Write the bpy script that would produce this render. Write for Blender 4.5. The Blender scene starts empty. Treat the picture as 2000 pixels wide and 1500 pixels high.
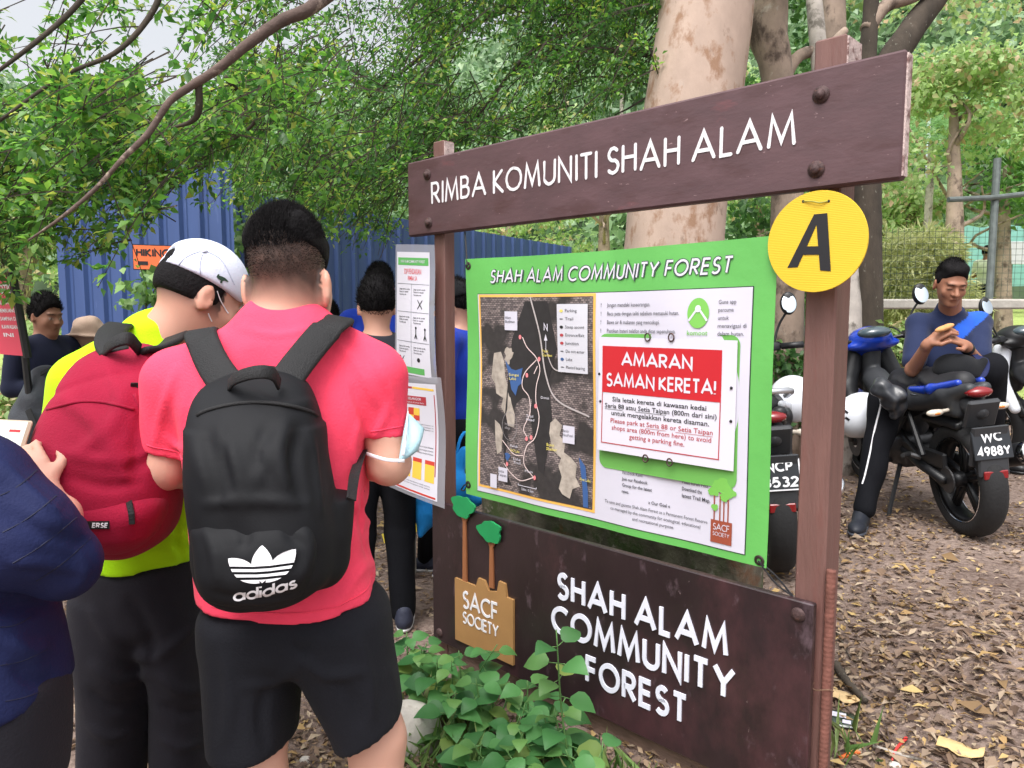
import bpy, math, random
import numpy as np
from mathutils import Vector, Matrix

random.seed(7); RNG = np.random.default_rng(7)
scene = bpy.context.scene
COL = scene.collection

# ------------------------------------------------------------------ camera, sky, sun, exposure
F = 1444.4; PITCH = math.radians(5.4); CAM = np.array([0, 0, 1.4])
cam_data = bpy.data.cameras.new("camera"); cam_data.lens = 26; cam_data.sensor_width = 36
cam_data.clip_start = 0.05; cam_data.clip_end = 1000
cam = bpy.data.objects.new("camera", cam_data); COL.objects.link(cam)
cam.location = CAM; cam.rotation_euler = (math.radians(90) - PITCH, 0, 0)
scene.camera = cam

SUN_EL, SUN_ROT = math.radians(62), math.radians(205)      # overcast: soft, from behind and left of the camera
world = bpy.data.worlds.new("World"); scene.world = world; world.use_nodes = True
wn = world.node_tree.nodes; wl = world.node_tree.links
sky = wn.new("ShaderNodeTexSky"); sky.sky_type = 'NISHITA'; sky.sun_disc = False
sky.sun_elevation = SUN_EL; sky.sun_rotation = SUN_ROT
sky.dust_density = 7.0; sky.air_density = 1.0; sky.ozone_density = 0.6
bg = wn["Background"]; bg.inputs[1].default_value = 0.15
hs_ = wn.new("ShaderNodeHueSaturation"); hs_.inputs['Saturation'].default_value = .22; hs_.inputs['Value'].default_value = 3.1     # a veil of cloud
wl.new(sky.outputs[0], hs_.inputs['Color']); wl.new(hs_.outputs[0], bg.inputs[0])
sun_d = bpy.data.lights.new("sun", 'SUN'); sun_d.energy = 0.85; sun_d.angle = math.radians(25); sun_d.color = (1, .97, .92)
sun = bpy.data.objects.new("sun", sun_d); COL.objects.link(sun)
sd = Vector((math.sin(SUN_ROT) * math.cos(SUN_EL), math.cos(SUN_ROT) * math.cos(SUN_EL), math.sin(SUN_EL)))
sun.rotation_euler = (-sd).to_track_quat('-Z', 'Y').to_euler()
scene.view_settings.view_transform = 'Standard'; scene.view_settings.look = 'None'
scene.view_settings.exposure = -0.58; scene.view_settings.gamma = 1.0
scene.cycles.use_denoising = True
scene.cycles.max_bounces = 6; scene.cycles.diffuse_bounces = 3; scene.cycles.glossy_bounces = 2
scene.cycles.transmission_bounces = 4; scene.cycles.transparent_max_bounces = 6

# ------------------------------------------------------------------ measuring helpers
def ray(u, v):
    u = np.asarray(u, float); v = np.asarray(v, float)
    x = (u - 1000) / F; y = -(v - 750) / F
    return np.stack([x, math.cos(PITCH) + y * math.sin(PITCH), -math.sin(PITCH) + y * math.cos(PITCH)], -1)
def PX(u, v, d):
    d = np.asarray(d, float)
    return CAM + ray(u, v) * d[..., None]
def sstep(x): x = np.clip(x, 0, 1); return x * x * (3 - 2 * x)
def gz(x, y):
    x = np.asarray(x, float); y = np.asarray(y, float)
    z = .27 * sstep((x - .15) / 1.75) * sstep((y - .2) / 2.2)
    z = z + .075 * np.log1p(np.exp((y - 8.5) * 1.2)) / 1.2
    z = z + .014 * np.sin(x * 2.1 + 1) * np.sin(y * 1.7) + .006 * np.sin(x * 7 + y * 3)
    return z
def lin(r, g=None, b=None):
    if g is None: r, g, b = r
    f = lambda c: (c / 255 / 12.92) if c / 255 <= .04045 else ((c / 255 + .055) / 1.055) ** 2.4
    return (f(r), f(g), f(b))
def unit(v): v = np.asarray(v, float); return v / (np.linalg.norm(v, axis=-1, keepdims=True) + 1e-12)

# ------------------------------------------------------------------ objects
ORIG = {}
def tag(o, label=None, cat=None, group=None, kind=None):
    if label: o['label'] = label
    if cat: o['category'] = cat
    if group: o['group'] = group
    if kind: o['kind'] = kind
    return o
def empty(name, loc, label=None, cat=None, group=None):
    o = bpy.data.objects.new(name, None); COL.objects.link(o); o.location = loc
    o.empty_display_size = .1; ORIG[o.name] = np.array(loc, float)
    return tag(o, label, cat, group)
def obj(name, V, Fc, mat, parent=None, smooth=False, origin=None, attr=None, mats=None, fmat=None):
    """One mesh object from world-space vertices."""
    V = np.asarray(V, float).reshape(-1, 3)
    if parent is not None: og = ORIG[parent.name]
    elif origin is not None: og = np.array(origin, float)
    else:
        lo, hi = V.min(0), V.max(0); og = np.array([(lo[0] + hi[0]) / 2, (lo[1] + hi[1]) / 2, lo[2]])
    W = V - og
    me = bpy.data.meshes.new(name)
    if isinstance(Fc, np.ndarray):
        n, k = Fc.shape
        me.vertices.add(len(W)); me.vertices.foreach_set('co', W.astype(np.float32).ravel())
        me.loops.add(n * k); me.loops.foreach_set('vertex_index', Fc.astype(np.int32).ravel())
        me.polygons.add(n); me.polygons.foreach_set('loop_start', np.arange(0, n * k, k, dtype=np.int32))
        me.update(calc_edges=True)
    else:
        me.from_pydata([tuple(p) for p in W], [], [tuple(int(i) for i in f) for f in Fc]); me.update()
    me.validate()
    if smooth: me.polygons.foreach_set('use_smooth', np.ones(len(me.polygons), bool))
    for m in (mats or [mat]): me.materials.append(m)
    if fmat is not None: me.polygons.foreach_set('material_index', np.asarray(fmat, np.int32))
    if attr is not None:
        for k_, a in attr.items():
            ca = me.color_attributes.new(k_, 'FLOAT_COLOR', 'POINT')
            a = np.asarray(a, np.float32)
            if a.shape[1] == 3: a = np.concatenate([a, np.ones((len(a), 1), np.float32)], 1)
            ca.data.foreach_set('color', a.ravel())
    o = bpy.data.objects.new(name, me); COL.objects.link(o)
    ORIG[o.name] = og
    if parent is not None: o.parent = parent
    else: o.location = og
    return o
def copy_tree(o, parent=None):
    c = o.copy(); COL.objects.link(c)
    if parent is not None: c.parent = parent
    for ch in list(o.children): copy_tree(ch, c)
    return c

class MB:
    """Collects polygons and builds them as one mesh."""
    def __init__(s, xf=None): s.V = []; s.F = []; s.xf = xf
    def add(s, V, Fc):
        b = len(s.V); s.V += [tuple(map(float, p)) for p in V]; s.F += [tuple(int(i) + b for i in f) for f in Fc]; return s
    def box(s, c, h, R=None, bev=0):
        c = np.array(c, float); h = np.array(h, float); R = np.eye(3) if R is None else np.array(R, float)
        if bev <= 0:
            P = [c + R.T @ (h * np.array([a, b, d])) for a in (-1, 1) for b in (-1, 1) for d in (-1, 1)]
            return s.add(P, [(0, 1, 3, 2), (4, 6, 7, 5), (0, 4, 5, 1), (2, 3, 7, 6), (0, 2, 6, 4), (1, 5, 7, 3)])
        P = []; idx = {}
        for a in (-1, 1):
            for b in (-1, 1):
                for d in (-1, 1):
                    sg = np.array([a, b, d])
                    for ax in range(3):
                        q = h - bev; q = q.copy(); q[ax] = h[ax]
                        idx[(a, b, d, ax)] = len(P); P.append(c + R.T @ (sg * q))
        fs = []
        for ax in range(3):
            o1, o2 = [i for i in range(3) if i != ax]
            for sg in (-1, 1):
                def k(x, y):
                    t = [0, 0, 0]; t[ax] = sg; t[o1] = x; t[o2] = y; return idx[(*t, ax)]
                fs.append((k(-1, -1), k(1, -1), k(1, 1), k(-1, 1)))
        for ax in range(3):
            o1, o2 = [i for i in range(3) if i != ax]
            for x in (-1, 1):
                for y in (-1, 1):
                    def k(e, fx):
                        t = [0, 0, 0]; t[ax] = e; t[o1] = x; t[o2] = y; return idx[(*t, fx)]
                    fs.append((k(-1, o1), k(1, o1), k(1, o2), k(-1, o2)))
        for a in (-1, 1):
            for b in (-1, 1):
                for d in (-1, 1): fs.append((idx[(a, b, d, 0)], idx[(a, b, d, 1)], idx[(a, b, d, 2)]))
        return s.add(P, fs)
    def tube(s, pts, r, n=8, caps=True):
        pts = np.array(pts, float); m = len(pts)
        r = np.full(m, r, float) if np.isscalar(r) else np.array(r, float)
        T = unit(np.gradient(pts, axis=0)); ref = np.array([0, 0, 1.]) if abs(T[0][2]) < .9 else np.array([1., 0, 0])
        N = unit(np.cross(T[0], ref)); V = []
        for i in range(m):
            N = unit(N - T[i] * (N @ T[i])); Bn = np.cross(T[i], N)
            for k in range(n):
                a = 2 * math.pi * k / n; V.append(pts[i] + r[i] * (math.cos(a) * N + math.sin(a) * Bn))
        fs = [(i * n + k, i * n + (k + 1) % n, (i + 1) * n + (k + 1) % n, (i + 1) * n + k) for i in range(m - 1) for k in range(n)]
        if caps: fs += [tuple(range(n))[::-1], tuple((m - 1) * n + k for k in range(n))]
        return s.add(V, fs)
    def ribbon(s, pts, side, w, t):
        """Flat strap through pts; side = width direction per point (or one); w width, t thickness."""
        pts = np.array(pts, float); m = len(pts); sd_ = np.array(side, float)
        if sd_.ndim == 1: sd_ = np.tile(sd_, (m, 1))
        T = unit(np.gradient(pts, axis=0)); V = []
        w = np.full(m, w) if np.isscalar(w) else np.array(w)
        for i in range(m):
            S = unit(sd_[i] - T[i] * (sd_[i] @ T[i])); N = np.cross(T[i], S)
            a = w[i] / 2
            for x, y in ((-a, -t * .2), (-a * .8, -t / 2), (a * .8, -t / 2), (a, -t * .2), (a, t * .2), (a * .8, t / 2), (-a * .8, t / 2), (-a, t * .2)):
                V.append(pts[i] + S * x + N * y)
        n = 8
        fs = [(i * n + k, i * n + (k + 1) % n, (i + 1) * n + (k + 1) % n, (i + 1) * n + k) for i in range(m - 1) for k in range(n)]
        fs += [tuple(range(n))[::-1], tuple((m - 1) * n + k for k in range(n))]
        return s.add(V, fs)
    def lathe(s, c, axis, prof, n=32):
        """prof: (radius, along-axis) pairs, open profile; c centre."""
        ax = unit(axis); ref = np.array([0, 0, 1.]) if abs(ax[2]) < .9 else np.array([1., 0, 0])
        N = unit(np.cross(ax, ref)); Bn = np.cross(ax, N); V = []
        for r, h in prof:
            for k in range(n):
                a = 2 * math.pi * k / n; V.append(np.array(c) + ax * h + r * (math.cos(a) * N + math.sin(a) * Bn))
        m = len(prof)
        return s.add(V, [(i * n + k, i * n + (k + 1) % n, (i + 1) * n + (k + 1) % n, (i + 1) * n + k) for i in range(m - 1) for k in range(n)])
    def prism(s, poly, ax_u, ax_v, org, depth_vec):
        """Polygon in a plane, extruded along depth_vec."""
        org = np.array(org, float); dv = np.array(depth_vec, float); n = len(poly)
        A = [org + np.array(ax_u) * x + np.array(ax_v) * y for x, y in poly]
        return s.add(A + [p + dv for p in A], [tuple(range(n))[::-1], tuple(range(n, 2 * n))] + [(i, (i + 1) % n, n + (i + 1) % n, n + i) for i in range(n)])
    def build(s, name, mat, parent=None, smooth=False, **kw):
        V = np.array(s.V)
        if s.xf is not None: V = s.xf(V)
        return obj(name, V, s.F, mat, parent, smooth, **kw)
def spl(pts, n=24):
    """Catmull-Rom through pts."""
    P = np.array(pts, float); P = np.vstack([2 * P[0] - P[1], P, 2 * P[-1] - P[-2]]); out = []
    m = len(P) - 3
    for t in np.linspace(0, m, n):
        i = min(int(t), m - 1); f = t - i; a, b, c, d = P[i:i + 4]
        out.append(.5 * (2 * b + (c - a) * f + (2 * a - 5 * b + 4 * c - d) * f * f + (3 * b - a - 3 * c + d) * f ** 3))
    return np.array(out)

# ------------------------------------------------------------------ materials
def pbr(name, col, rough=.6, metal=0, spec=.5, var=0, vscale=8, bump=0, bscale=60, stretch=(1, 1, 1), sheen=0, attr=None, coat=0,
        spots=None, ripple=None):
    """Principled material: colour variation by noise, optional second-colour spots, noise bump."""
    m = bpy.data.materials.new(name); m.use_nodes = True; nt = m.node_tree; N = nt.nodes; L = nt.links
    b = N["Principled BSDF"]; b.inputs['Roughness'].default_value = rough; b.inputs['Metallic'].default_value = metal
    b.inputs['Specular IOR Level'].default_value = spec; b.inputs['Coat Weight'].default_value = coat
    if sheen: b.inputs['Sheen Weight'].default_value = sheen; b.inputs['Sheen Roughness'].default_value = .5
    tc = N.new("ShaderNodeTexCoord"); mp = N.new("ShaderNodeMapping"); mp.inputs['Scale'].default_value = stretch
    L.new(tc.outputs['Object'], mp.inputs[0])
    rgb = N.new("ShaderNodeRGB"); rgb.outputs[0].default_value = (*col, 1); out = rgb.outputs[0]
    if attr:
        at = N.new("ShaderNodeAttribute"); at.attribute_name = attr
        mx = N.new("ShaderNodeMix"); mx.data_type = 'RGBA'; mx.blend_type = 'MULTIPLY'; mx.inputs[0].default_value = 1
        L.new(out, mx.inputs[6]); L.new(at.outputs['Color'], mx.inputs[7]); out = mx.outputs[2]
    def noise(sc, det=5, ro=.6):
        n = N.new("ShaderNodeTexNoise"); n.inputs['Scale'].default_value = sc; n.inputs['Detail'].default_value = det; n.inputs['Roughness'].default_value = ro
        L.new(mp.outputs[0], n.inputs[0]); return n
    if var:
        n = noise(vscale); mr = N.new("ShaderNodeMapRange"); mr.inputs[1].default_value = .3; mr.inputs[2].default_value = .7
        mr.inputs[3].default_value = 1 - var; mr.inputs[4].default_value = 1 + var; L.new(n.outputs[0], mr.inputs[0])
        mx = N.new("ShaderNodeMix"); mx.data_type = 'RGBA'; mx.blend_type = 'MULTIPLY'; mx.inputs[0].default_value = 1
        L.new(out, mx.inputs[6]); L.new(mr.outputs[0], mx.inputs[7]); out = mx.outputs[2]
    for sp in (spots or []):
        c2, sc, lo, hi = sp[:4]; n = noise(sc, 6, .65); mr = N.new("ShaderNodeMapRange")
        mr.inputs[1].default_value = lo; mr.inputs[2].default_value = hi; L.new(n.outputs[0], mr.inputs[0])
        mx = N.new("ShaderNodeMix"); mx.data_type = 'RGBA'; L.new(mr.outputs[0], mx.inputs[0]); L.new(out, mx.inputs[6]); mx.inputs[7].default_value = (*c2, 1); out = mx.outputs[2]
    L.new(out, b.inputs['Base Color'])
    nrm = None
    if bump:
        n = noise(bscale, 6); bp = N.new("ShaderNodeBump"); bp.inputs['Strength'].default_value = bump; bp.inputs['Distance'].default_value = .01
        L.new(n.outputs[0], bp.inputs['Height']); nrm = bp.outputs[0]
    if ripple:
        w = N.new("ShaderNodeTexWave"); w.bands_direction = ripple[0]; w.inputs['Scale'].default_value = ripple[1]; w.inputs['Distortion'].default_value = ripple[3] if len(ripple) > 3 else 0
        L.new(tc.outputs['Object'], w.inputs[0])
        bp = N.new("ShaderNodeBump"); bp.inputs['Strength'].default_value = ripple[2]; bp.inputs['Distance'].default_value = .01
        L.new(w.outputs[1], bp.inputs['Height'])
        if nrm: L.new(nrm, bp.inputs['Normal'])
        nrm = bp.outputs[0]
    if nrm: L.new(nrm, b.inputs['Normal'])
    return m
def leafmat(name, cols, trans=.35, rough=.42, spec=.5):
    """Leaf material: every leaf (mesh island) takes its own shade from the ramp; part of the light passes through."""
    m = bpy.data.materials.new(name); m.use_nodes = True; nt = m.node_tree; N = nt.nodes; L = nt.links
    b = N["Principled BSDF"]; out = N["Material Output"]
    g = N.new("ShaderNodeNewGeometry"); cr = N.new("ShaderNodeValToRGB"); el = cr.color_ramp.elements
    while len(el) > 1: el.remove(el[0])
    for i, c in enumerate(cols):
        e = el[0] if i == 0 else el.new(i / (len(cols) - 1)); e.position = i / (len(cols) - 1); e.color = (*c, 1)
    L.new(g.outputs['Random Per Island'], cr.inputs[0]); L.new(cr.outputs[0], b.inputs['Base Color'])
    b.inputs['Roughness'].default_value = rough; b.inputs['Specular IOR Level'].default_value = spec
    if trans:
        t = N.new("ShaderNodeBsdfTranslucent"); mx = N.new("ShaderNodeMixShader"); mx.inputs[0].default_value = trans
        hs = N.new("ShaderNodeHueSaturation"); hs.inputs['Value'].default_value = 1.5; hs.inputs['Saturation'].default_value = 1.1
        L.new(cr.outputs[0], hs.inputs['Color']); L.new(hs.outputs[0], t.inputs[0])
        L.new(b.outputs[0], mx.inputs[1]); L.new(t.outputs[0], mx.inputs[2]); L.new(mx.outputs[0], out.inputs[0])
    return m

# ------------------------------------------------------------------ smooth solids (signed distance fields meshed by surface nets)
def wav(P, f, seed, oct=3):
    r = np.random.default_rng(seed); s = 0; a = 1
    for o in range(oct):
        for _ in range(3):
            d = unit(r.normal(size=3)) * f * (2 ** o) * r.uniform(.7, 1.3); s = s + a * np.sin(P @ d + r.uniform(0, 6.28))
        a *= .5
    return s / 4
class Sdf:
    def __init__(s, k=.02): s.k = k; s.it = []; s.lo = np.full(3, 1e9); s.hi = -s.lo; s.post = []
    def _bb(s, P, r):
        P = np.atleast_2d(P); s.lo = np.minimum(s.lo, P.min(0) - r); s.hi = np.maximum(s.hi, P.max(0) + r)
    def cone(s, a, b, ra, rb, k=None, op='u'):
        a = np.array(a, float); b = np.array(b, float)
        if op == 'u': s._bb([a, b], max(ra, rb))
        ba = b - a; q = ba @ ba + 1e-12
        def f(P):
            t = np.clip((P - a) @ ba / q, 0, 1); return np.linalg.norm(P - a - t[:, None] * ba, axis=1) - (ra + t * (rb - ra))
        s.it.append((f, k, op)); return s
    def chain(s, pts, rs, k=None):
        for i in range(len(pts) - 1): s.cone(pts[i], pts[i + 1], rs[i], rs[i + 1], k)
        return s
    def ell(s, c, r, M=None, k=None, op='u'):
        c = np.array(c, float); r = np.array(r, float)
        if op == 'u': s._bb([c], max(r))
        def f(P):
            p = P - c
            if M is not None: p = p @ np.array(M).T
            k0 = np.linalg.norm(p / r, axis=1); k1 = np.linalg.norm(p / (r * r), axis=1) + 1e-9
            return k0 * (k0 - 1) / k1
        s.it.append((f, k, op)); return s
    def box(s, c, h, r=.01, M=None, k=None, op='u'):
        c = np.array(c, float); h = np.array(h, float)
        if op == 'u': s._bb([c], np.linalg.norm(h))
        def f(P):
            p = P - c
            if M is not None: p = p @ np.array(M).T
            q = np.abs(p) - (h - r)
            return np.linalg.norm(np.maximum(q, 0), axis=1) + np.minimum(q.max(1), 0) - r
        s.it.append((f, k, op)); return s
    def loft(s, rows, k=None, n=2.3, rnd=.03, px=True, op='u'):
        q_ = .5 if n > 2.6 else .12
        """rows (v, u_left, u_right, depth, half-depth): stacked ovals measured off the picture."""
        z, cx, cy, a, b = [], [], [], [], []
        for v, ul, ur, d, hb in rows:
            if q_ > .3: v = 613 + (v - 613) * (d - .42 * hb) / d
            p = PX((ul + ur) / 2, v, d); z.append(p[2]); cx.append(p[0]); cy.append(p[1]); a.append((ur - ul) / 2 * (d - q_ * hb) / F); b.append(hb)
        o = np.argsort(z); z = np.array(z)[o]; A = [np.array(q)[o] for q in (cx, cy, a, b)]
        zz = np.linspace(z[0], z[-1], 80); ker = np.exp(-.5 * (np.arange(-9, 10) / 4.) ** 2); ker /= ker.sum()
        A2 = []
        for q in A:
            qi = np.interp(zz, z, q); qp = np.concatenate([2 * qi[0] - qi[9:0:-1], qi, 2 * qi[-1] - qi[-2:-11:-1]]); A2.append(np.convolve(qp, ker, 'valid'))
        for i in (0, 40, 79): s._bb([[A2[0][i], A2[1][i], zz[i]]], max(A2[2][i], A2[3][i]))
        s._bb([[A2[0].min() - A2[2].max(), A2[1].min() - A2[3].max(), zz[0]], [A2[0].max() + A2[2].max(), A2[1].max() + A2[3].max(), zz[-1]]], 0)
        def f(P):
            cx_, cy_, a_, b_ = [np.interp(P[:, 2], zz, q) for q in A2]
            e = (np.abs((P[:, 0] - cx_) / a_) ** n + np.abs((P[:, 1] - cy_) / b_) ** n) ** (1 / n)
            d = (e - 1) * np.minimum(a_, b_)
            dz = np.maximum(zz[0] - P[:, 2], P[:, 2] - zz[-1])
            q = np.stack([d + rnd, dz + rnd], 1)
            return np.linalg.norm(np.maximum(q, 0), axis=1) + np.minimum(q.max(1), 0) - rnd
        s.it.append((f, k, op)); return s
    def cut(s, p, nrm, k=.004):
        p = np.array(p, float); nrm = unit(nrm)
        s.it.append((lambda P: (P - p) @ nrm, k, 'i')); return s
    def wob(s, fn): s.post.append(fn); return s
    def crease(s, lines, d0):
        """Cloth creases: (picture polyline, height, width) raised (or sunk) along the surface."""
        segs = []
        for pts, amp, wd in lines:
            q = spl([(u, v, 0) for u, v in pts], 9); P, t = s.hit(q[:, 0], q[:, 1], d0); segs.append((P, amp * 1.7, wd * .72))
        def f(P):
            out = np.zeros(len(P))
            for Q, amp, wd in segs:
                lo, hi = Q.min(0) - 3 * wd, Q.max(0) + 3 * wd; mk = ((P > lo) & (P < hi)).all(1)
                if not mk.any(): continue
                p = P[mk]; dm = np.full(len(p), 9.); tm = np.zeros(len(p)); n = len(Q) - 1
                for i in range(n):
                    ba = Q[i + 1] - Q[i]; t = np.clip((p - Q[i]) @ ba / (ba @ ba + 1e-12), 0, 1); dd = np.linalg.norm(p - Q[i] - t[:, None] * ba, axis=1); b = dd < dm; dm[b] = dd[b]; tm[b] = (i + t[b]) / n
                out[mk] -= amp * np.exp(-(dm / wd) ** 2) * np.sin(np.clip(tm * .94 + .03, 0, 1) * np.pi) ** .6
            return out
        s.post.append(f); return s
    def __call__(s, P):
        d = None
        for f, k, op in s.it:
            k = s.k if k is None else k; e = f(P)
            if d is None: d = e; continue
            if op == 'u': h = np.clip(.5 + .5 * (d - e) / k, 0, 1); d = d * (1 - h) + e * h - k * h * (1 - h)
            elif op == 's': e = -e; h = np.clip(.5 - .5 * (d - e) / k, 0, 1); d = d * (1 - h) + e * h + k * h * (1 - h)
            else: h = np.clip(.5 - .5 * (d - e) / k, 0, 1); d = d * (1 - h) + e * h + k * h * (1 - h)
        for fn in s.post: d = d + fn(P)
        return d
    def mesh(s, res):
        lo = s.lo - 3 * res; n = np.ceil((s.hi + 3 * res - lo) / res).astype(int) + 1
        X, Y, Z = [lo[i] + res * np.arange(n[i]) for i in range(3)]
        G = np.empty(n, np.float32); yz = np.stack(np.meshgrid(Y, Z, indexing='ij'), -1).reshape(-1, 2)
        st = max(1, 200000 // len(yz))
        for i in range(0, n[0], st):
            xs = X[i:i + st]; P = np.empty((len(xs), len(yz), 3)); P[:, :, 0] = xs[:, None]; P[:, :, 1:] = yz
            G[i:i + st] = s(P.reshape(-1, 3)).reshape(len(xs), n[1], n[2])
        ins = G < 0; c = tuple(m - 1 for m in n); cnt = np.zeros(c, np.int8)
        for a in (0, 1):
            for b in (0, 1):
                for d in (0, 1): cnt += ins[a:a + c[0], b:b + c[1], d:d + c[2]]
        act = np.argwhere((cnt > 0) & (cnt < 8)); idx = np.full(c, -1, np.int64); idx[tuple(act.T)] = np.arange(len(act))
        acc = np.zeros((len(act), 3)); w = np.zeros(len(act))
        cr = [(0, 0, 0), (1, 0, 0), (0, 1, 0), (1, 1, 0), (0, 0, 1), (1, 0, 1), (0, 1, 1), (1, 1, 1)]
        for p in cr:
            for ax in range(3):
                if p[ax]: continue
                q = list(p); q[ax] = 1
                g0 = G[tuple((act + p).T)]; g1 = G[tuple((act + q).T)]; mk = (g0 < 0) != (g1 < 0)
                t = np.where(mk, g0 / np.where(mk, g0 - g1, 1), 0); pos = np.array(p, float) + np.zeros((len(act), 3)); pos[:, ax] = t
                acc += pos * mk[:, None]; w += mk
        V = lo + res * (act + acc / w[:, None]); quads = []
        for ax in range(3):
            o1, o2 = [(1, 2), (2, 0), (0, 1)][ax]
            sl0 = [slice(1, c[i]) for i in range(3)]; sl0[ax] = slice(0, c[ax]); sl1 = list(sl0); sl1[ax] = slice(1, c[ax] + 1)
            a = ins[tuple(sl0)]; b = ins[tuple(sl1)]
            for m, fl in ((a & ~b, 0), (~a & b, 1)):
                e = np.argwhere(m)
                if not len(e): continue
                off = np.array([1, 1, 1]); off[ax] = 0; e = e + off
                def cell(x, y):
                    t = e.copy(); t[:, o1] -= x; t[:, o2] -= y; return idx[tuple(t.T)]
                q = np.stack([cell(1, 1), cell(0, 1), cell(0, 0), cell(1, 0)], 1)
                quads.append(q[:, ::-1] if fl else q)
        return V, np.concatenate(quads)
    def build(s, name, res, mat, parent=None, origin=None, attr=None, xf=None):
        V, Q = s.mesh(res)
        at = {k_: f(V) for k_, f in attr.items()} if attr else None
        if xf is not None: V = xf(V)
        return obj(name, V, Q, mat, parent, True, origin, at)
    def hit(s, u, v, d0, d1=None):
        """First point where the line of sight through the picture point meets this solid."""
        u = np.atleast_1d(np.asarray(u, float)); v = np.atleast_1d(np.asarray(v, float)); r = ray(u, v); L = np.linalg.norm(r, axis=1)
        t = np.full(len(u), d0, float)
        for _ in range(60): t = t + np.clip(s(CAM + r * t[:, None]), -.02, .05) / L * .8
        return CAM + r * t[:, None], t

# ------------------------------------------------------------------ leaves
def leaves(pos, dr, up, ln, wr=.42, fold=.18, bend=.15):
    """Six-point leaves: base, two shoulder pairs folded along the midrib, tip."""
    pos = np.asarray(pos, float); n = len(pos); d = unit(dr); s = unit(np.cross(d, up)); nn = np.cross(s, d)
    ln = np.broadcast_to(np.asarray(ln, float), (n,))[:, None]; w = ln * wr / 2; wr_ = np.asarray(wr, float)
    A = pos; C1 = pos + d * ln * .5 + nn * ln * bend * .5; T = pos + d * ln
    L1 = pos + d * ln * .42 - s * w + nn * (w * fold * 2 + ln * bend * .4); R1 = pos + d * ln * .42 + s * w + nn * (w * fold * 2 + ln * bend * .4)
    V = np.stack([A, R1, T, L1, C1], 1).reshape(-1, 3); b = np.arange(n)[:, None] * 5
    Fc = np.concatenate([b + [0, 1, 4], b + [1, 2, 4], b + [4, 2, 3], b + [0, 4, 3]], 0)
    return V, Fc
def rdir(n, rng=RNG): return unit(rng.normal(size=(n, 3)))
# ================================================================== the setting
def srgbf(c): return np.array(lin(c))
# ground ------------------------------------------------------------
gx = np.concatenate([np.linspace(-60, -6, 14), np.linspace(-5.5, 6.5, 97), np.linspace(7, 60, 14)])
gy = np.concatenate([np.linspace(-12, -.5, 8), np.linspace(0, 12, 97), np.linspace(13, 70, 20)])
GX, GY = np.meshgrid(gx, gy, indexing='ij'); gV = np.stack([GX, GY, gz(GX, GY)], -1).reshape(-1, 3)
ny = len(gy); gi = np.arange(len(gx) - 1)[:, None] * ny + np.arange(ny - 1)[None]
gF = np.stack([gi, gi + ny, gi + ny + 1, gi + 1], -1).reshape(-1, 4)
M_ground = bpy.data.materials.new("soil"); M_ground.use_nodes = True
def _ground():
    nt = M_ground.node_tree; N = nt.nodes; L = nt.links; b = N["Principled BSDF"]; b.inputs['Roughness'].default_value = .95; b.inputs['Specular IOR Level'].default_value = .15
    tc = N.new("ShaderNodeTexCoord"); n1 = N.new("ShaderNodeTexNoise"); n1.inputs['Scale'].default_value = 2.2; n1.inputs['Detail'].default_value = 8
    n2 = N.new("ShaderNodeTexNoise"); n2.inputs['Scale'].default_value = 45; n2.inputs['Detail'].default_value = 8
    L.new(tc.outputs['Object'], n1.inputs[0]); L.new(tc.outputs['Object'], n2.inputs[0])
    cr = N.new("ShaderNodeValToRGB"); e = cr.color_ramp.elements; e[0].position = .3; e[0].color = (*lin(82, 66, 60), 1); e[1].position = .72; e[1].color = (*lin(160, 142, 132), 1)
    mx = N.new("ShaderNodeMix"); mx.inputs[0].default_value = .5; L.new(n1.outputs[0], mx.inputs[2]); L.new(n2.outputs[0], mx.inputs[3]); L.new(mx.outputs[0], cr.inputs[0])
    # grass beyond the fence: the lawn colour starts past nine metres
    sx = N.new("ShaderNodeSeparateXYZ"); L.new(tc.outputs['Object'], sx.inputs[0])
    mr = N.new("ShaderNodeMapRange"); mr.inputs[1].default_value = 8.2; mr.inputs[2].default_value = 9.0; 
    ad = N.new("ShaderNodeMath"); ad.inputs[1].default_value = 0.; L.new(sx.outputs[1], ad.inputs[0]); L.new(ad.outputs[0], mr.inputs[0])
    c2 = N.new("ShaderNodeMix"); c2.data_type = 'RGBA'; L.new(mr.outputs[0], c2.inputs[0]); L.new(cr.outputs[0], c2.inputs[6])
    gr = N.new("ShaderNodeValToRGB"); e = gr.color_ramp.elements; e[0].color = (*lin(120, 140, 70), 1); e[1].color = (*lin(176, 190, 118), 1); L.new(n1.outputs[0], gr.inputs[0]); L.new(gr.outputs[0], c2.inputs[7])
    L.new(c2.outputs[2], b.inputs['Base Color'])
    bp = N.new("ShaderNodeBump"); bp.inputs['Strength'].default_value = .9; bp.inputs['Distance'].default_value = .02; L.new(n2.outputs[0], bp.inputs['Height']); L.new(bp.outputs[0], b.inputs['Normal'])
_ground()
# object origin at 0 so that object coordinates are metres from the camera's foot
tag(obj("ground", gV, gF, M_ground, smooth=True, origin=(0, 0, 0)), kind='structure')

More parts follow.
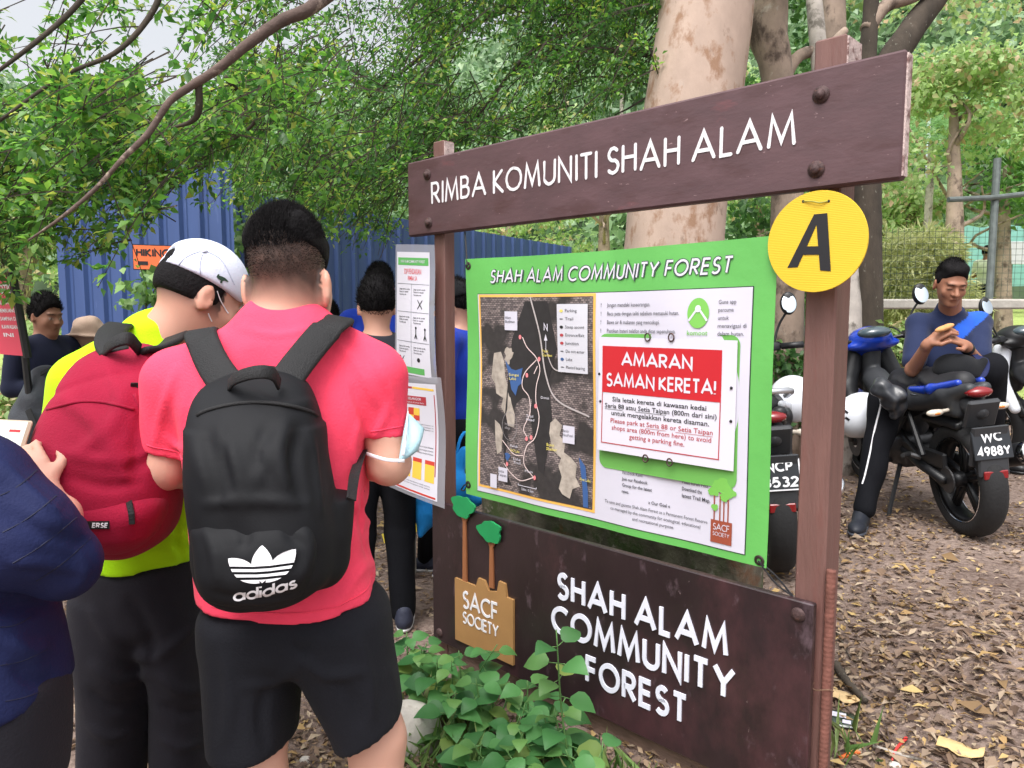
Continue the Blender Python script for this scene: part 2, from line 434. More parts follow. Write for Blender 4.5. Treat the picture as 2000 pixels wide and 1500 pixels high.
# hill behind ---------------------------------------------------------
def hill_tan(u): return np.interp(u, [-1500, 0, 600, 900, 1150, 1500, 2000, 3500], [.20, .215, .23, .30, .38, .60, .72, .8])
hu = np.linspace(-1600, 3600, 60); hr = np.linspace(0, 1, 14)
def hill_pt(u, k):
    az = np.arctan((np.asarray(u, float) - 1000) / F); r0 = 30.; r1 = 85.; r = r0 + (r1 - r0) * k
    zt = hill_tan(u) * 85 / np.cos(az) * .97 + 1.4; z0 = gz(0, 30) - .8
    z = z0 + (zt - z0) * (k ** .85)
    return np.stack([r * np.tan(az), r + 0 * az, z + .6 * np.sin(u * .013 + k * 9)], -1)
HU, HK = np.meshgrid(hu, hr, indexing='ij'); hV = hill_pt(HU, HK).reshape(-1, 3)
hi_ = np.arange(len(hu) - 1)[:, None] * len(hr) + np.arange(len(hr) - 1)[None]
tag(obj("hillside", hV, np.stack([hi_, hi_ + len(hr), hi_ + len(hr) + 1, hi_ + 1], -1).reshape(-1, 4), pbr("hill_soil", lin(70, 88, 62), .95, var=.4, vscale=.4), smooth=True, origin=(0, 0, 0)), kind='structure')

M_forest = leafmat("hazed_forest_leaf", [lin(104, 134, 96), lin(140, 168, 124), lin(124, 152, 120), lin(168, 192, 148)], .35)  # greens paled in the colour itself, standing in for distance haze
def crown_leaves(c, r, n, size, rng, flat=.8, hollow=.55):
    d = rdir(n, rng); rad = rng.uniform(hollow, 1, n) ** .6
    lump = 1 + .22 * np.sin(d @ rng.normal(size=3) * 4 + rng.uniform(0, 6)) + .16 * np.sin(d @ rng.normal(size=3) * 7 + rng.uniform(0, 6))
    pos = np.array(c) + d * (rad * lump)[:, None] * np.array(r)
    dr = unit(rdir(n, rng) + np.array([0, 0, -.3])); up = unit(d * .8 + rdir(n, rng) * .7 + np.array([0, 0, .5]))
    return leaves(pos, dr, up, size * rng.uniform(.7, 1.3, n), .6)
fv, ff = [], []; o_ = 0
rf = np.random.default_rng(3)
for i in range(430):
    k = rf.uniform(0.02, 1) ; u = rf.uniform(-500, 2500)
    if i > 330: u = rf.uniform(1450, 2150)
    p = hill_pt(u, k); s = rf.uniform(1.6, 3.4)
    V, Q = crown_leaves(p + [0, 0, s * .8], (s, s, s * rf.uniform(.7, 1.1)), 330, .55 + .25 * k, rf)
    fv.append(V); ff.append(Q + o_); o_ += len(V)
tag(obj("hillside_forest", np.concatenate(fv), np.concatenate(ff), M_forest, origin=(0, 40, 2)), "dense green forest, paled for haze, covering the hillside behind the sign and car park", "forest", kind='stuff')

# trees ----------------------------------------------------------------
M_bark_pale = pbr("pale_bark", lin(176, 154, 140), .85, var=.16, vscale=5, bump=.35, bscale=24, spots=[(lin(146, 114, 92), 7, .53, .62), (lin(120, 100, 86), 16, .62, .72), (lin(210, 196, 186), 4, .58, .7)], stretch=(1, 1, .6))
M_bark_grey = pbr("grey_bark", lin(150, 132, 118), .9, var=.3, vscale=6, bump=.6, bscale=18, spots=[(lin(84, 70, 62), 5, .52, .64), (lin(176, 166, 154), 9, .6, .7)], stretch=(1, 1, .7))
M_bark_dark = pbr("dark_bark", lin(66, 58, 50), .95, var=.35, vscale=8, bump=.9, bscale=22, spots=[(lin(140, 138, 126), 30, .63, .7)], stretch=(1, 1, .45))
M_bark_branch = pbr("branch_bark", lin(92, 76, 70), .9, var=.3, vscale=12, bump=.5, bscale=50, spots=[(lin(160, 142, 130), 14, .56, .66)])
M_bark_mottled = pbr("mottled_bark", lin(176, 168, 160), .9, var=.25, vscale=7, bump=.5, bscale=26, spots=[(lin(112, 106, 98), 8, .5, .6)], stretch=(1, 1, .8))
M_leaf_near = leafmat("near_leaf", [lin(56, 98, 50), lin(84, 130, 62), lin(106, 154, 70), lin(140, 182, 88), lin(78, 120, 60), lin(66, 106, 54), lin(186, 196, 100)], .46)
M_leaf_mid = leafmat("mid_leaf", [lin(70, 106, 60), lin(96, 136, 70), lin(126, 166, 90), lin(84, 122, 70)], .44)
M_leaf_bright = leafmat("bright_leaf", [lin(122, 152, 90), lin(152, 182, 116), lin(176, 198, 136), lin(132, 160, 102), lin(200, 172, 142)], .42)
M_leaf_dark = leafmat("dark_leaf", [lin(56, 90, 52), lin(74, 112, 60), lin(98, 138, 72)], .4)

def trunk_mesh(mb, pts, r, n=20, seed=0, rough=.05):
    P = spl(pts, max(10, len(pts) * 6)); m = len(P); rr = np.interp(np.linspace(0, 1, m), np.linspace(0, 1, len(r)), r)
    b0 = len(mb.V); mb.tube(P, rr, n)
    V = np.array(mb.V[b0:]); q = 1 + rough * wav(V, 9 / max(.12, rr[0] * 2.5), seed, 2)
    C = np.repeat(P, n, 0); V = C + (V - C) * q[:len(C), None]; mb.V[b0:] = [tuple(p) for p in V]
def gp(u, d): p = PX(u, 613, d); return np.array([p[0], p[1], float(gz(p[0], p[1])) - .06])

# big pale trunk behind the sign; its crown is mostly above the picture
TB = gp(1300, 4.2)
t1 = empty("tree", TB, "thick pale smooth-barked tree right behind the brown sign", "tree")
mb = MB(); trunk_mesh(mb, [TB, PX(1318, 460, 4.2), PX(1338, 300, 4.2), PX(1380, 0, 4.2), PX(1420, -500, 4.25), PX(1430, -800, 4.3)], [.34, .275, .27, .262, .24, .2], 40, 3, .02); mb.build("trunk", M_bark_pale, t1, True)
# grey mottled trunk
TB = gp(1530, 5.6)
t2 = empty("tree", TB, "grey mottled trunk rising just right of the thick pale tree", "tree")
mb = MB(); trunk_mesh(mb, [TB, PX(1538, 400, 5.6), PX(1518, 150, 5.6), PX(1500, 60, 5.6), PX(1505, -60, 5.6), PX(1530, -500, 5.6)], [.17, .12, .115, .145, .14, .1], 24, 5, .08)
mb.build("trunk", M_bark_grey, t2, True)
mb = MB(); trunk_mesh(mb, [PX(1522, 170, 5.6), PX(1560, 110, 5.65), PX(1612, 95, 5.7), PX(1650, 60, 5.8)], [.05, .045, .04, .03], 12, 6, .05); mb.build("limb", M_bark_grey, t2, True)
# slim trunk showing over the right post
TB = gp(1640, 6.4)
t3 = empty("tree", TB, "slim grey-brown trunk directly behind the top of the right post", "tree")
mb = MB(); trunk_mesh(mb, [TB, PX(1640, 300, 6.4), PX(1630, 60, 6.4), PX(1625, -400, 6.4)], [.13, .11, .095, .08], 18, 7, .03); mb.build("trunk", M_bark_grey, t3, True)
# dark lichened trunk with heavy leaning limb
TB = gp(1698, 6.0)
t4 = empty("tree", TB, "dark lichen-flecked trunk with a black limb leaning up to the right", "tree")
mb = MB(); trunk_mesh(mb, [TB, PX(1690, 560, 6.0), PX(1693, 380, 6.0), PX(1692, 150, 6.0), PX(1700, 30, 6.0), PX(1720, -300, 6.0)], [.17, .13, .11, .075, .06, .05], 22, 9, .06); mb.build("trunk", M_bark_dark, t4, True)
mb = MB(); trunk_mesh(mb, [PX(1694, 230, 6.0), PX(1735, 130, 6.0), PX(1790, 45, 6.05), PX(1850, -40, 6.1), PX(1960, -260, 6.2)], [.10, .115, .10, .09, .07], 18, 11, .05); mb.build("limb", M_bark_dark, t4, True)
mb = MB(); trunk_mesh(mb, [PX(1692, 60, 6.0), PX(1730, 12, 6.0), PX(1790, -10, 6.0), PX(1880, -60, 6.0)], [.06, .055, .05, .04], 14, 12, .05); mb.build("limb", M_bark_grey, t4, True)
# pale mottled trunk low behind the right post
TB = gp(1650, 5.2)
t5 = empty("tree", TB, "whitish mottled trunk base just right of the right sign post", "tree")
mb = MB(); trunk_mesh(mb, [TB, PX(1655, 640, 5.2), PX(1652, 540, 5.2), PX(1640, 380, 5.25), PX(1612, 200, 5.5), PX(1590, 0, 5.8), PX(1560, -400, 6.2)], [.13, .095, .085, .08, .07, .06, .045], 18, 13, .06); mb.build("trunk", M_bark_mottled, t5, True)

# sprays of leaves along twigs -----------------------------------------
def sprays(centres, out, rng, per, tw, ll, droop=.35, wr=.48):
    """For each centre a bent twig carrying paired leaves; returns leaves and twig geometry."""
    P, D, U, Ln = [], [], [], []; tw_mb = MB()
    for c, o in zip(centres, out):
        L = tw * rng.uniform(.6, 1.3); d = unit(o + rng.normal(size=3) * .45 + np.array([0, 0, -droop])); side = unit(np.cross(d, [0, 0, 1.]) + rng.normal(size=3) * .2)
        t = np.linspace(-.5, .5, 5); pts = c + np.outer(t * L, d) + np.outer(-(t + .5) ** 2 * L * .25, [0, 0, 1])
        tw_mb.tube(pts, np.linspace(.0038, .0014, 5) * (tw / .35), 3, False)
        n = int(per * rng.uniform(.7, 1.3)); nod = rng.uniform(-.45, .5, 5); tt = np.clip(nod[rng.integers(0, 5, n)] + rng.normal(0, .025, n), -.5, .5); base = np.stack([np.interp(tt, t, pts[:, k]) for k in range(3)], 1)
        sg = rng.choice([-1, 1], n)[:, None]
        br = rng.uniform(.01, .14, n)[:, None] * tw
        dd = unit(d * .5 + side * sg * rng.uniform(.2, 1.0, (n, 1)) + rng.normal(size=(n, 3)) * .5)
        P.append(base + dd * br + rng.normal(size=(n, 3)) * .02 * tw); D.append(dd); U.append(unit(np.array([0, 0, 1.]) + rng.normal(size=(n, 3)) * .55)); Ln.append(ll * rng.uniform(.6, 1.35, n))
    V, Q = leaves(np.concatenate(P), np.concatenate(D), np.concatenate(U), np.concatenate(Ln), wr)
    return V, Q, tw_mb
# overhanging tree: limbs reach in from above, twigs hang down to the hoarding
ov = empty("overhanging_tree", PX(900, -500, 5.2) * [1, 1, 0] + [0, 0, 0.], "leafy tree whose branches droop over the hikers from the upper left", "tree")
mb = MB()
trunk_mesh(mb, [PX(1000, -420, 3.2), PX(760, -120, 2.7), PX(620, 5, 2.45), PX(550, 40, 2.4), PX(480, 90, 2.36), PX(425, 135, 2.34), PX(370, 170, 2.32), PX(330, 200, 2.3), PX(290, 260, 2.28), PX(240, 310, 2.26), PX(185, 370, 2.24), PX(120, 425, 2.2), PX(55, 470, 2.2)],
           [.038, .030, .022, .019, .016, .0145, .0125, .011, .0095, .008, .0065, .005, .003], 12, 21, .14)
mb.build("limb", M_bark_branch, ov, True)
for pts, r in [([PX(388, 160, 2.33), PX(388, 215, 2.36), PX(372, 238, 2.38), PX(335, 250, 2.4)], [.012, .011, .008, .004]),
               ([PX(325, -60, 2.7), PX(300, 20, 2.7), PX(230, 100, 2.65), PX(120, 150, 2.6), PX(0, 235, 2.5)], [.012, .011, .009, .007, .005]),
               ([PX(210, -80, 2.6), PX(150, 10, 2.6), PX(60, 90, 2.5), PX(-60, 180, 2.4)], [.012, .01, .008, .005]),
               ([PX(440, 150, 2.95), PX(500, 230, 3.2), PX(430, 290, 3.2), PX(330, 370, 3.2)], [.01, .008, .006, .004]),
               ([PX(1275, 104, 5.4), PX(1180, 98, 5.4), PX(1100, 95, 5.4), PX(1020, 130, 5.3)], [.035, .033, .03, .02]),
               ([PX(1290, 20, 5.5), PX(1180, 40, 5.4), PX(1040, 100, 5.2), PX(930, 230, 5.0)], [.02, .02, .016, .008]),
               ([PX(1265, 165, 5.5), PX(1160, 150, 5.4), PX(1080, 180, 5.3), PX(1010, 220, 5.2)], [.008, .008, .007, .005]),
               ([PX(1300, -60, 5.4), PX(1100, -20, 5.2), PX(900, 60, 5.0), PX(720, 190, 4.8)], [.03, .026, .02, .01]),
               ([PX(1262, 190, 5.5), PX(1230, 210, 5.4), PX(1200, 225, 5.4)], [.008, .007, .004])]:
    mb = MB(); trunk_mesh(mb, pts, r, 7, 31, .05); mb.build("branch", M_bark_dark, ov, True)
LOW = np.array([(-200, 620), (0, 575), (60, 550), (110, 500), (165, 530), (230, 470), (290, 430), (330, 385), (420, 335), (455, 290), (500, 380), (600, 395), (650, 430), (690, 485), (730, 470), (800, 425), (840, 335), (900, 290), (1000, 285), (1080, 250), (1180, 185), (1290, 150), (1320, 120)], float)
rs = np.random.default_rng(11); C1, O1, C2, O2 = [], [], [], []
def gapn(u, v): return np.sin(u * .019 + 1.3 * np.sin(v * .013)) + np.sin(v * .023 + u * .007 + 2) + .7 * np.sin(u * .043 - v * .031)
while len(C1) < 640:
    u = rs.uniform(-150, 700); v = rs.uniform(-200, 600)
    if v > np.interp(u, LOW[:, 0], LOW[:, 1]) - 22: continue
    if gapn(u, v) > .95: continue
    if u < 330 and v < 170 - u * .15 and rs.random() < .90: continue
    if 300 < u < 780 and v < 120 - abs(u - 480) * .2 and rs.random() < .84: continue
    if ((u - 575) / 95) ** 2 + ((v - 265) / 75) ** 2 < 1 and rs.random() < .75: continue
    if u > 560 and rs.random() < .6: continue
    if 235 < u < 450 and v > 435: continue
    d = rs.uniform(2.3, 3.5) + max(0, u - 400) * .002 if rs.random() < .25 else rs.uniform(2.65, 3.7) + max(0, u - 400) * .002
    C1.append(PX(u, v, d)); O1.append(np.array([-.7, -.2, -.15]))
while len(C2) < 1400:
    u = rs.uniform(430, 1330); v = rs.uniform(-150, 500)
    if v > np.interp(u, LOW[:, 0], LOW[:, 1]) - 8: continue
    if gapn(u + 400, v) > 1.1: continue
    if u < 800 and v < 120 and rs.random() < .8: continue
    if ((u - 575) / 85) ** 2 + ((v - 265) / 65) ** 2 < 1 and rs.random() < .7: continue
    if u > 960 and v > 110 and rs.random() < .6: continue
    d = rs.uniform(4.0, 6.2)
    C2.append(PX(u, v, d)); O2.append(np.array([-.6, -.3, -.2]))
V1, Q1, tw1 = sprays(C1, O1, rs, 32, .30, .040, wr=.52)
V2, Q2, tw2 = sprays(C2[:900], O2[:900], rs, 46, .42, .036); V3, Q3, tw3 = sprays(C2[900:], O2[900:], rs, 46, .42, .036)
obj("crown", np.concatenate([V1, V2]), np.concatenate([Q1, Q2 + len(V1)]), M_leaf_near, ov)
obj("crown", V3, Q3, M_leaf_dark, ov); tw1.add(tw2.V, tw2.F); tw1.add(tw3.V, tw3.F); tw1.build("twigs", M_bark_dark, ov)

# crowns of the trees behind the sign and beyond
def crown_px(parent, blobs, n, size, mat, rng, name="crown", hollow=.3):
    vs, qs, o = [], [], 0
    for (u, v, d, ru, rv, rd) in blobs:
        c = PX(u, v, d); s = d / F; k = max(40, int(n * ru * rv / 10000))
        V, Q = crown_leaves(c, (ru * s, rd, rv * s), k, size, rng, hollow=hollow); vs.append(V); qs.append(Q + o); o += len(V)
    return obj(name, np.concatenate(vs), np.concatenate(qs), mat, parent)
rc = np.random.default_rng(17)
crown_px(t2, [(1560, -60, 7.5, 110, 90, .8), (1455, 210, 7.8, 45, 80, .5), (1470, 420, 7.5, 60, 70, .5), (1450, 560, 7.5, 70, 70, .5), (1590, 90, 8, 60, 60, .5), (1560, 210, 8, 50, 60, .5)], 900, .085, M_leaf_dark, rc)
crown_px(t4, [(1900, -30, 7.5, 200, 70, .8), (1650, -30, 7.2, 80, 50, .5), (1730, 180, 8.5, 60, 60, .5), (1750, 330, 8.5, 70, 90, .6)], 750, .08, M_leaf_bright, rc)
crown_px(t1, [(1200, -60, 5.8, 160, 90, .8), (1500, -140, 5.2, 160, 90, .8)], 900, .06, M_leaf_mid, rc)
# individually visible trees beyond the wire fence, right
NEWT = []
def wood_tree(u, d, vtop, vbot, ru, mat, label, size=.16, n=1700, seed=1, base=None):
    r = np.random.default_rng(seed); b = gp(u, d); 
    p0 = PX(u, vbot, d); p1 = PX(u, vtop, d)
    b[2] = min(b[2], p0[2] - .4) if base is None else base
    e = empty("tree", b, label, "tree", "trees on the slope beyond the wire fence")
    m = MB(); top = (p0 + p1) / 2 + [0, 0, .3]; s = d / F
    trunk_mesh(m, [b - [0, 0, .3], (b + top) / 2 + r.normal(size=3) * .12, top], [.2, .15, .06], 10, seed, .05)
    for k in range(5):
        q = b + (top - b) * r.uniform(.45, .95); m.tube(spl([q, q + r.normal(size=3) * [ru * s * .3, .4, .1] + [0, 0, .4], q + r.normal(size=3) * [ru * s * .5, .6, .2] + [0, 0, .9]], 8), np.linspace(.05, .015, 8), 5)
    m.build("trunk", M_bark_grey, e, True)
    h = (p1[2] - p0[2]) / 2; vs, qs, o = [], [], 0
    for k in range(16):
        c = np.array([p0[0] + r.uniform(-1, 1) * ru * s * .72, p0[1] + r.uniform(-1, 1) * ru * s * .5, p0[2] + h + r.uniform(-.8, .8) * h])
        rr = ru * s * r.uniform(.28, .5); V, Q = crown_leaves(c, (rr, rr, rr * .6), int(n / 16), size, r, hollow=.4); vs.append(V); qs.append(Q + o); o += len(V)
    obj("crown", np.concatenate(vs), np.concatenate(qs), mat, e)
wood_tree(1860, 13, 110, 330, 170, M_leaf_bright, "broad tree with reddish new leaf tips, above the end of the header board", .13, 4200, 2)
wood_tree(1780, 17, 330, 520, 130, M_leaf_bright, "low bright bush-like tree left of the wire fence post", .15, 2600, 3)
wood_tree(1965, 16, 230, 460, 140, M_leaf_mid, "mid green tree behind the fence post at the right edge", .15, 2600, 4)
wood_tree(1640, 18, 150, 520, 150, M_leaf_mid, "darker tree seen between the right post and the dark trunk", .16, 3000, 5)
wood_tree(1480, 20, 120, 480, 120, M_leaf_bright, "light green tree glimpsed between the pale trunk and the mottled trunk", .17, 2200, 6)
wood_tree(1180, 19, 200, 420, 170, M_leaf_bright, "light green tree above the blue hoarding, left of the pale trunk", .17, 3000, 7)
wood_tree(1000, 22, 330, 520, 170, M_leaf_bright, "light green tree behind the sign, above the end of the hoarding", .17, 2600, 8)
wood_tree(600, 24, 210, 420, 220, M_leaf_mid, "green tree glimpsed through the gap in the overhanging leaves", .2, 2800, 9)
wood_tree(60, 12, 380, 640, 150, M_leaf_bright, "light green tree beside the left end of the hoarding", .12, 3000, 10)
# palms on the slope
def palm(u, v, d, seed, label, ht):
    r = np.random.default_rng(seed); c = PX(u, v, d); b = c - [0, 0, ht]; e = empty("palm_tree", b, label, "palm", "palms on the slope")
    m = MB(); trunk_mesh(m, [b, (b + c) / 2, c], [.1, .08, .07], 8, seed, .03); m.build("trunk", M_bark_mottled, e, True)
    P, D, U, Ln = [], [], [], []
    for k in range(13):
        a = 2 * math.pi * k / 13 + r.uniform(0, .3); L = r.uniform(1.3, 1.9); q = spl([c, c + [math.cos(a) * L * .5, math.sin(a) * L * .5, L * r.uniform(.2, .5)], c + [math.cos(a) * L, math.sin(a) * L, -L * r.uniform(.1, .5)]], 26)
        tg = unit(np.gradient(q, axis=0)); sd_ = unit(np.cross(tg, [0, 0, 1.]))
        for s in (-1, 1): P.append(q); D.append(unit(sd_ * s + tg * .5 + [0, 0, -.35])); U.append(np.tile([0, 0, 1.], (26, 1))); Ln.append(.45 * np.sin(np.linspace(.3, 3.0, 26)) + .05)
    V, Q = leaves(np.concatenate(P), np.concatenate(D), np.concatenate(U), np.concatenate(Ln), .16); obj("fronds", V, Q, M_palm, e)
M_palm = leafmat("palm_leaf", [lin(112, 150, 100), lin(150, 182, 132)], .35)
palm(1820, 280, 15, 1, "small palm under the broad reddish-tipped tree", 3.2)
palm(1775, 250, 22, 2, "taller palm on the slope just right of the header board's end", 5)
palm(1215, 145, 30, 3, "far palm on the hillside left of the pale trunk", 5)

# pale grassy bush behind the wire fence
M_bush = leafmat("bamboo_leaf", [lin(160, 166, 112), lin(188, 190, 138), lin(140, 152, 92), lin(206, 206, 160)], .35, .5)
be = gp(1790, 9.6); bush = empty("bush", be, "pale yellowish bamboo-like bush behind the wire fence beside the rider", "bush")
rb = np.random.default_rng(23); P, D = [], []
for (u, v, ru, rv) in [(1775, 560, 75, 110), (1830, 600, 70, 70), (1730, 560, 40, 110), (1800, 500, 55, 55)]:
    n = 2600; q = rdir(n, rb) * (rb.uniform(.2, 1, (n, 1)) ** .5); c = PX(u, v, 9.6); s = 9.6 / F; P.append(c + q * [ru * s, .7, rv * s]); D.append(unit(q * [1, 1, .4] + rb.normal(size=(n, 3)) * .4 + [0, 0, -.25]))
P = np.concatenate(P); D = np.concatenate(D); V, Q = leaves(P, D, unit(rb.normal(size=P.shape) + [0, 0, 1]), rb.uniform(.10, .2, len(P)), .14)
obj("foliage", V, Q, M_bush, bush); m = MB()
for k in range(14): q = be + [rb.uniform(-.5, .5), rb.uniform(-.3, .3), 0]; m.tube(spl([q, q + [rb.uniform(-.2, .2), 0, .6], q + [rb.uniform(-.5, .5), 0, 1.3]], 8), np.linspace(.012, .004, 8), 5)
m.build("stems", M_bark_mottled, bush)
# low green bushes behind the bikes and at the far left
def shrub(u, v, d, ru, rv, mat, label, size, n, seed):
    c = PX(u, v, d); b = np.array([c[0], c[1], float(gz(c[0], c[1]))]); e = empty("shrub", b, label, "shrub"); r = np.random.default_rng(seed); s = d / F
    vs, qs, o = [], [], 0
    for k in range(7):
        cc = c + r.uniform(-.6, .6, 3) * [ru * s, ru * s * .6, rv * s]; V, Q = crown_leaves(cc, (ru * s * .55, ru * s * .5, rv * s * .55), n // 7, size, r, hollow=.2); vs.append(V); qs.append(Q + o); o += len(V)
    obj("foliage", np.concatenate(vs), np.concatenate(qs), mat, e); m = MB()
    for k in range(7): q = b + [r.uniform(-.15, .15), r.uniform(-.1, .1), -.05]; m.tube(spl([q, (q + c) / 2 + r.normal(size=3) * .05, c + r.normal(size=3) * [ru * s * .3, .1, rv * s * .3]], 7), np.linspace(.012, .004, 7), 5)
    m.build("stems", M_bark_dark, e)
shrub(1570, 730, 5.6, 75, 110, M_leaf_dark, "dark green shrub behind the sign's right post", .07, 2600, 1)
shrub(1640, 830, 6.0, 50, 90, M_leaf_bright, "bright green weeds beside the front wheel of the rider's motorbike", .06, 1600, 2)
shrub(1770, 690, 5.8, 60, 60, M_leaf_bright, "small bright green shrub between the handlebar and the seated rider", .06, 1200, 3)
shrub(1560, 620, 9.0, 90, 130, M_leaf_mid, "green shrub behind the wire fence left of the pale bush", .08, 2400, 4)
shrub(40, 720, 7.5, 110, 130, M_leaf_bright, "bright weedy shrub behind the pink standing sign", .09, 3000, 5)
shrub(1400, 1060, 3.6, 45, 45, M_leaf_mid, "small leafy weed behind the gap under the green banner", .07, 260, 6)

# blue hoarding ----------------------------------------------------------
M_blue = pbr("blue_sheet", lin(60, 82, 130), .45, metal=0, spec=.5, var=.14, vscale=3, bump=.1, bscale=12, stretch=(1, 1, .15), spots=[(lin(96, 116, 164), 10, .6, .75)])
def hoarding(a, b, z1, pitch, label, seed, zb=None):
    a = np.array(a); b = np.array(b); L = np.linalg.norm(b - a); ex_ = unit(b - a); nn = np.array([ex_[1], -ex_[0]]); prof = []; x = 0
    if nn @ (-a) < 0: nn = -nn
    i = 0
    while x < L:
        w = pitch
        for fx, fy in ((0, 0), (.42, 0), (.5, .03), (.58, .03), (.66, 0), (.8, 0), (.84, .008), (.88, 0)): prof.append((x + fx * w, fy))
        x += w
    prof.append((x, 0)); V = []
    for (s, h) in prof:
        p = a + ex_ * s + nn * h; V += [(p[0], p[1], (float(gz(*p)) - .05) if zb is None else zb), (p[0], p[1], z1)]
    m = len(prof); e = empty("hoarding", (a[0], a[1], float(gz(*a))), label, "fence")
    obj("panel", V, [(2 * i, 2 * i + 2, 2 * i + 3, 2 * i + 1) for i in range(m - 1)], M_blue, e)
    p0 = a + ex_ * L / 2 - nn * .05; R = np.array([[ex_[0], ex_[1], 0], [nn[0], nn[1], 0], [0, 0, 1]])
    for zz in (z1 - .12, (z1) * .5): mbb = MB(); mbb.box((p0[0], p0[1], zz), (L / 2, .02, .025), R); mbb.build("rail", M_steel, e)
M_steel = pbr("grey_steel", lin(108, 112, 116), .5, metal=.6, var=.15, vscale=10)
pa, pb = PX(118, 613, 5.9)[:2], PX(455, 613, 5.35)[:2]
hoarding(pa, pb, 2.48, .19, "near blue corrugated hoarding panel behind the capped hiker", 1)
pa, pb = PX(440, 613, 6.6)[:2], PX(1108, 613, 12.2)[:2]
hoarding(pa, pb, 2.5, .25, "long blue corrugated hoarding running back behind the sign", 2)
# climbing vines on the hoarding
M_vine = leafmat("vine_leaf", [lin(78, 116, 60), lin(112, 150, 80), lin(140, 172, 100)], .3, .45)
def vine(pts, label, seed, n, size, spread):
    r = np.random.default_rng(seed); P = spl(pts, 30); e = empty("climbing_vine", P[0], label, "vine"); m = MB(); m.tube(P, np.linspace(.008, .003, 30), 5); m.build("stem", M_bark_dark, e)
    i = r.integers(0, 30, n); pos = P[i] + r.normal(size=(n, 3)) * [spread, .06, spread * .7]; V, Q = leaves(pos, unit(r.normal(size=(n, 3)) * .6 + [0, -.3, -.8]), unit(r.normal(size=(n, 3)) * .4 + [0, -1, .5]), size * r.uniform(.6, 1.2, n), .8, .1); obj("foliage", V, Q, M_vine, e)
vine([gp(290, 5.2), PX(285, 620, 5.2), PX(300, 570, 5.2), PX(315, 545, 5.25)], "broad-leaved vine climbing around the orange hiking sign", 1, 150, .085, .13)
vine([gp(490, 6.2), PX(482, 560, 6.0), PX(475, 450, 5.9), PX(462, 380, 5.7), PX(470, 330, 5.6)], "dark vine climbing where the two hoarding sections meet", 2, 200, .09, .09)

# wire fence on the right -------------------------------------------------
M_post = pbr("grey_post", lin(104, 112, 110), .6, metal=.3, var=.25, vscale=14, bump=.2)
M_wire = pbr("dark_wire", lin(66, 80, 70), .6, metal=.2)
fa = PX(1490, 613, 8.0); fb = PX(2300, 613, 7.6); fL = np.linalg.norm((fb - fa)[:2]); fe = unit((fb - fa) * [1, 1, 0])
fbase = PX(1940, 613, 7.75); fbase[2] = float(gz(*fbase[:2]))
fen = empty("wire_fence", fbase, "dark wire mesh fence with a grey post behind the rider", "fence")
m = MB(); zt, zb_ = PX(1940, 445, 7.75)[2], PX(1940, 580, 7.75)[2]
for s in np.arange(0, fL, .062): p = fa + fe * s; m.tube([(p[0], p[1], zb_), (p[0], p[1], zt)], .0022, 4, False)
for z in np.arange(zb_, zt, .062): m.tube([(fa[0], fa[1], z), (fb[0], fb[1], z)], .0022, 4, False)
m.build("mesh_panel", M_wire, fen)
m = MB(); p = PX(1932, 580, 7.7); q = PX(1948, 310, 7.7); m.tube([p - [0, 0, .35], p, q], .038, 10); m.build("post", M_post, fen)
m = MB(); m.tube([PX(1852, 390, 7.62), PX(1940, 386, 7.66), PX(2080, 370, 7.72)], .028, 10); m.build("crossbar", M_post, fen)
for uu in (1570,):
    m = MB(); p = PX(uu, 700, 7.9); m.tube([p - [0, 0, .5], PX(uu - 6, 380, 7.9)], .03, 10); m.build("post", M_post, fen)
# low concrete ledge under the fence
M_conc = pbr("concrete", lin(172, 168, 160), .9, var=.2, vscale=7, bump=.4, bscale=40)
m = MB(); c = (PX(1840, 590, 7.5) + PX(2200, 590, 7.4)) / 2; m.box((c[0], c[1] + .1, c[2] - .02), (1.6, .14, .05), bev=.015)
tag(m.build("concrete_ledge", M_conc), "pale concrete ledge at the foot of the wire fence", "ledge")
# teal netting and grey hoarding board beyond the lawn
M_teal = pbr("teal_net", lin(120, 172, 164), .8, var=.12, vscale=4, ripple=('X', 6, .3))
pa, pb = PX(1845, 613, 24)[:2], PX(2350, 613, 22)[:2]; V = []; nn = 40
za = [PX(1845, 500, 24)[2] - 1.0, PX(1845, 445, 24)[2]]
for i in range(nn + 1):
    p = pa + (pb - pa) * i / nn + np.array([0, .08 * math.sin(i * 1.3)]); V += [(p[0], p[1], za[0]), (p[0], p[1], za[1] + .05 * math.sin(i * .9))]
tn = obj("netting", V, [(2 * i, 2 * i + 2, 2 * i + 3, 2 * i + 1) for i in range(nn)], M_teal, smooth=True); tag(tn, "teal safety netting fence beyond the lawn", "net fence")
m = MB(); a = PX(1968, 472, 21.5); b = PX(2200, 516, 21.5); m.box(((a[0] + b[0]) / 2, a[1], (a[2] + b[2]) / 2), ((b[0] - a[0]) / 2, .05, (a[2] - b[2]) / 2), bev=.01)
sc = empty("notice_hoarding", (a[0] + 1, a[1], float(gz(a[0], a[1]))), "pale grey board standing on the lawn at the right edge", "board"); m.build("board", pbr("pale_board", lin(186, 186, 192), .6, var=.06), sc)
for x in (a[0] + .2, b[0] - .2): m = MB(); m.tube([(x, a[1] + .08, float(gz(x, a[1]))), (x, a[1] + .08, a[2])], .04, 8); m.build("leg", M_post, sc)
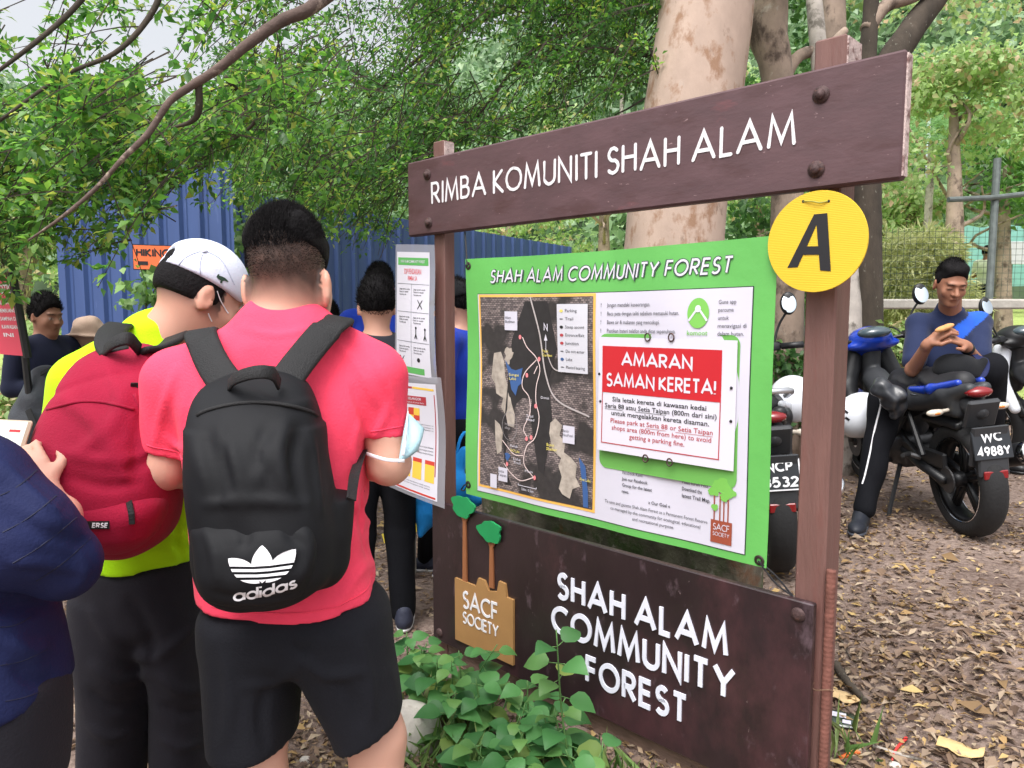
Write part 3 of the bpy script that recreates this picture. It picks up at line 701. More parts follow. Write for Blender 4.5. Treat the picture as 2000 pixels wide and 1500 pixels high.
# lamp column on the slope
lb = PX(1812, 430, 26); lp = empty("lamp_post", lb - [0, 0, 1.5], "thin pale lamp post among the trees right of the header board", "lamp post")
m = MB(); m.tube([lb - [0, 0, 1.5], PX(1816, 165, 26)], [.09, .06], 10); m.build("pole", pbr("galvanised", lin(196, 204, 214), .5, metal=.2), lp)
m = MB(); q = PX(1816, 165, 26); m.tube(spl([q, q + [.3, 0, .15], q + [.9, 0, .2]], 8), .04, 8); m.box(q + [1.1, 0, .2], (.3, .12, .06), bev=.03); m.build("lamp_head", M_post, lp)

# leaf litter --------------------------------------------------------------
M_litter = leafmat("dry_leaf", [lin(76, 60, 52), lin(128, 106, 88), lin(160, 138, 116), lin(98, 80, 70), lin(178, 160, 138), lin(134, 114, 100), lin(86, 70, 62), lin(164, 134, 92), lin(188, 164, 112)], .1, .75, .2)
rl = np.random.default_rng(41); n = 90000; dd = 1.5 + 9 * rl.random(n) ** 1.6; uu = rl.uniform(-250, 2250, n); xx = (uu - 1000) / F * dd
den = .5 + .5 * np.sin(xx * 2.3 + 1.1 * np.sin(dd * 1.9)) * np.sin(dd * 2.7 + 1.3 * np.sin(xx * 1.6)) + .15
keep = (rl.random(n) < np.clip(den, .05, 1)); xx, dd = xx[keep], dd[keep]; n = len(xx)
P = np.stack([xx, dd, gz(xx, dd) + rl.uniform(.003, .014, n)], 1); a = rl.uniform(0, 6.283, n); D = unit(np.stack([np.cos(a), np.sin(a), rl.normal(0, .22, n)], 1)); U = unit(rl.normal(size=(n, 3)) * .30 + [0, 0, 1])
nt_w = rl.integers(0, n, 700); twl = MB()
for i in nt_w[:420]:
    p = P[i] + [0, 0, .006]; a_ = rl.uniform(0, 6.28); d_ = np.array([math.cos(a_), math.sin(a_), 0]) * rl.uniform(.04, .14); twl.tube([p - d_, p + [0, 0, .006], p + d_ + rl.normal(size=3) * .01], [.0028, .0024, .0012], 4, False)
tag(twl.build("dead_twigs", M_bark_branch, origin=(0, 3, 0)), "thin dead twigs strewn among the dry leaves", "twigs", kind='stuff')
V, Q = leaves(P, D, U, rl.uniform(.45, 1, n) ** 2 * .056 * np.where(rl.random(n) < .035, 1.75, 1), rl.uniform(.28, .55, (n, 1)), .25, rl.normal(.08, .22, (n, 1)))
tag(obj("leaf_litter", V, Q, M_litter, origin=(0, 3, 0)), "brown dry leaves strewn over the bare earth", "leaf litter", kind='stuff')
# ================================================================== the sign
BO = np.array([-0.286, 2.87447, 0.0]); BX = np.array([0.71595802, -0.69814333, 0]); BN = np.array([-0.69814333, -0.71595802, 0]); BZ = np.array([0, 0, 1.])
BR = np.array([BX, BN, BZ])
def BP(s, t, off=0):
    s = np.asarray(s, float)[..., None]; t = np.asarray(t, float)[..., None]; off = np.asarray(off, float)[..., None]
    return BO + BX * s + BZ * t + BN * off
def Bst(u, v, off=0):
    r = ray(u, v); o = BO + BN * off; t = ((o - CAM) @ BN) / (r @ BN); P = CAM + r * t; return (P - BO) @ BX, P[2]

# ---- lettering: monoline capitals built from strokes --------------------------------
def arc(cx, cy, rx, ry, a0, a1, n=10): return [(cx + rx * math.cos(math.radians(a)), cy + ry * math.sin(math.radians(a))) for a in np.linspace(a0, a1, n)]
GLY = {
 'A': (.84, [[(0, 0), (.42, 1), (.84, 0)], [(.15, .32), (.69, .32)]]),
 'B': (.54, [[(0, 0), (0, 1), (.24, 1)] + arc(.26, .765, .22, .235, 90, -90) + [(.02, .53)], [(.02, .53), (.28, .53)] + arc(.28, .265, .26, .265, 90, -90) + [(0, 0)]]),
 'C': (.76, [arc(.46, .5, .46, .5, 50, 310, 20)]),
 'D': (.70, [[(0, 0), (0, 1), (.22, 1)] + arc(.22, .5, .48, .5, 90, -90, 16) + [(0, 0)]]),
 'E': (.46, [[(.46, 1), (0, 1), (0, 0), (.46, 0)], [(.02, .53), (.43, .53)]]),
 'F': (.44, [[(.44, 1), (0, 1), (0, 0)], [(.02, .52), (.40, .52)]]),
 'G': (.96, [arc(.5, .5, .5, .5, 45, 330, 20) + [(.98, .45), (.55, .45)]]),
 'H': (.58, [[(0, 0), (0, 1)], [(.58, 0), (.58, 1)], [(.02, .54), (.56, .54)]]),
 'I': (0, [[(0, 0), (0, 1)]]),
 'K': (.56, [[(0, 0), (0, 1)], [(.52, 1), (.03, .50), (.56, 0)]]),
 'L': (.38, [[(0, 1), (0, 0), (.38, 0)]]),
 'M': (.86, [[(0, 0), (.11, 1), (.43, .12), (.75, 1), (.86, 0)]]),
 'N': (.64, [[(0, 0), (0, 1), (.64, 0), (.64, 1)]]),
 'O': (.90, [arc(.45, .5, .45, .5, 90, 450, 32)]),
 'P': (.50, [[(0, 0), (0, 1), (.24, 1)] + arc(.26, .74, .24, .26, 90, -90) + [(.02, .48)]]),
 'R': (.54, [[(0, 0), (0, 1), (.24, 1)] + arc(.26, .74, .24, .26, 90, -90) + [(.02, .48)], [(.20, .47), (.54, 0)]]),
 'S': (.50, [arc(.26, .755, .21, .245, 35, 270, 12) + arc(.25, .255, .25, .255, 88, -145, 14)]),
 'T': (.52, [[(0, 1), (.52, 1)], [(.26, .98), (.26, 0)]]),
 'U': (.58, [[(0, 1), (0, .29)] + arc(.29, .29, .29, .29, 180, 360, 12) + [(.58, 1)]]),
 'W': (1.1, [[(0, 1), (.26, 0), (.55, .95), (.84, 0), (1.1, 1)]]),
 'Y': (.68, [[(0, 1), (.34, .47), (.68, 1)], [(.34, .46), (.34, 0)]]),
 '!': (0, [[(0, 1), (0, .3)], [(0, .06), (0, 0)]]),
 '4': (.56, [[(.42, 0), (.42, 1), (0, .3), (.56, .3)]]), '9': (.52, [arc(.26, .70, .26, .30, 0, 360, 18), [(.52, .68), (.40, .25), (.2, 0)]]),
 '8': (.52, [arc(.26, .75, .22, .25, 90, 450, 16), arc(.26, .26, .26, .26, 90, 450, 18)]),
 '3': (.50, [arc(.24, .76, .22, .24, 140, -90, 12) + arc(.24, .26, .26, .26, 90, -145, 14)]),
 '5': (.50, [[(.46, 1), (.1, 1), (.04, .56)] + arc(.23, .32, .27, .32, 120, -140, 14)]), '2': (.50, [arc(.24, .74, .24, .26, 165, -35, 12) + [(0, 0), (.5, 0)]]),
 'a': (.62, [arc(.30, .31, .30, .31, 0, 360, 22), [(.62, .64), (.62, -.02)]]), 'd': (.62, [arc(.30, .31, .30, .31, 0, 360, 22), [(.62, 1.0), (.62, -.02)]]),
 'i': (0, [[(0, .64), (0, -.02)], [(0, .86), (0, 1.0)]]),
 's': (.40, [arc(.20, .47, .17, .155, 40, 260, 9) + arc(.20, .155, .20, .155, 85, -145, 10)]),
}
def stroke_poly(P, w, rnd):
    """Outline of one stroke: left side, right side."""
    P = np.array(P, float); closed = np.linalg.norm(P[0] - P[-1]) < 1e-6 and len(P) > 3; n = len(P); Lp, Rp = [], []
    for i in range(n):
        if closed: a = P[i - 1] if i > 0 else P[n - 2]; b = P[i + 1] if i < n - 1 else P[1]
        else: a = P[max(i - 1, 0)]; b = P[min(i + 1, n - 1)]
        d1 = P[i] - a; d2 = b - P[i]
        if np.linalg.norm(d1) < 1e-9: d1 = d2
        if np.linalg.norm(d2) < 1e-9: d2 = d1
        d1 = d1 / np.linalg.norm(d1); d2 = d2 / np.linalg.norm(d2); n1 = np.array([-d1[1], d1[0]]); n2 = np.array([-d2[1], d2[0]]); m = n1 + n2
        mm = np.linalg.norm(m); m = m / mm if mm > 1e-6 else n1; k = 1 / max(.42, m @ n1); Lp.append(P[i] + m * k * w / 2); Rp.append(P[i] - m * k * w / 2)
    if rnd and not closed:
        d0 = (P[0] - P[1]) / np.linalg.norm(P[0] - P[1]); d9 = (P[-1] - P[-2]) / np.linalg.norm(P[-1] - P[-2])
        Lp.insert(0, (P[0] + d0 * w * .4) + (Lp[0] - P[0]) * .45); Rp.insert(0, (P[0] + d0 * w * .4) + (Rp[0] - P[0]) * .45)
        Lp.append((P[-1] + d9 * w * .4) + (Lp[-1] - P[-1]) * .45); Rp.append((P[-1] + d9 * w * .4) + (Rp[-1] - P[-1]) * .45)
    return np.array(Lp), np.array(Rp)
def stroke_text(txt, w=.14, gap=.2, space=.42, slant=0, rnd=False, jit=0, seed=0, dense=False):
    """2-D strokes with cap height 1: list of (left, right) outlines, total width."""
    r = np.random.default_rng(seed); x = w / 2; out = []
    for ch in txt:
        if ch == ' ': x += space; continue
        wd, st = GLY[ch]; dj = r.normal(size=2) * jit
        for s in st:
            q = np.array(s, float); q[:, 1] = w / 2 + q[:, 1] * (1 - w); q = q + dj + [x, 0]
            if dense: q = np.concatenate([np.linspace(q[i], q[i + 1], max(1, int(np.linalg.norm(q[i + 1] - q[i]) / .16)), endpoint=False) for i in range(len(q) - 1)] + [q[-1:]])
            if jit: q = q + r.normal(size=q.shape) * jit * .5
            q[:, 0] += q[:, 1] * slant; out.append(stroke_poly(q, w * (1 + r.normal() * jit * 2), rnd))
        x += wd + gap + w * .55
    return out, x - gap - w * .55 + w / 2
def letters(mb, place, txt, x0, x1, base, cap, off=0, thick=0, center=False, **k):
    """Lay lettering between x0 and x1 on a surface; place(x, y, off) gives world points."""
    st, W = stroke_text(txt, **k)
    sx = (x1 - x0) / W if x1 is not None else cap
    for i, (Lp, Rp) in enumerate(st):
        o = off + thick + (i % 7) * .00006; n = len(Lp); P = np.concatenate([Lp, Rp])
        top = place(x0 + P[:, 0] * sx, base + P[:, 1] * cap, o)
        if thick > 0:
            bot = place(x0 + P[:, 0] * sx, base + P[:, 1] * cap, off); fs = [(j, n + j, n + j + 1, j + 1) for j in range(n - 1)]
            b = 2 * n; fs += [(j, j + 1, b + j + 1, b + j) for j in range(n - 1)] + [(n + j + 1, n + j, b + n + j, b + n + j + 1) for j in range(n - 1)]
            fs += [(0, b, b + n, n), (n - 1, 2 * n - 1, b + 2 * n - 1, b + n - 1)]
            mb.add(np.concatenate([top, bot]), fs)
        else: mb.add(top, [(j, n + j, n + j + 1, j + 1) for j in range(n - 1)])
    return mb
TXT = {}
def small_text(mb, place, txt, x0, x1, base, cap, off, bold=0):
    """Small print from Blender's built-in face."""
    key = (txt, bold)
    if key not in TXT:
        cu = bpy.data.curves.new("print", 'FONT'); cu.body = txt; cu.size = 1; cu.resolution_u = 2; cu.offset = bold; o = bpy.data.objects.new("print", cu); COL.objects.link(o)
        me = bpy.data.meshes.new_from_object(o); V = np.array([v.co[:2] for v in me.vertices]); Fc = [tuple(p.vertices) for p in me.polygons]
        bpy.data.objects.remove(o); bpy.data.curves.remove(cu); bpy.data.meshes.remove(me); TXT[key] = (V, Fc)
    V, Fc = TXT[key]; h = .73; w = V[:, 0].max()
    sx = (x1 - x0) / w if x1 is not None else cap / h
    return mb.add(place(x0 + V[:, 0] * sx, base + V[:, 1] * cap / h, off), Fc)
def sheet(mb, place, x0, y0, x1, y1, off, nx=10, ny=10):
    X, Y = np.meshgrid(np.linspace(x0, x1, nx + 1), np.linspace(y0, y1, ny + 1), indexing='ij'); i = (np.arange(nx)[:, None] * (ny + 1) + np.arange(ny)[None]).ravel()
    return mb.add(place(X.ravel(), Y.ravel(), off), np.stack([i, i + ny + 1, i + ny + 2, i + 1], 1))
def poly(mb, place, pts, off):
    P = np.array(pts, float); return mb.add(place(P[:, 0], P[:, 1], off), [tuple(range(len(P)))])
def blob(cx, cy, rx, ry, n=26, seed=0, rough=.18):
    r = np.random.default_rng(seed); a = np.linspace(0, 6.283, n, endpoint=False); q = 1 + rough * (np.sin(a * 3 + r.uniform(0, 6)) + .7 * np.sin(a * 5 + r.uniform(0, 6)) + .5 * np.sin(a * 8 + r.uniform(0, 6)))
    return list(zip(cx + rx * q * np.cos(a), cy + ry * q * np.sin(a)))
def line(mb, place, pts, w, off):
    pts = np.array(pts, float)
    if len(pts) < 8: pts = np.concatenate([np.linspace(pts[i], pts[i + 1], 16, endpoint=False) for i in range(len(pts) - 1)] + [pts[-1:]])
    Lp, Rp = stroke_poly(pts, w, False); n = len(Lp); P = np.concatenate([Lp, Rp]); return mb.add(place(P[:, 0], P[:, 1], off), [(j, n + j, n + j + 1, j + 1) for j in range(n - 1)])

M_head = pbr("brown_header_paint", lin(86, 62, 66), .55, var=.18, vscale=5, bump=.10, bscale=30, stretch=(1, 1, 3), spots=[(lin(76, 50, 52), 3.5, .5, .64), (lin(150, 124, 126), 34, .665, .72), (lin(118, 68, 72), 2.4, .62, .74)])
M_low = pbr("dark_brown_paint", lin(44, 32, 35), .34, var=.3, vscale=4, bump=.12, bscale=25, stretch=(1, 1, .6), spots=[(lin(72, 46, 50), 2.5, .52, .66), (lin(120, 104, 104), 55, .69, .75), (lin(104, 86, 94), 13, .60, .80)], coat=.1)
M_wood = pbr("brown_post_paint", lin(114, 82, 76), .6, var=.14, vscale=6, bump=.3, bscale=40, stretch=(4, 4, .5), spots=[(lin(112, 74, 68), 5, .52, .66), (lin(176, 150, 140), 45, .72, .76)])
M_endgrain = pbr("weathered_end", lin(196, 176, 172), .85, var=.25, vscale=40, bump=.5, bscale=120, spots=[(lin(120, 90, 86), 30, .5, .62)])
M_wpaint = pbr("white_letter_paint", lin(224, 222, 226), .6, var=.06, vscale=20, bump=.1, bscale=80, spots=[(lin(168, 160, 162), 60, .68, .74)])
M_wplate = pbr("white_raised_letter", lin(220, 222, 236), .45, var=.05, vscale=12)
M_bolt = pbr("rusty_bolt", lin(78, 60, 60), .65, metal=.4, var=.3, vscale=60, bump=.3, bscale=150, spots=[(lin(108, 74, 64), 80, .56, .68)])
sign = empty("park_sign", BP(.72, 0, -.05), "tall brown wooden sign frame with white RIMBA KOMUNITI SHAH ALAM header", "sign")
PWID = .078; PD = .10
for s0, zt in ((-.05, 2.063), (1.417, 2.075)):
    m = MB(); wdt = .062 if s0 < 0 else PWID; b0 = -.2; PD = .055 if s0 < 0 else .095; s0 += -.012 if s0 < 0 else .0
    m.box(BP(s0 + wdt / 2, (zt + b0) / 2, -.034 - PD / 2), (wdt / 2, PD / 2, (zt - b0) / 2), BR, .004); p_ = m.build("post", M_wood, sign)
    m = MB(); m.box(BP(s0 + wdt + .0015, zt - .045, -.034 - PD / 2), (.002, PD / 2 - .004, .04), BR); m.build("weathered_patch", M_endgrain, p_)
m = MB(); HS0, HS1, HZ0, HZ1 = -.182, 1.642, 1.708, 1.996
Vb = MB(); Vb.box(BP((HS0 + HS1) / 2, (HZ0 + HZ1) / 2, -.018), ((HS1 - HS0) / 2, .018, (HZ1 - HZ0) / 2), BR, .006); header = Vb.build("header_board", M_head, sign)
m = MB(); m.box(BP(HS1 + .001, (HZ0 + HZ1) / 2, -.019), (.002, .0145, (HZ1 - HZ0) / 2 - .008), BR); m.build("weathered_edge", M_endgrain, header)
m = MB(); letters(m, BP, "RIMBA KOMUNITI SHAH ALAM", -.032, 1.393, 1.820, .083, .0008, .0012, w=.125, gap=.19, space=.30, rnd=True, jit=.012, seed=4); m.build("lettering", M_wpaint, header)
for s_, z_ in ((-.055, 1.935), (-.05, 1.752), (1.452, 1.932), (1.447, 1.755)):
    m = MB(); m.lathe(BP(s_, z_, 0), BN, [(.021, 0), (.021, .0035), (.012, .004), (.013, .009), (.010, .014), (.0, .0155)], 16); m.build("bolt", M_bolt, header, True)
# lower panel
LS0, LS1, LZ0, LZ1 = -.046, 1.483, .085, .656
m = MB(); m.box(BP((LS0 + LS1) / 2, (LZ0 + LZ1) / 2, -.009), ((LS1 - LS0) / 2, .012, (LZ1 - LZ0) / 2), BR, .003); low = m.build("lower_panel", M_low, sign)
m = MB()
letters(m, BP, "SHAH ALAM", .617, 1.252, .436, .096, .003, .004, w=.17, gap=.20, space=.30)
letters(m, BP, "COMMUNITY", .594, 1.276, .314, .098, .003, .004, w=.17, gap=.19)
letters(m, BP, "FOREST", .745, 1.128, .184, .096, .003, .004, w=.17, gap=.19)
m.build("lettering", M_wplate, low)
for s_, z_ in ((-.005, .12), (1.445, .62)):
    m = MB(); m.lathe(BP(s_, z_, .003), BN, [(.019, 0), (.018, .004), (.010, .0065), (0, .0075)], 16); m.build("bolt", M_bolt, low, True)
m = MB(); m.box(BP(.72, .045, -.055), (.72, .02, .05), BR, .004); m.build("bottom_rail", pbr("raw_wood", lin(120, 98, 88), .8, var=.25, vscale=12, bump=.4, stretch=(1, 1, 4)), sign)
# emblem on the lower panel: tan block with two cut-out trees
M_tan = pbr("tan_board", lin(160, 120, 74), .6, var=.06, vscale=14, ripple=('Z', 60, .05))
M_egreen = pbr("emblem_green", lin(26, 140, 80), .55, var=.06, vscale=20)
M_etrunk = pbr("emblem_trunk", lin(146, 92, 58), .6, var=.08, vscale=20)
def bprism(mb, pts, o0, o1): P = np.array(pts); return mb.prism([(x, y) for x, y in P], BX, BZ, BO + BN * o0, BN * (o1 - o0))
m = MB(); bprism(m, [(.102, .131), (.418, .131), (.418, .376), (.385, .378), (.377, .425), (.345, .428), (.335, .385), (.29, .376), (.268, .41), (.235, .412), (.222, .376), (.102, .379)][::-1], .004, .014); emb = m.build("emblem", M_tan, low)
m = MB(); letters(m, BP, "SACF", .148, .342, .272, .072, .0145, .002, w=.14, gap=.12); m.build("lettering", M_wpaint, emb); m = MB(); letters(m, BP, "SOCIETY", .148, .345, .212, .048, .0145, .002, w=.14, gap=.12); m.build("lettering", M_wpaint, emb)
for (sx, zb, zc, r, sd_) in ((.155, .378, .650, .062, 3), (.302, .39, .583, .06, 5)):
    m = MB(); bprism(m, [(sx - .012, zb), (sx + .012, zb), (sx + .008, zc - .04), (sx + .032, zc), (sx + .018, zc), (sx, zc - .025), (sx - .018, zc), (sx - .03, zc), (sx - .008, zc - .04)][::-1], .004, .011); m.build("trunk_cutout", M_etrunk, emb)
    m = MB(); bprism(m, blob(sx, zc + .022, r, r * .66, 30, sd_, .10), .012, .020); m.build("crown_cutout", M_egreen, emb)
# reinforcing bar tied to the right post
M_rust = pbr("rust", lin(126, 82, 72), .85, metal=.2, var=.25, vscale=50, bump=.3, bscale=150)
m = MB(); zz = np.linspace(-.15, .748, 220); c = np.array([BP(1.512, z, -.03) for z in zz]); m.tube(c, .0115 + .0009 * (np.sin(zz * 2 * math.pi / .013) > .2), 10)
rb_ = m.build("steel_bar", M_rust, smooth=True, origin=BP(1.512, 0, -.03)); tag(rb_, "rusty ribbed steel bar wired against the right sign post", "steel bar")
m = MB(); t_ = np.linspace(0, 6.283, 20); m.tube([BP(1.503 + .026 * math.cos(a), .43 + .006 * math.sin(a * 2), -.03 + .02 * math.sin(a)) for a in t_], .0016, 5); m.build("wire_tie", pbr("wire", lin(150, 120, 100), .5, metal=.6), rb_)

# ---- green banner -------------------------------------------------------------------
def wv(s, t): return .014 + .006 * np.sin(s * 5.1 + 1.1 * t) + .004 * np.sin(t * 8.3 + s * 3) + .003 * np.sin(s * 17 + t * 6)
def BB(s, t, off): s = np.asarray(s, float); t = np.asarray(t, float); return BP(s, t - .006 * np.sin((s - .18) / 1.18 * math.pi), wv(s, t) + off)
def flat(name, c, rough=.5, **k): return pbr(name, lin(*c), rough, **k)
M_bgreen = flat("banner_green", (98, 176, 88), .45, var=.06, vscale=5, bump=.35, bscale=6)
M_bwhite = flat("banner_white", (204, 202, 216), .45, var=.02, vscale=4, bump=.2, bscale=6)
M_black = flat("print_black", (28, 28, 32), .5); M_dgrey = flat("print_grey", (58, 58, 66), .5); M_orange = flat("print_orange", (238, 184, 92), .5); M_red = flat("print_red", (192, 36, 46), .42, var=.05, vscale=6)
M_redtxt = flat("print_red_text", (176, 62, 70), .5); M_pwhite = flat("print_white", (212, 210, 222), .45); M_klogo = flat("print_leaf_green", (118, 186, 84), .5); M_lake = flat("print_lake_blue", (58, 92, 146), .5); M_sand = flat("print_sand", (168, 158, 148), .5, var=.3, vscale=38); M_yel = flat("print_yellow", (230, 214, 110), .5); M_brownp = flat("print_brown", (150, 74, 54), .5)
ban = empty("banner", BP(.77, .73, .015), "green printed vinyl banner with a trail map, roped between the posts", "banner")
m = MB(); sheet(m, BB, .182, .728, 1.362, 1.600, 0, 60, 40); o_ = m.build("sheet", M_bgreen, ban); mod = o_.modifiers.new("thick", 'SOLIDIFY'); mod.thickness = .0012; mod.offset = -1
m = MB(); letters(m, BB, "SHAH ALAM COMMUNITY FOREST", .308, 1.238, 1.508, .052, .0022, w=.235, gap=.10, space=.30, slant=.2); m.build("lettering_outline", flat("outline_grey", (62, 78, 74)), ban)
m = MB(); letters(m, BB, "SHAH ALAM COMMUNITY FOREST", .3105, 1.2355, 1.5105, .047, .0036, w=.135, gap=.20, space=.42, slant=.2); m.build("lettering", M_pwhite, ban)
m = MB(); sheet(m, BB, .2445, .7505, 1.3025, 1.4745, .0012, 40, 30); m.build("white_panel_border", flat("border", (40, 52, 44)), ban)
m = MB(); sheet(m, BB, .247, .753, 1.300, 1.472, .0024, 40, 30); wp = m.build("white_panel", M_bwhite, ban)
# trail map
M_map = bpy.data.materials.new("aerial_photo"); M_map.use_nodes = True
def _map():
    nt = M_map.node_tree; N = nt.nodes; L = nt.links; b = N["Principled BSDF"]; b.inputs['Roughness'].default_value = .5
    tc = N.new("ShaderNodeTexCoord"); mp = N.new("ShaderNodeMapping"); mp.inputs['Rotation'].default_value = (0, 0, math.radians(44.3)); L.new(tc.outputs['Object'], mp.inputs[0])
    v1 = N.new("ShaderNodeTexVoronoi"); v1.inputs['Scale'].default_value = 16; v1.feature = 'DISTANCE_TO_EDGE'; L.new(mp.outputs[0], v1.inputs[0])
    br = N.new("ShaderNodeTexBrick"); br.inputs['Scale'].default_value = 38; br.inputs['Mortar Size'].default_value = .03; br.inputs['Color1'].default_value = (*lin(150, 136, 134), 1); br.inputs['Color2'].default_value = (*lin(84, 76, 78), 1); br.inputs['Mortar'].default_value = (*lin(40, 38, 40), 1)
    sw = N.new("ShaderNodeSeparateXYZ"); cb = N.new("ShaderNodeCombineXYZ"); L.new(mp.outputs[0], sw.inputs[0]); L.new(sw.outputs[0], cb.inputs[0]); L.new(sw.outputs[2], cb.inputs[1]); L.new(cb.outputs[0], br.inputs[0])
    ns = N.new("ShaderNodeTexNoise"); ns.inputs['Scale'].default_value = 5.5; ns.inputs['Detail'].default_value = 3; L.new(mp.outputs[0], ns.inputs[0])
    mr = N.new("ShaderNodeMapRange"); mr.inputs[1].default_value = .44; mr.inputs[2].default_value = .50; L.new(ns.outputs[0], mr.inputs[0])
    nf = N.new("ShaderNodeTexNoise"); nf.inputs['Scale'].default_value = 60; nf.inputs['Detail'].default_value = 6; L.new(mp.outputs[0], nf.inputs[0])
    cr = N.new("ShaderNodeValToRGB"); e = cr.color_ramp.elements; e[0].color = (*lin(34, 32, 34), 1); e[1].color = (*lin(66, 62, 62), 1); L.new(nf.outputs[0], cr.inputs[0])
    mx = N.new("ShaderNodeMix"); mx.data_type = 'RGBA'; L.new(mr.outputs[0], mx.inputs[0]); L.new(cr.outputs[0], mx.inputs[6]); L.new(br.outputs[0], mx.inputs[7]); L.new(mx.outputs[2], b.inputs['Base Color'])
_map()
MX0, MX1, MZ0, MZ1 = .262, .772, .780, 1.462      # map rectangle; q(x, y) takes fractions from the top left
def q(x, y): return (MX0 + x * (MX1 - MX0), MZ1 - y * (MZ1 - MZ0))
m = MB(); sheet(m, BB, MX0 - .009, MZ0 - .009, MX1 + .009, MZ1 + .009, .0036, 20, 20); m.build("map_border", M_orange, wp)
m = MB(); sheet(m, BB, MX0, MZ0, MX1, MZ1, .0048, 20, 20); mp_ = m.build("map", M_map, wp)
M_dark = flat("print_forest", (42, 40, 42), .5, var=.2, vscale=30)
m = MB(); poly(m, BB, [q(.30, .22), q(.42, .02), q(.62, .02), q(.70, .25), q(.62, .40), q(.66, .62), q(.60, .88), q(.80, .97), q(.25, .97), q(.22, .72), q(.26, .45)][::-1], .0056); m.build("forest_area", M_dark, mp_)
k_ = 0
for pts in ([q(.13, .29), q(.20, .28), q(.23, .33), q(.24, .41), q(.27, .46), q(.30, .54), q(.335, .60), q(.33, .665), q(.27, .66), q(.25, .61), q(.20, .57), q(.22, .52), q(.15, .50), q(.14, .45), q(.10, .42)], blob(*q(.28, .30), .025, .03, 16, 2), [q(.62, .63), q(.68, .59), q(.74, .62), q(.72, .67), q(.77, .70), q(.76, .75), q(.82, .77), q(.87, .80), q(.86, .86), q(.90, .90), q(.84, .92), q(.82, .97), q(.76, .955), q(.73, .93), q(.75, .87), q(.72, .82), q(.74, .78), q(.67, .75)], [q(.14, .64), q(.19, .66), q(.22, .70), q(.21, .80), q(.17, .82), q(.15, .76)]):
    m = MB(); poly(m, BB, pts[::-1], .0064 + k_ * .0001); k_ += 1; m.build("cleared_area", M_sand, mp_)
m = MB(); poly(m, BB, [q(.24, .32), q(.27, .345), q(.30, .365), q(.34, .37), q(.40, .355), q(.385, .40), q(.40, .43), q(.36, .45), q(.34, .50), q(.30, .47), q(.28, .41)][::-1], .0072); m.build("lake", M_lake, mp_); m = MB(); poly(m, BB, [q(.885, .76), q(.94, .80), q(.965, .92), q(.97, .995), q(.93, .995), q(.92, .90)][::-1], .0073); m.build("lake", M_lake, mp_); m = MB(); poly(m, BB, blob(*q(.27, .82), .012, .014, 14, 3)[::-1], .0072); m.build("lake", M_lake, mp_)
M_trail = flat("trail_white", (226, 206, 204), .5); M_road = flat("road_grey", (180, 172, 172), .5); M_mark = flat("marker_pink", (226, 130, 136), .5)
for i_, pts in enumerate(([(.40, .20), (.44, .25), (.52, .30), (.55, .36), (.52, .44), (.52, .52), (.55, .60), (.52, .70), (.45, .75), (.43, .84), (.52, .90)], [(.52, .31), (.42, .38), (.40, .45), (.46, .50), (.47, .58), (.42, .66), (.45, .70)], [(.22, .74), (.33, .80), (.42, .80)], [(.24, .86), (.30, .90), (.40, .93), (.52, .90)], [(.5, .38), (.53, .34)])):
    m = MB(); line(m, BB, spl([q(*p) for p in pts], 40), .0032, .0080 + i_ * .0001); m.build("trail", M_trail, mp_)
m = MB(); line(m, BB, spl([q(.47, 0), q(.55, .18), q(.60, .38), q(.70, .50), q(.97, .56)], 40), .006, .0080); m.build("road", M_road, mp_); m = MB(); line(m, BB, spl([q(.6, .25), q(.66, .34), q(.74, .36)], 20), .004, .0081); m.build("road", M_road, mp_)
m = MB(); k_ = 0
for (x, y) in ((.38, .20), (.44, .39), (.545, .305), (.52, .54), (.27, .86), (.53, .90), (.45, .71), (.49, .70)):
    m = MB(); poly(m, BB, blob(*q(x, y), .006, .008, 12, 0, 0)[::-1], .0086 + k_ * .0001); k_ += 1; m.build("trail_marker", M_mark, mp_)
m = MB(); k_ = 0
for (x, y, w_, h_) in ((.30, .12, .058, .065), (.23, .92, .045, .05), (.14, 1.0, .032, .05), (.80, .66, .05, .058)):
    a, b = q(x, min(y, .965)); m = MB(); sheet(m, BB, a - w_ / 2, b - h_ / 2, a + w_ / 2, b + h_ / 2, .0090 + k_ * .0001, 1, 1); k_ += 1; m.build("place_label", M_bwhite, mp_)
m = MB(); 
for t_, x, y in (("Alam\nBudiman", .27, .11), ("Setia\nTaipan", .20, .91), ("Bandar\nNusaPuteri", .77, .65)): a, b = q(x, y); small_text(m, BB, t_, a - .01, a + .034, b, .010, .0102)
m.build("place_names", M_dgrey, mp_)
m = MB()
lx0, lz1 = q(.71, .035); lx1, lz0 = q(.965, .36)
sheet(m, BB, lx0, lz0, lx1, lz1, .0090, 6, 6); m.build("legend_box", flat("legend_grey", (206, 206, 216), .5), mp_)
m = MB()
for i_, t_ in enumerate(("Parking", "Trail", "Steep ascent", "Entrance/Exit", "Junction", "Do not enter", "Lake", "Planted bearing")):
    zz_ = lz1 - .022 - i_ * (lz1 - lz0 - .028) / 7.4; small_text(m, BB, t_, lx0 + .036, min(lx0 + .036 + .0072 * len(t_), lx1 - .012), zz_ - .004, .0105, .0100)
m.build("legend_text", M_dgrey, mp_)
m = MB()
for i_, mm in enumerate((M_yel, M_dgrey, M_black, M_redtxt, M_redtxt, M_dgrey, M_lake, M_dgrey)):
    zz_ = lz1 - .022 - i_ * (lz1 - lz0 - .028) / 7.4; k2 = MB(); poly(k2, BB, blob(lx0 + .02, zz_, .008, .005 if i_ not in (1, 5, 7) else .0016, 12, 0, 0)[::-1], .0100); k2.build("legend_symbol", mm, mp_)
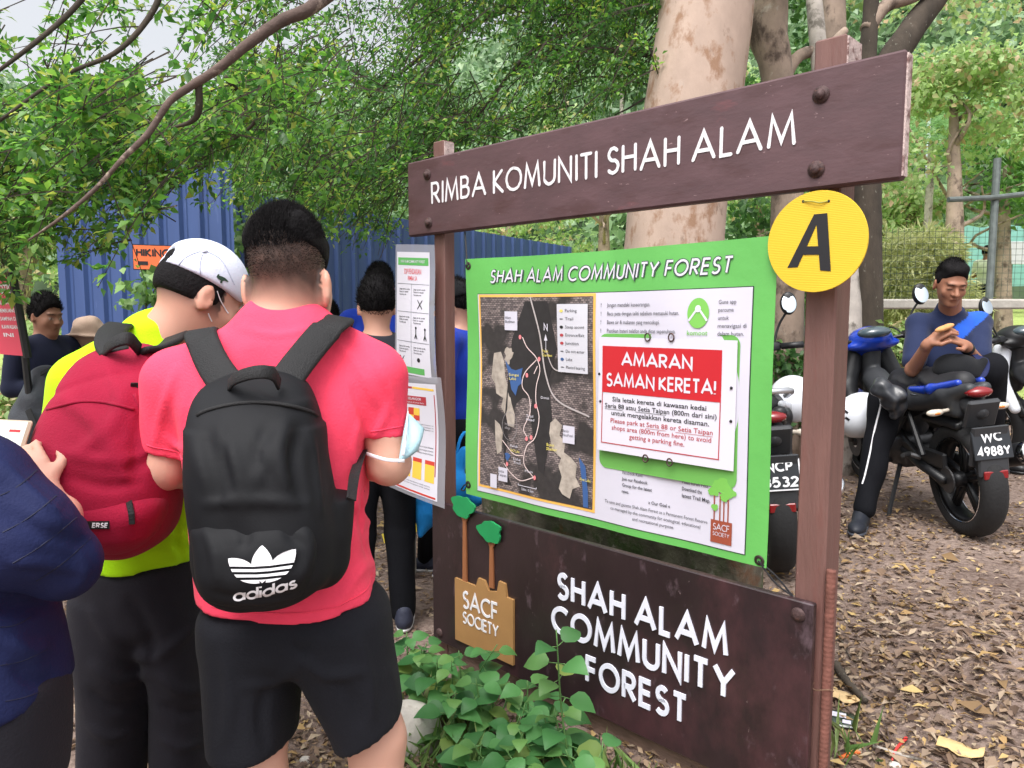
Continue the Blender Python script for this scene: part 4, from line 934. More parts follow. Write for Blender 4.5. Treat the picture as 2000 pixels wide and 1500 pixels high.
m = MB(); a, b = q(.59, .18); letters(m, BB, "N", a, a + .018, b + .01, .026, .009, w=.16); line(m, BB, [(a + .008, b - .062), (a + .008, b - .01)], .0022, .009); poly(m, BB, [(a, b - .022), (a + .016, b - .022), (a + .008, b)], .0092); m.build("compass", M_pwhite, mp_); m = MB(); a, b = q(.38, .955); line(m, BB, [(a, b + .006), (a, b), (a + .085, b), (a + .085, b + .006)], .0022, .009); small_text(m, BB, "500m / 0.5km", a + .015, a + .072, b - .016, .010, .009); m.build("scale_bar", M_pwhite, mp_)
m = MB(); a, b = q(.29, .66); t_ = np.linspace(0, 6.283, 40); line(m, BB, [(a + .036 * math.cos(x), b + .05 * math.sin(x)) for x in t_], .0014, .009); small_text(m, BB, "Indigenous\nvillage", a - .024, a + .024, b + .002, .010, .009); m.build("village_ring", flat("ring_grey", (150, 146, 150)), mp_)
m = MB()
for t_, x, y in (("Sungai\nLake", .28, .40), ("Peak\nGarden", .57, .27), ("Bukit\nShelter", .62, .73), ("SACF Lake", .30, .79), ("Pine Lake", .90, .87)): a, b = q(x, y); small_text(m, BB, t_, a, a + .045, b, .010, .0092)
m.build("map_notes", M_yel, mp_)
m = MB()
for t_, x, y in (("Trail\nHead", .44, .60), ("Lake\nTrail", .33, .83), ("Main", .44, .88), ("Puncak", .30, .765), ("Denai", .56, .50)): a, b = q(x, y); small_text(m, BB, t_, a, a + .036, b, .009, .0092)
m.build("map_notes", M_pwhite, mp_)
# advice list, app logo, green plate, bottom print
m = MB()
for i_, (t_, x1) in enumerate((("Jangan mendaki keseorangan.", .985), ("Baca peta dengan teliti sebelum memasuki hutan.", 1.085), ("Bawa air & makanan yang mencukupi.", 1.02), ("Pastikan bateri telefon anda dicas sepenuhnya.", 1.075), ("Bawa lampu suluh jika mendaki pada waktu petang.", 1.105))):
    zz_ = 1.434 - i_ * .0262; small_text(m, BB, t_, .825, x1, zz_ - .006, .0125, .0045); small_text(m, BB, "!", .800, .8035, zz_ - .006, .0125, .0045)
m.build("advice_list", M_dgrey, wp); m = MB()
for i_, t_ in enumerate(("Guna app", "percuma", "untuk", "menavigasi di", "dalam hutan.")): small_text(m, BB, t_, 1.204, 1.204 + .0064 * len(t_), 1.430 - i_ * .0215, .0115, .0045)
m.build("app_note", M_dgrey, wp); m = MB()
for i_, (t_, b_) in enumerate((("Ikuti Kumpulan", 0), ("Facebook Kami.", 0), ("Join our Facebook", 1), ("Group for the latest", 1), ("news.", 1))): small_text(m, BB, t_, .888, .888 + .0054 * len(t_), .935 - i_ * .0195, .0105, .0045, .012 * b_)
m.build("group_note", M_dgrey, wp); m = MB()
for i_, (t_, b_) in enumerate((("Muat turun Peta.", 0), ("Download the", 1), ("latest Trail Map.", 1))): small_text(m, BB, t_, 1.098, 1.098 + .0056 * len(t_), .918 - i_ * .0205, .0115, .0045, .012 * b_)
m.build("map_note", M_dgrey, wp); m = MB(); small_text(m, BB, "» Our Goal «", .985, 1.06, .838, .0105, .0045, .012)
for i_, (t_, a_, b_) in enumerate((("To save and gazette Shah Alam Forest as a Permanent Forest Reserve", .822, 1.185), ("co-managed by the community for ecological, educational", .845, 1.162), ("and recreational purpose.", .93, 1.075))): small_text(m, BB, t_, a_, b_, .815 - i_ * .0185, .0105, .0045)
m.build("goal_text", M_dgrey, wp)
m = MB(); poly(m, BB, blob(1.145, 1.406, .033, .042, 30, 0, 0)[::-1], .0048); lg = m.build("app_logo", M_klogo, wp)
m = MB(); line(m, BB, [(1.117, 1.385), (1.138, 1.412), (1.145, 1.412), (1.152, 1.412), (1.173, 1.385)], .006, .0056); poly(m, BB, blob(1.145, 1.418, .009, .010, 12, 0, 0)[::-1], .0060); m.build("logo_mark", M_pwhite, lg)
m = MB(); small_text(m, BB, "komoot", 1.112, 1.176, 1.345, .014, .005, .01); m.build("logo_text", M_klogo, wp)
def rrect(x0, y0, x1, y1, r): return [(x1 - r + r * math.cos(a), y1 - r + r * math.sin(a)) for a in np.linspace(0, 1.57, 6)] + [(x0 + r + r * math.cos(a), y1 - r + r * math.sin(a)) for a in np.linspace(1.57, 3.14, 6)] + [(x0 + r + r * math.cos(a), y0 + r + r * math.sin(a)) for a in np.linspace(3.14, 4.71, 6)] + [(x1 - r + r * math.cos(a), y0 + r + r * math.sin(a)) for a in np.linspace(4.71, 6.28, 6)]
m = MB(); poly(m, BB, rrect(.797, .925, 1.272, 1.346, .028), .0046); m.build("green_plate", flat("plate_green", (106, 172, 84), .45), wp)
# small copy of the emblem
m = MB(); sheet(m, BB, 1.196, .768, 1.262, .832, .0046, 2, 2); se = m.build("printed_emblem", M_brownp, wp)
m = MB(); letters(m, BB, "SACF", 1.203, 1.255, .804, .019, .0052, w=.12, gap=.1); letters(m, BB, "SOCIETY", 1.203, 1.255, .788, .011, .0052, w=.12, gap=.12); m.build("lettering", M_bwhite, se)
m = MB()
for x in (1.206, 1.224, 1.236, 1.249): m = MB(); line(m, BB, [(x, .832), (x, .91)], .004, .0046); m.build("printed_trunk", M_brownp, se)
m = MB()
for i_, (x, y, r) in enumerate(((1.228, .93, .028), (1.203, .912, .017), (1.252, .915, .019), (1.238, .90, .014), (1.208, .868, .011))): m = MB(); poly(m, BB, blob(x, y, r, r * .8, 18, i_, .12)[::-1], .0052 + i_ * .0002); m.build("printed_crown", M_klogo, se)
# ties and eyelets
M_rope = flat("black_cord", (34, 34, 38), .7); M_eye = flat("eyelet_metal", (70, 62, 58), .4, metal=.7)
for s_, t_, e_ in ((.198, 1.575, (.135, 1.705)), (.196, .765, (.105, .722)), (1.342, .745, (1.42, .655))):
    m = MB(); m.lathe(BB(s_, t_, .001), BN, [(.006, .002), (.011, .003), (.0145, .0005)], 16); m.build("eyelet", M_eye, ban, True)
    m = MB(); a = BB(s_, t_, .006); b = BP(e_[0], e_[1], -.02)
    for j in range(2): m.tube(spl([a, (a + b) / 2 + [0, 0, -.012 + .02 * j], b], 10), .0026, 6)
    m.build("cord_tie", M_rope, ban)
# warning notice hung on the banner
def NB(s, t, off): s = np.asarray(s, float); t = np.asarray(t, float); return BP(s, t, .0295 + .003 * np.sin((s - .8) * 6.0) + .002 * np.sin(t * 9) + off)
nt_ = empty("warning_notice", BP(1.03, .98, .034), "white laminated parking-fine notice with a red AMARAN heading, wired onto the banner", "notice")
m = MB(); sheet(m, NB, .803, .977, 1.266, 1.330, 0, 20, 16); o_ = m.build("card", M_pwhite, nt_); mod = o_.modifiers.new("thick", 'SOLIDIFY'); mod.thickness = .0008; mod.offset = -1
m = MB(); sheet(m, NB, .818, 1.160, 1.223, 1.303, .0010, 16, 8); rh = m.build("red_heading", M_red, nt_)
m = MB(); letters(m, NB, "AMARAN", .890, 1.135, 1.243, .042, .0018, w=.17, gap=.12); letters(m, NB, "SAMAN KERETA!", .834, 1.208, 1.178, .043, .0018, w=.17, gap=.13, space=.32); m.build("lettering", M_pwhite, rh)
m = MB(); line(m, NB, [(.8195, 1.160), (.8195, 1.003), (1.2215, 1.003), (1.2215, 1.160)], .003, .0012); m.build("red_frame", M_redtxt, nt_)
m = MB(); k_ = 0
for i_, (t_, a_, b_) in enumerate((("Sila letak kereta di kawasan kedai", .858, 1.180), ("Seria 88 atau Setia Taipan (800m dari sini)", .830, 1.212), ("untuk mengelakkan kereta disaman.", .855, 1.190))): small_text(m, NB, t_, a_, b_, 1.134 - i_ * .0212, .0148, .0012, .010)
line(m, NB, [(.830, 1.109), (.898, 1.109)], .0012, .0014); line(m, NB, [(.945, 1.109), (1.052, 1.109)], .0012, .0014); m.build("malay_text", M_black, nt_)
m = MB()
for i_, (t_, a_, b_) in enumerate((("Please park at Seria 88 or Setia Taipan", .852, 1.202), ("shops area (800m from here) to avoid", .858, 1.198), ("getting a parking fine.", .925, 1.115))): small_text(m, NB, t_, a_, b_, 1.068 - i_ * .0212, .0148, .0012, .006)
line(m, NB, [(.982, 1.0635), (1.052, 1.0635)], .0012, .0014); line(m, NB, [(1.085, 1.0635), (1.202, 1.0635)], .0012, .0014); m.build("english_text", M_redtxt, nt_)
for s_, t_ in ((.985, 1.333), (1.065, 1.334), (.985, .974), (1.068, .974)):
    m = MB(); a = np.linspace(0, 6.283, 18); m.tube([BP(s_ + .009 * math.cos(x), t_ + .011 * math.sin(x), .034) for x in a], .0022, 5); m.build("ring", M_bolt, nt_)
for s_, t_ in ((1.252, 1.202), (1.254, 1.112), (.806, 1.215), (.812, 1.13)):
    m = MB(); m.lathe(NB(s_, t_, .001), BN, [(.0045, 0), (.0035, .002), (0, .003)], 10); m.build("stud", M_black, nt_)
# yellow disc
M_disc = flat("disc_yellow", (222, 186, 44), .5, var=.04, vscale=6, ripple=('Z', 75, .12))
DS_, DT_ = [float(x) for x in Bst(1593, 472, .034)]; dc = BP(DS_, DT_, .029); dsc = empty("round_sign", BP(DS_, DT_ - .12, .03), "round yellow sign with a big black letter A, tied to the right post", "sign")
m = MB(); m.lathe(dc, BN, [(0, 0), (.1215, 0), (.122, .001), (.1225, .002), (.122, .004), (.1215, .005), (0, .005)], 72); dd_ = m.build("disc", M_disc, dsc)
def DB(x, y, off): return BP(DS_ + np.asarray(x), DT_ + np.asarray(y), .0345 + off)
m = MB(); line(m, DB, [(-.060, -.062), (.002, .066), (.0225, .066)], .0, .001) if False else None
m = MB(); poly(m, DB, [(-.068, -.060), (-.043, -.060), (-.028, -.030), (.012, -.032), (.014, -.070), (.040, -.073), (.026, .066), (-.004, .066)], .0006)
# counter of the A is left open: build the letter as three bars instead
m = MB(); poly(m, DB, [(-.068, -.060), (-.042, -.060), (.012, .066), (-.006, .066)], .0006); poly(m, DB, [(.014, -.070), (.040, -.073), (.026, .066), (-.002, .066)], .0008); poly(m, DB, [(-.034, -.030), (.017, -.032), (.016, -.012), (-.026, -.010)], .0010); m.build("letter", M_black, dd_)
m = MB(); m.tube(spl([DB(-.032, .100, .001), DB(-.010, .097, .004), DB(.008, .092, .004), DB(.026, .094, .001)], 12), .0016, 6); m.build("string", flat("green_string", (150, 150, 60)), dsc)
m = MB()
for x, y in ((-.034, .100), (.028, .094)): m = MB(); m.lathe(DB(x, y, 0), BN, [(.0035, .0004), (0, .0006)], 10); m.build("hole", M_black, dd_)
# laminated posters on the left post
M_lam = bpy.data.materials.new("laminate"); M_lam.use_nodes = True
M_lam.node_tree.nodes["Principled BSDF"].inputs['Base Color'].default_value = (*lin(190, 190, 200), 1); M_lam.node_tree.nodes["Principled BSDF"].inputs['Roughness'].default_value = .12
M_lam.node_tree.nodes["Principled BSDF"].inputs['Alpha'].default_value = .45
def poster(c, label, seed):
    # c: corner (s, t) TL, TR, BR, BL on the board plane, curl out a little
    c = np.array(c, float)
    def PB(x, y, off):
        x = np.asarray(x, float); y = np.asarray(y, float)
        st = ((1 - x) * y)[..., None] * c[0] + (x * y)[..., None] * c[1] + (x * (1 - y))[..., None] * c[2] + ((1 - x) * (1 - y))[..., None] * c[3]
        return BP(st[..., 0] + .006 * np.sin(y * 6 + seed) * x, st[..., 1], .024 + .012 * np.sin(y * 5 + seed) * x + .006 * np.sin(x * 3) + off)
    e = empty("poster", PB(.5, 0., 0), label, "poster")
    m = MB(); sheet(m, PB, -.03, -.035, 1.05, 1.05, -.001, 6, 14); m.build("plastic_sleeve", M_lam, e, True)
    m = MB(); sheet(m, PB, .03, 0, .93, .99, .0006, 8, 16); return e, PB, m.build("paper", M_pwhite, e, True)
E1 = poster([(-.228, 1.655), (-.012, 1.640), (.010, 1.150), (-.245, 1.165)], "upper laminated rules poster with green bands, pinned to the left sign post", .4)
e, PB, pp = E1
M_pg = flat("poster_green", (92, 170, 92)); m = MB(); sheet(m, PB, .07, .885, .9, .945, .0014, 6, 2); m.build("green_band", M_pg, pp); m = MB(); sheet(m, PB, .05, .015, .78, .065, .0014, 6, 2); m.build("green_band", M_pg, pp)
m = MB(); small_text(m, PB, "SHAH ALAM COMMUNITY FOREST", .15, .82, .905, .022, .002, .01); m.build("heading", M_pwhite, pp)
m = MB(); small_text(m, PB, "SOP PENDAKIAN", .25, .72, .815, .045, .0014, .01); small_text(m, PB, "RIMBA SA", .36, .62, .765, .035, .0014, .01); m.build("title", flat("poster_red", (214, 92, 100)), pp)
m = MB()
for y in (.735, .51, .27): line(m, PB, [(.06, y), (.92, y)], .004, .0014)
line(m, PB, [(.47, .735), (.47, .07)], .006, .0016); m.build("grid_lines", flat("line_grey", (120, 122, 132)), pp)
m = MB(); rp = np.random.default_rng(2)
for (x, y) in ((.12, .70), (.53, .70), (.12, .475), (.53, .475), (.12, .235), (.53, .235)):
    for i_ in range(3): small_text(m, PB, ("Jaga jarak anda", "Bawa air sendiri", "Pakai pelitup muka")[i_], x, x + (.30, .26, .2)[i_], y - .022 * i_ - .012, .013, .0014, .01)
m.build("rules_text", M_dgrey, pp)
m = MB()
for (x, y) in ((.70, .575), (.21, .115)): line(m, PB, [(x - .06, y - .035), (x + .06, y + .035)], .012, .0014); line(m, PB, [(x - .06, y + .035), (x + .06, y - .035)], .012, .0018)
for (x, y) in ((.60, .345), (.83, .34)):
    poly(m, PB, blob(x, y + .04, .022, .012, 10, 0, 0)[::-1], .0014); line(m, PB, [(x, y + .03), (x, y - .01), (x - .03, y - .045)], .02, .0018); line(m, PB, [(x, y - .01), (x + .03, y - .045)], .018, .0020)
poly(m, PB, blob(.65, .13, .04, .018, 12, 0, 0)[::-1], .0014); m.build("pictograms", M_black, pp)
E2 = poster([(-.245, 1.128), (.036, 1.135), (.046, .668), (-.300, .690)], "lower laminated poster with red heading and yellow boxes, on the left sign post", 2.2)
e, PB, pp = E2
m = MB(); line(m, PB, [(.07, .62), (.07, .95), (.42, .95)], .018, .0014); sheet(m, PB, .22, .80, .72, .875, .0014, 4, 2); line(m, PB, [(.885, .90), (.885, .2)], .016, .0014); m.build("red_print", flat("poster_dark_red", (170, 50, 60)), pp)
m = MB(); small_text(m, PB, "SELANGOR", .33, .62, .84, .024, .002, .012); small_text(m, PB, "Langkah Kawal Selia", .27, .68, .812, .014, .002); m.build("heading", M_pwhite, pp)
m = MB(); line(m, PB, [(.43, .95), (.885, .94)], .018, .0014); sheet(m, PB, .46, .705, .58, .77, .0016, 1, 1); sheet(m, PB, .34, .66, .46, .705, .0016, 1, 1)
for x in (.26, .47, .70): sheet(m, PB, x, .14, x + .17, .29, .0014, 2, 2)
m.build("yellow_print", flat("poster_yellow", (232, 192, 74)), pp)
m = MB(); sheet(m, PB, .34, .705, .46, .77, .0016, 1, 1); sheet(m, PB, .46, .66, .58, .705, .0016, 1, 1)
for x in (.26, .47, .70): sheet(m, PB, x, .29, x + .17, .325, .0014, 2, 1)
line(m, PB, [(.1, .02), (.9, .02)], .016, .0014); m.build("red_print", flat("poster_red2", (198, 62, 50)), pp)
m = MB()
for i_ in range(3): small_text(m, PB, "Sila imbas kod sebelum memasuki kawasan ini", .16, .84, .625 - i_ * .022, .012, .0014)
for i_ in range(3): small_text(m, PB, "Butiran lanjut di laman", .56, .84, .43 - i_ * .028, .015, .0014)
for i_ in range(2): small_text(m, PB, "Terima kasih atas kerjasama anda semua", .14, .8, .10 - i_ * .022, .012, .0014)
m.build("print_text", M_dgrey, pp)
# mossy kerb stone behind the sign
M_moss = pbr("mossy_stone", lin(112, 106, 92), .95, var=.45, vscale=9, bump=.9, bscale=22, spots=[(lin(74, 88, 52), 6, .5, .62), (lin(150, 144, 132), 22, .6, .68), (lin(120, 84, 60), 4, .6, .7)])
m = MB(); c_ = BP(.50, .30, -.42); S = Sdf(.03); S.box(c_, (.62, .10, .38), .05, BR); S.wob(lambda P: .012 * wav(P, 18, 3)); S.build("kerb", .016, M_moss, None, c_ * [1, 1, 0])
tag(bpy.data.objects["kerb"], "mossy weathered stone kerb behind the sign, below the green banner", "kerb")
# ================================================================== people
M_skin = pbr("skin", (1, 1, 1), .5, spec=.35, attr='tint', bump=.06, bscale=180)
M_skin.node_tree.nodes["Principled BSDF"].inputs['Subsurface Weight'].default_value = .08
M_skin.node_tree.nodes["Principled BSDF"].inputs['Subsurface Radius'].default_value = (.012, .005, .003)
def wrinkle(m, scale=7., strength=.6, dist=.02, stretch=(1, 1, .6)):
    """Second bump of ridged noise under the weave: soft irregular creases."""
    nt = m.node_tree; N = nt.nodes; L = nt.links; b = N["Principled BSDF"]; tc = N.new("ShaderNodeTexCoord"); mp = N.new("ShaderNodeMapping"); mp.inputs['Scale'].default_value = stretch; mp.inputs['Rotation'].default_value = (.3, .5, .4)
    L.new(tc.outputs['Object'], mp.inputs[0]); n = N.new("ShaderNodeTexNoise"); n.noise_type = 'RIDGED_MULTIFRACTAL'; n.inputs['Scale'].default_value = scale; n.inputs['Detail'].default_value = 2.5; n.inputs['Distortion'].default_value = .6
    L.new(mp.outputs[0], n.inputs[0]); bp = N.new("ShaderNodeBump"); bp.inputs['Strength'].default_value = strength; bp.inputs['Distance'].default_value = dist; L.new(n.outputs[0], bp.inputs['Height'])
    old = b.inputs['Normal'].links[0].from_socket if b.inputs['Normal'].is_linked else None
    if old: L.new(old, bp.inputs['Normal'])
    L.new(bp.outputs[0], b.inputs['Normal']); return m
def cloth(name, c, rough=.85, var=.08, bump=.25, bscale=220, sheen=.06, vscale=9, wr=.45): return wrinkle(pbr(name, lin(*c), rough, spec=.15, var=var, vscale=vscale, bump=bump, bscale=bscale, sheen=sheen), strength=wr)
M_hair = pbr("black_hair", lin(20, 18, 20), .75, spec=.15, var=.3, vscale=60, bump=.5, bscale=140)
M_pink = cloth("coral_pink_jersey", (250, 74, 104)); M_neon = cloth("neon_lime_jersey", (178, 240, 22)); M_shorts = cloth("black_shorts", (28, 29, 35), .8, sheen=.02)
M_track = cloth("charcoal_trousers", (38, 37, 44), .8, sheen=.04); M_navyj = wrinkle(pbr("navy_jacket", lin(30, 37, 76), .7, spec=.2, var=.08, bump=.2, bscale=200, ripple=("DIAGONAL", 4.2, .5, 1.5)), 6, .5); M_navy2 = cloth("dark_navy", (30, 34, 54)); M_tee = cloth("charcoal_tee", (48, 48, 56)); M_roy = cloth("royal_blue_shirt", (34, 62, 170))
M_riderj = cloth("navy_jersey", (36, 48, 84)); M_blacktr = cloth("black_trousers", (19, 20, 25), sheen=.0); M_capw = cloth("white_cap", (222, 228, 246), .8, var=.03); M_beige = cloth("beige_hat", (176, 152, 136)); M_capb = cloth("black_cap", (26, 27, 30))
M_bag = wrinkle(pbr("black_nylon", lin(19, 20, 24), .7, spec=.25, var=.2, vscale=6, bump=.07, bscale=300), 5, .5); M_web = pbr("black_webbing", lin(17, 17, 20), .7, bump=.4, bscale=300)
M_redbag = cloth("crimson_canvas", (150, 22, 54), .8, var=.1, bump=.3); M_shoe = pbr("dark_shoe", lin(40, 44, 62), .7, bump=.2); M_sole = pbr("white_sole", lin(214, 214, 216), .6); M_logo = pbr("white_print", lin(236, 236, 242), .55)
SKIN = np.array(lin(200, 152, 132)); SKIN_P = np.array(lin(214, 166, 146)); SKIN_D = np.array(lin(150, 108, 88))

def folds(seed, amp, f, zs=1.0, ridge=True):
    """Cloth folds: soft ridges in warped directions."""
    r = np.random.default_rng(seed); ds = [unit(r.normal(size=3) * [1, 1, zs]) for _ in range(4)]; ph = r.uniform(0, 6.28, 4)
    def fn(P):
        w = P + .03 * np.stack([wav(P, 7, seed + i, 2) for i in range(3)], 1); s = 0
        for d, p in zip(ds, ph):
            q = np.sin(w @ d * f + p); s = s + (np.abs(q) ** 1.5 * -1 + .5 if ridge else q)
        return amp * s / 2
    return fn

def basis(f, u=(0, 0, 1.)):
    f = unit(f); r = unit(np.cross(f, u)); u = np.cross(r, f); return r, f, u
def hand(S, w, d, n, side, size=1.0, curl=.7, k=.004):
    """Hand: w wrist, d finger direction, n palm normal, side the thumb's side; five separate bent fingers."""
    d = unit(d); n = unit(n - d * (n @ d)); t = unit(side - d * (side @ d) - n * (side @ n)); z = size
    S.ell(w + d * .047 * z, np.array([.040, .048, .015]) * z, np.array([t, d, n]), .012)
    S.cone(w - d * .01, w + d * .02 * z, .025 * z, .026 * z, .015)
    for i, (o, L) in enumerate(((.030, .072), (.010, .080), (-.010, .075), (-.029, .058))):
        b = w + d * .082 * z + t * o * z; a1 = curl * .55; a2 = curl * 1.5; d1 = d * math.cos(a1) + n * math.sin(a1) + t * o * 1.2; d2 = d * math.cos(a2) + n * math.sin(a2)
        m_ = b + unit(d1) * L * .55 * z; e = m_ + d2 * L * .5 * z; r = .0098 * z * (1 if i < 3 else .88)
        S.cone(b - d * .02 * z, m_, r * 1.08, r * .95, k); S.cone(m_, e, r * .95, r * .8, k)
    b = w + d * .022 * z + t * .026 * z; m_ = b + unit(d * .6 + t * .75 + n * .25) * .042 * z; e = m_ + unit(d * .95 + t * .1 + n * .35) * .032 * z
    S.cone(b, m_, .0135 * z, .0110 * z, .008); S.cone(m_, e, .0108 * z, .0088 * z, k)
def head_parts(S, c, f, u, z=1.0, ears=True, k=.02):
    """Cranium, jaw, brow, nose, lips, chin and ears around the head centre c."""
    r, f, u = basis(f, u); M = np.array([r, f, u])
    S.ell(c + u * .022 * z - f * .012 * z, np.array([.0745, .094, .098]) * z, M, k)
    S.ell(c + f * .022 * z - u * .045 * z, np.array([.060, .070, .083]) * z, M, .03)
    S.ell(c + f * .068 * z - u * .100 * z, np.array([.027, .022, .018]) * z, M, .03)
    S.ell(c + f * .080 * z + u * .024 * z, np.array([.050, .016, .012]) * z, M, .015)
    for s in (-1, 1):
        S.ell(c + f * .098 * z + r * s * .032 * z + u * .002 * z, np.array([.019, .014, .013]) * z, M, .012, 's')
        S.ell(c + f * .076 * z + r * s * .032 * z + u * .000 * z, np.array([.014, .012, .010]) * z, M, .004)
        S.ell(c + f * .066 * z + r * s * .043 * z - u * .030 * z, np.array([.016, .008, .014]) * z, M, .03)
    S.cone(c + f * .084 * z + u * .008 * z, c + f * .112 * z - u * .030 * z, .008 * z, .0125 * z, .010)
    for s in (-1, 1): S.ell(c + f * .098 * z + r * s * .013 * z - u * .032 * z, np.array([.009, .010, .008]) * z, M, .006)
    S.ell(c + f * .089 * z - u * .060 * z, np.array([.021, .010, .0055]) * z, M, .006); S.ell(c + f * .087 * z - u * .071 * z, np.array([.018, .010, .0065]) * z, M, .006)
    if ears:
        for s in (-1, 1):
            Me = np.array([unit(r * s + f * -.45), unit(f + r * s * .45), u])
            S.ell(c + r * s * .078 * z - f * .012 * z - u * .012 * z, np.array([.010, .021, .033]) * z, Me, .006)
            S.ell(c + r * s * .090 * z - f * .006 * z - u * .010 * z, np.array([.007, .010, .018]) * z, Me, .005, 's')
def face_tint(c, f, u, z, skin, beard=0.0, closed=True):
    r, f, u = basis(f, u)
    def fn(V):
        p = (V - c) / z; x, y, h = p @ r, p @ f, p @ u; col = np.tile(skin, (len(V), 1))
        def mixc(m, cc): nonlocal col; m = np.clip(m, 0, 1)[:, None]; col = col * (1 - m) + np.array(cc) * m
        fr = y > .045
        hm = h + 20 * x * x; mixc(fr * .6 * np.exp(-((x / .022) ** 2 + ((hm + .064) / .010) ** 2) ** 2), skin * [.80, .56, .54]); mixc(fr * .8 * np.exp(-((x / .021) ** 4 + ((hm + .0635) / .0034) ** 2)), skin * [.30, .18, .18])
        for s in (-1, 1):
            mixc(fr * .92 * (np.exp(-(((x - s * .033) / .022) ** 4 + ((h - .024 - .10 * (.033 - abs(x)) * 0) / .0055) ** 2))), (.02, .015, .014))
            if closed: mixc(fr * .85 * np.exp(-(((x - s * .032) / .016) ** 4 + ((h + .004 + 10 * (np.abs(x) - .030) ** 2) / .0050) ** 2)), (.025, .018, .016))
            else:
                mixc(fr * .9 * np.exp(-(((x - s * .032) / .013) ** 2 + (h / .0055) ** 2) ** 2), (.6, .56, .54)); mixc(fr * np.exp(-(((x - s * .032) / .0065) ** 2 + (h / .006) ** 2) ** 2), (.02, .014, .012))
        if beard: mixc(beard * np.exp(-((h + .085) / .035) ** 2) * (y > .02), skin * .45)
        mixc(.35 * np.exp(-((y + .006) / .02) ** 2) * (np.abs(x) > .075) * (np.abs(h) < .05), skin * [1.0, .7, .65])
        return col
    return fn
def hair_cap(S, c, f, u, z, low=-.035, front=.05, thick=.012, top=.012, k=.02):
    """Hair: shell over the cranium, cut by the hairline at the front and above the nape."""
    r, f, u = basis(f, u); M = np.array([r, f, u])
    S.ell(c + u * (.022 + top * .6) * z - f * .014 * z, np.array([.0745 + thick * .4, .094 + thick * .8, .098 + top]) * z, M, k)
    S.cut(c + f * .060 * z + u * front * z, unit(f * .85 - u * .55), .012); S.cut(c + u * low * z - f * .09 * z, unit(-u + f * .18), .012)
    return S
def strands(c, f, u, z, n, ln, rng, top=.0, low=.0, up=.4, w=.0011, out=.5):
    """Short hair tufts standing off the scalp."""
    r, f, u = basis(f, u); d = rdir(n * 3, rng); p = d * np.array([.078, .100, .105]) * z
    h = p[:, 2] / z; y = p[:, 1] / z; d = d[(h > low + y * .55)]; p = d * np.array([.078, .099, .107 + top]) * z; m = min(n, len(p)); p = p[:m]; d = d[:m]
    W = np.array([r, f, u]); b = c + u * .024 * z - f * .014 * z + p @ W; nn = unit(d @ W); dr = unit(nn * out + u * up + rng.normal(size=(m, 3)) * .22)
    L = ln * rng.uniform(.5, 1.25, m)[:, None]; s = unit(np.cross(dr, rng.normal(size=(m, 3)))) * w
    V = np.stack([b - dr * .004 + s, b - dr * .004 - s, b + dr * L], 1).reshape(-1, 3); return V, np.arange(m * 3).reshape(-1, 3)
def hair_obj(S, res, st, parent, mat=None):
    V, Q = S.mesh(res); Fc = [tuple(q) for q in Q]; mat = mat or M_hair
    if st is not None: Fc += [tuple(q + len(V)) for q in st[1]]; V = np.concatenate([V, st[0]])
    return obj("hair", V, Fc, mat, parent, True)
def shoe(parent, heel, toe_dir, z=1.0, mat=None, sole=None):
    d = unit(np.array(toe_dir) * [1, 1, 0]); r = np.array([d[1], -d[0], 0]); M = np.array([r, d, [0, 0, 1.]]); S = Sdf(.03); h = np.array(heel, float)
    S.ell(h + d * .06 * z + [0, 0, .050 * z], np.array([.040, .075, .050]) * z, M); S.ell(h + d * .165 * z + [0, 0, .038 * z], np.array([.044, .085, .036]) * z, M); S.cone(h + d * .03 * z + [0, 0, .06 * z], h + d * .03 * z + [0, 0, .10 * z], .038 * z, .036 * z); S.cut(h + [0, 0, .018 * z], (0, 0, -1))
    o = S.build("shoe", .008, mat or M_shoe, parent)
    S = Sdf(.03); S.ell(h + d * .06 * z + [0, 0, .03], np.array([.044, .082, .045]) * z, M); S.ell(h + d * .165 * z + [0, 0, .03], np.array([.048, .092, .045]) * z, M); S.cut(h + [0, 0, .026 * z], (0, 0, 1)); S.cut(h + [0, 0, .002], (0, 0, -1)); S.build("sole", .009, sole or M_sole, o)

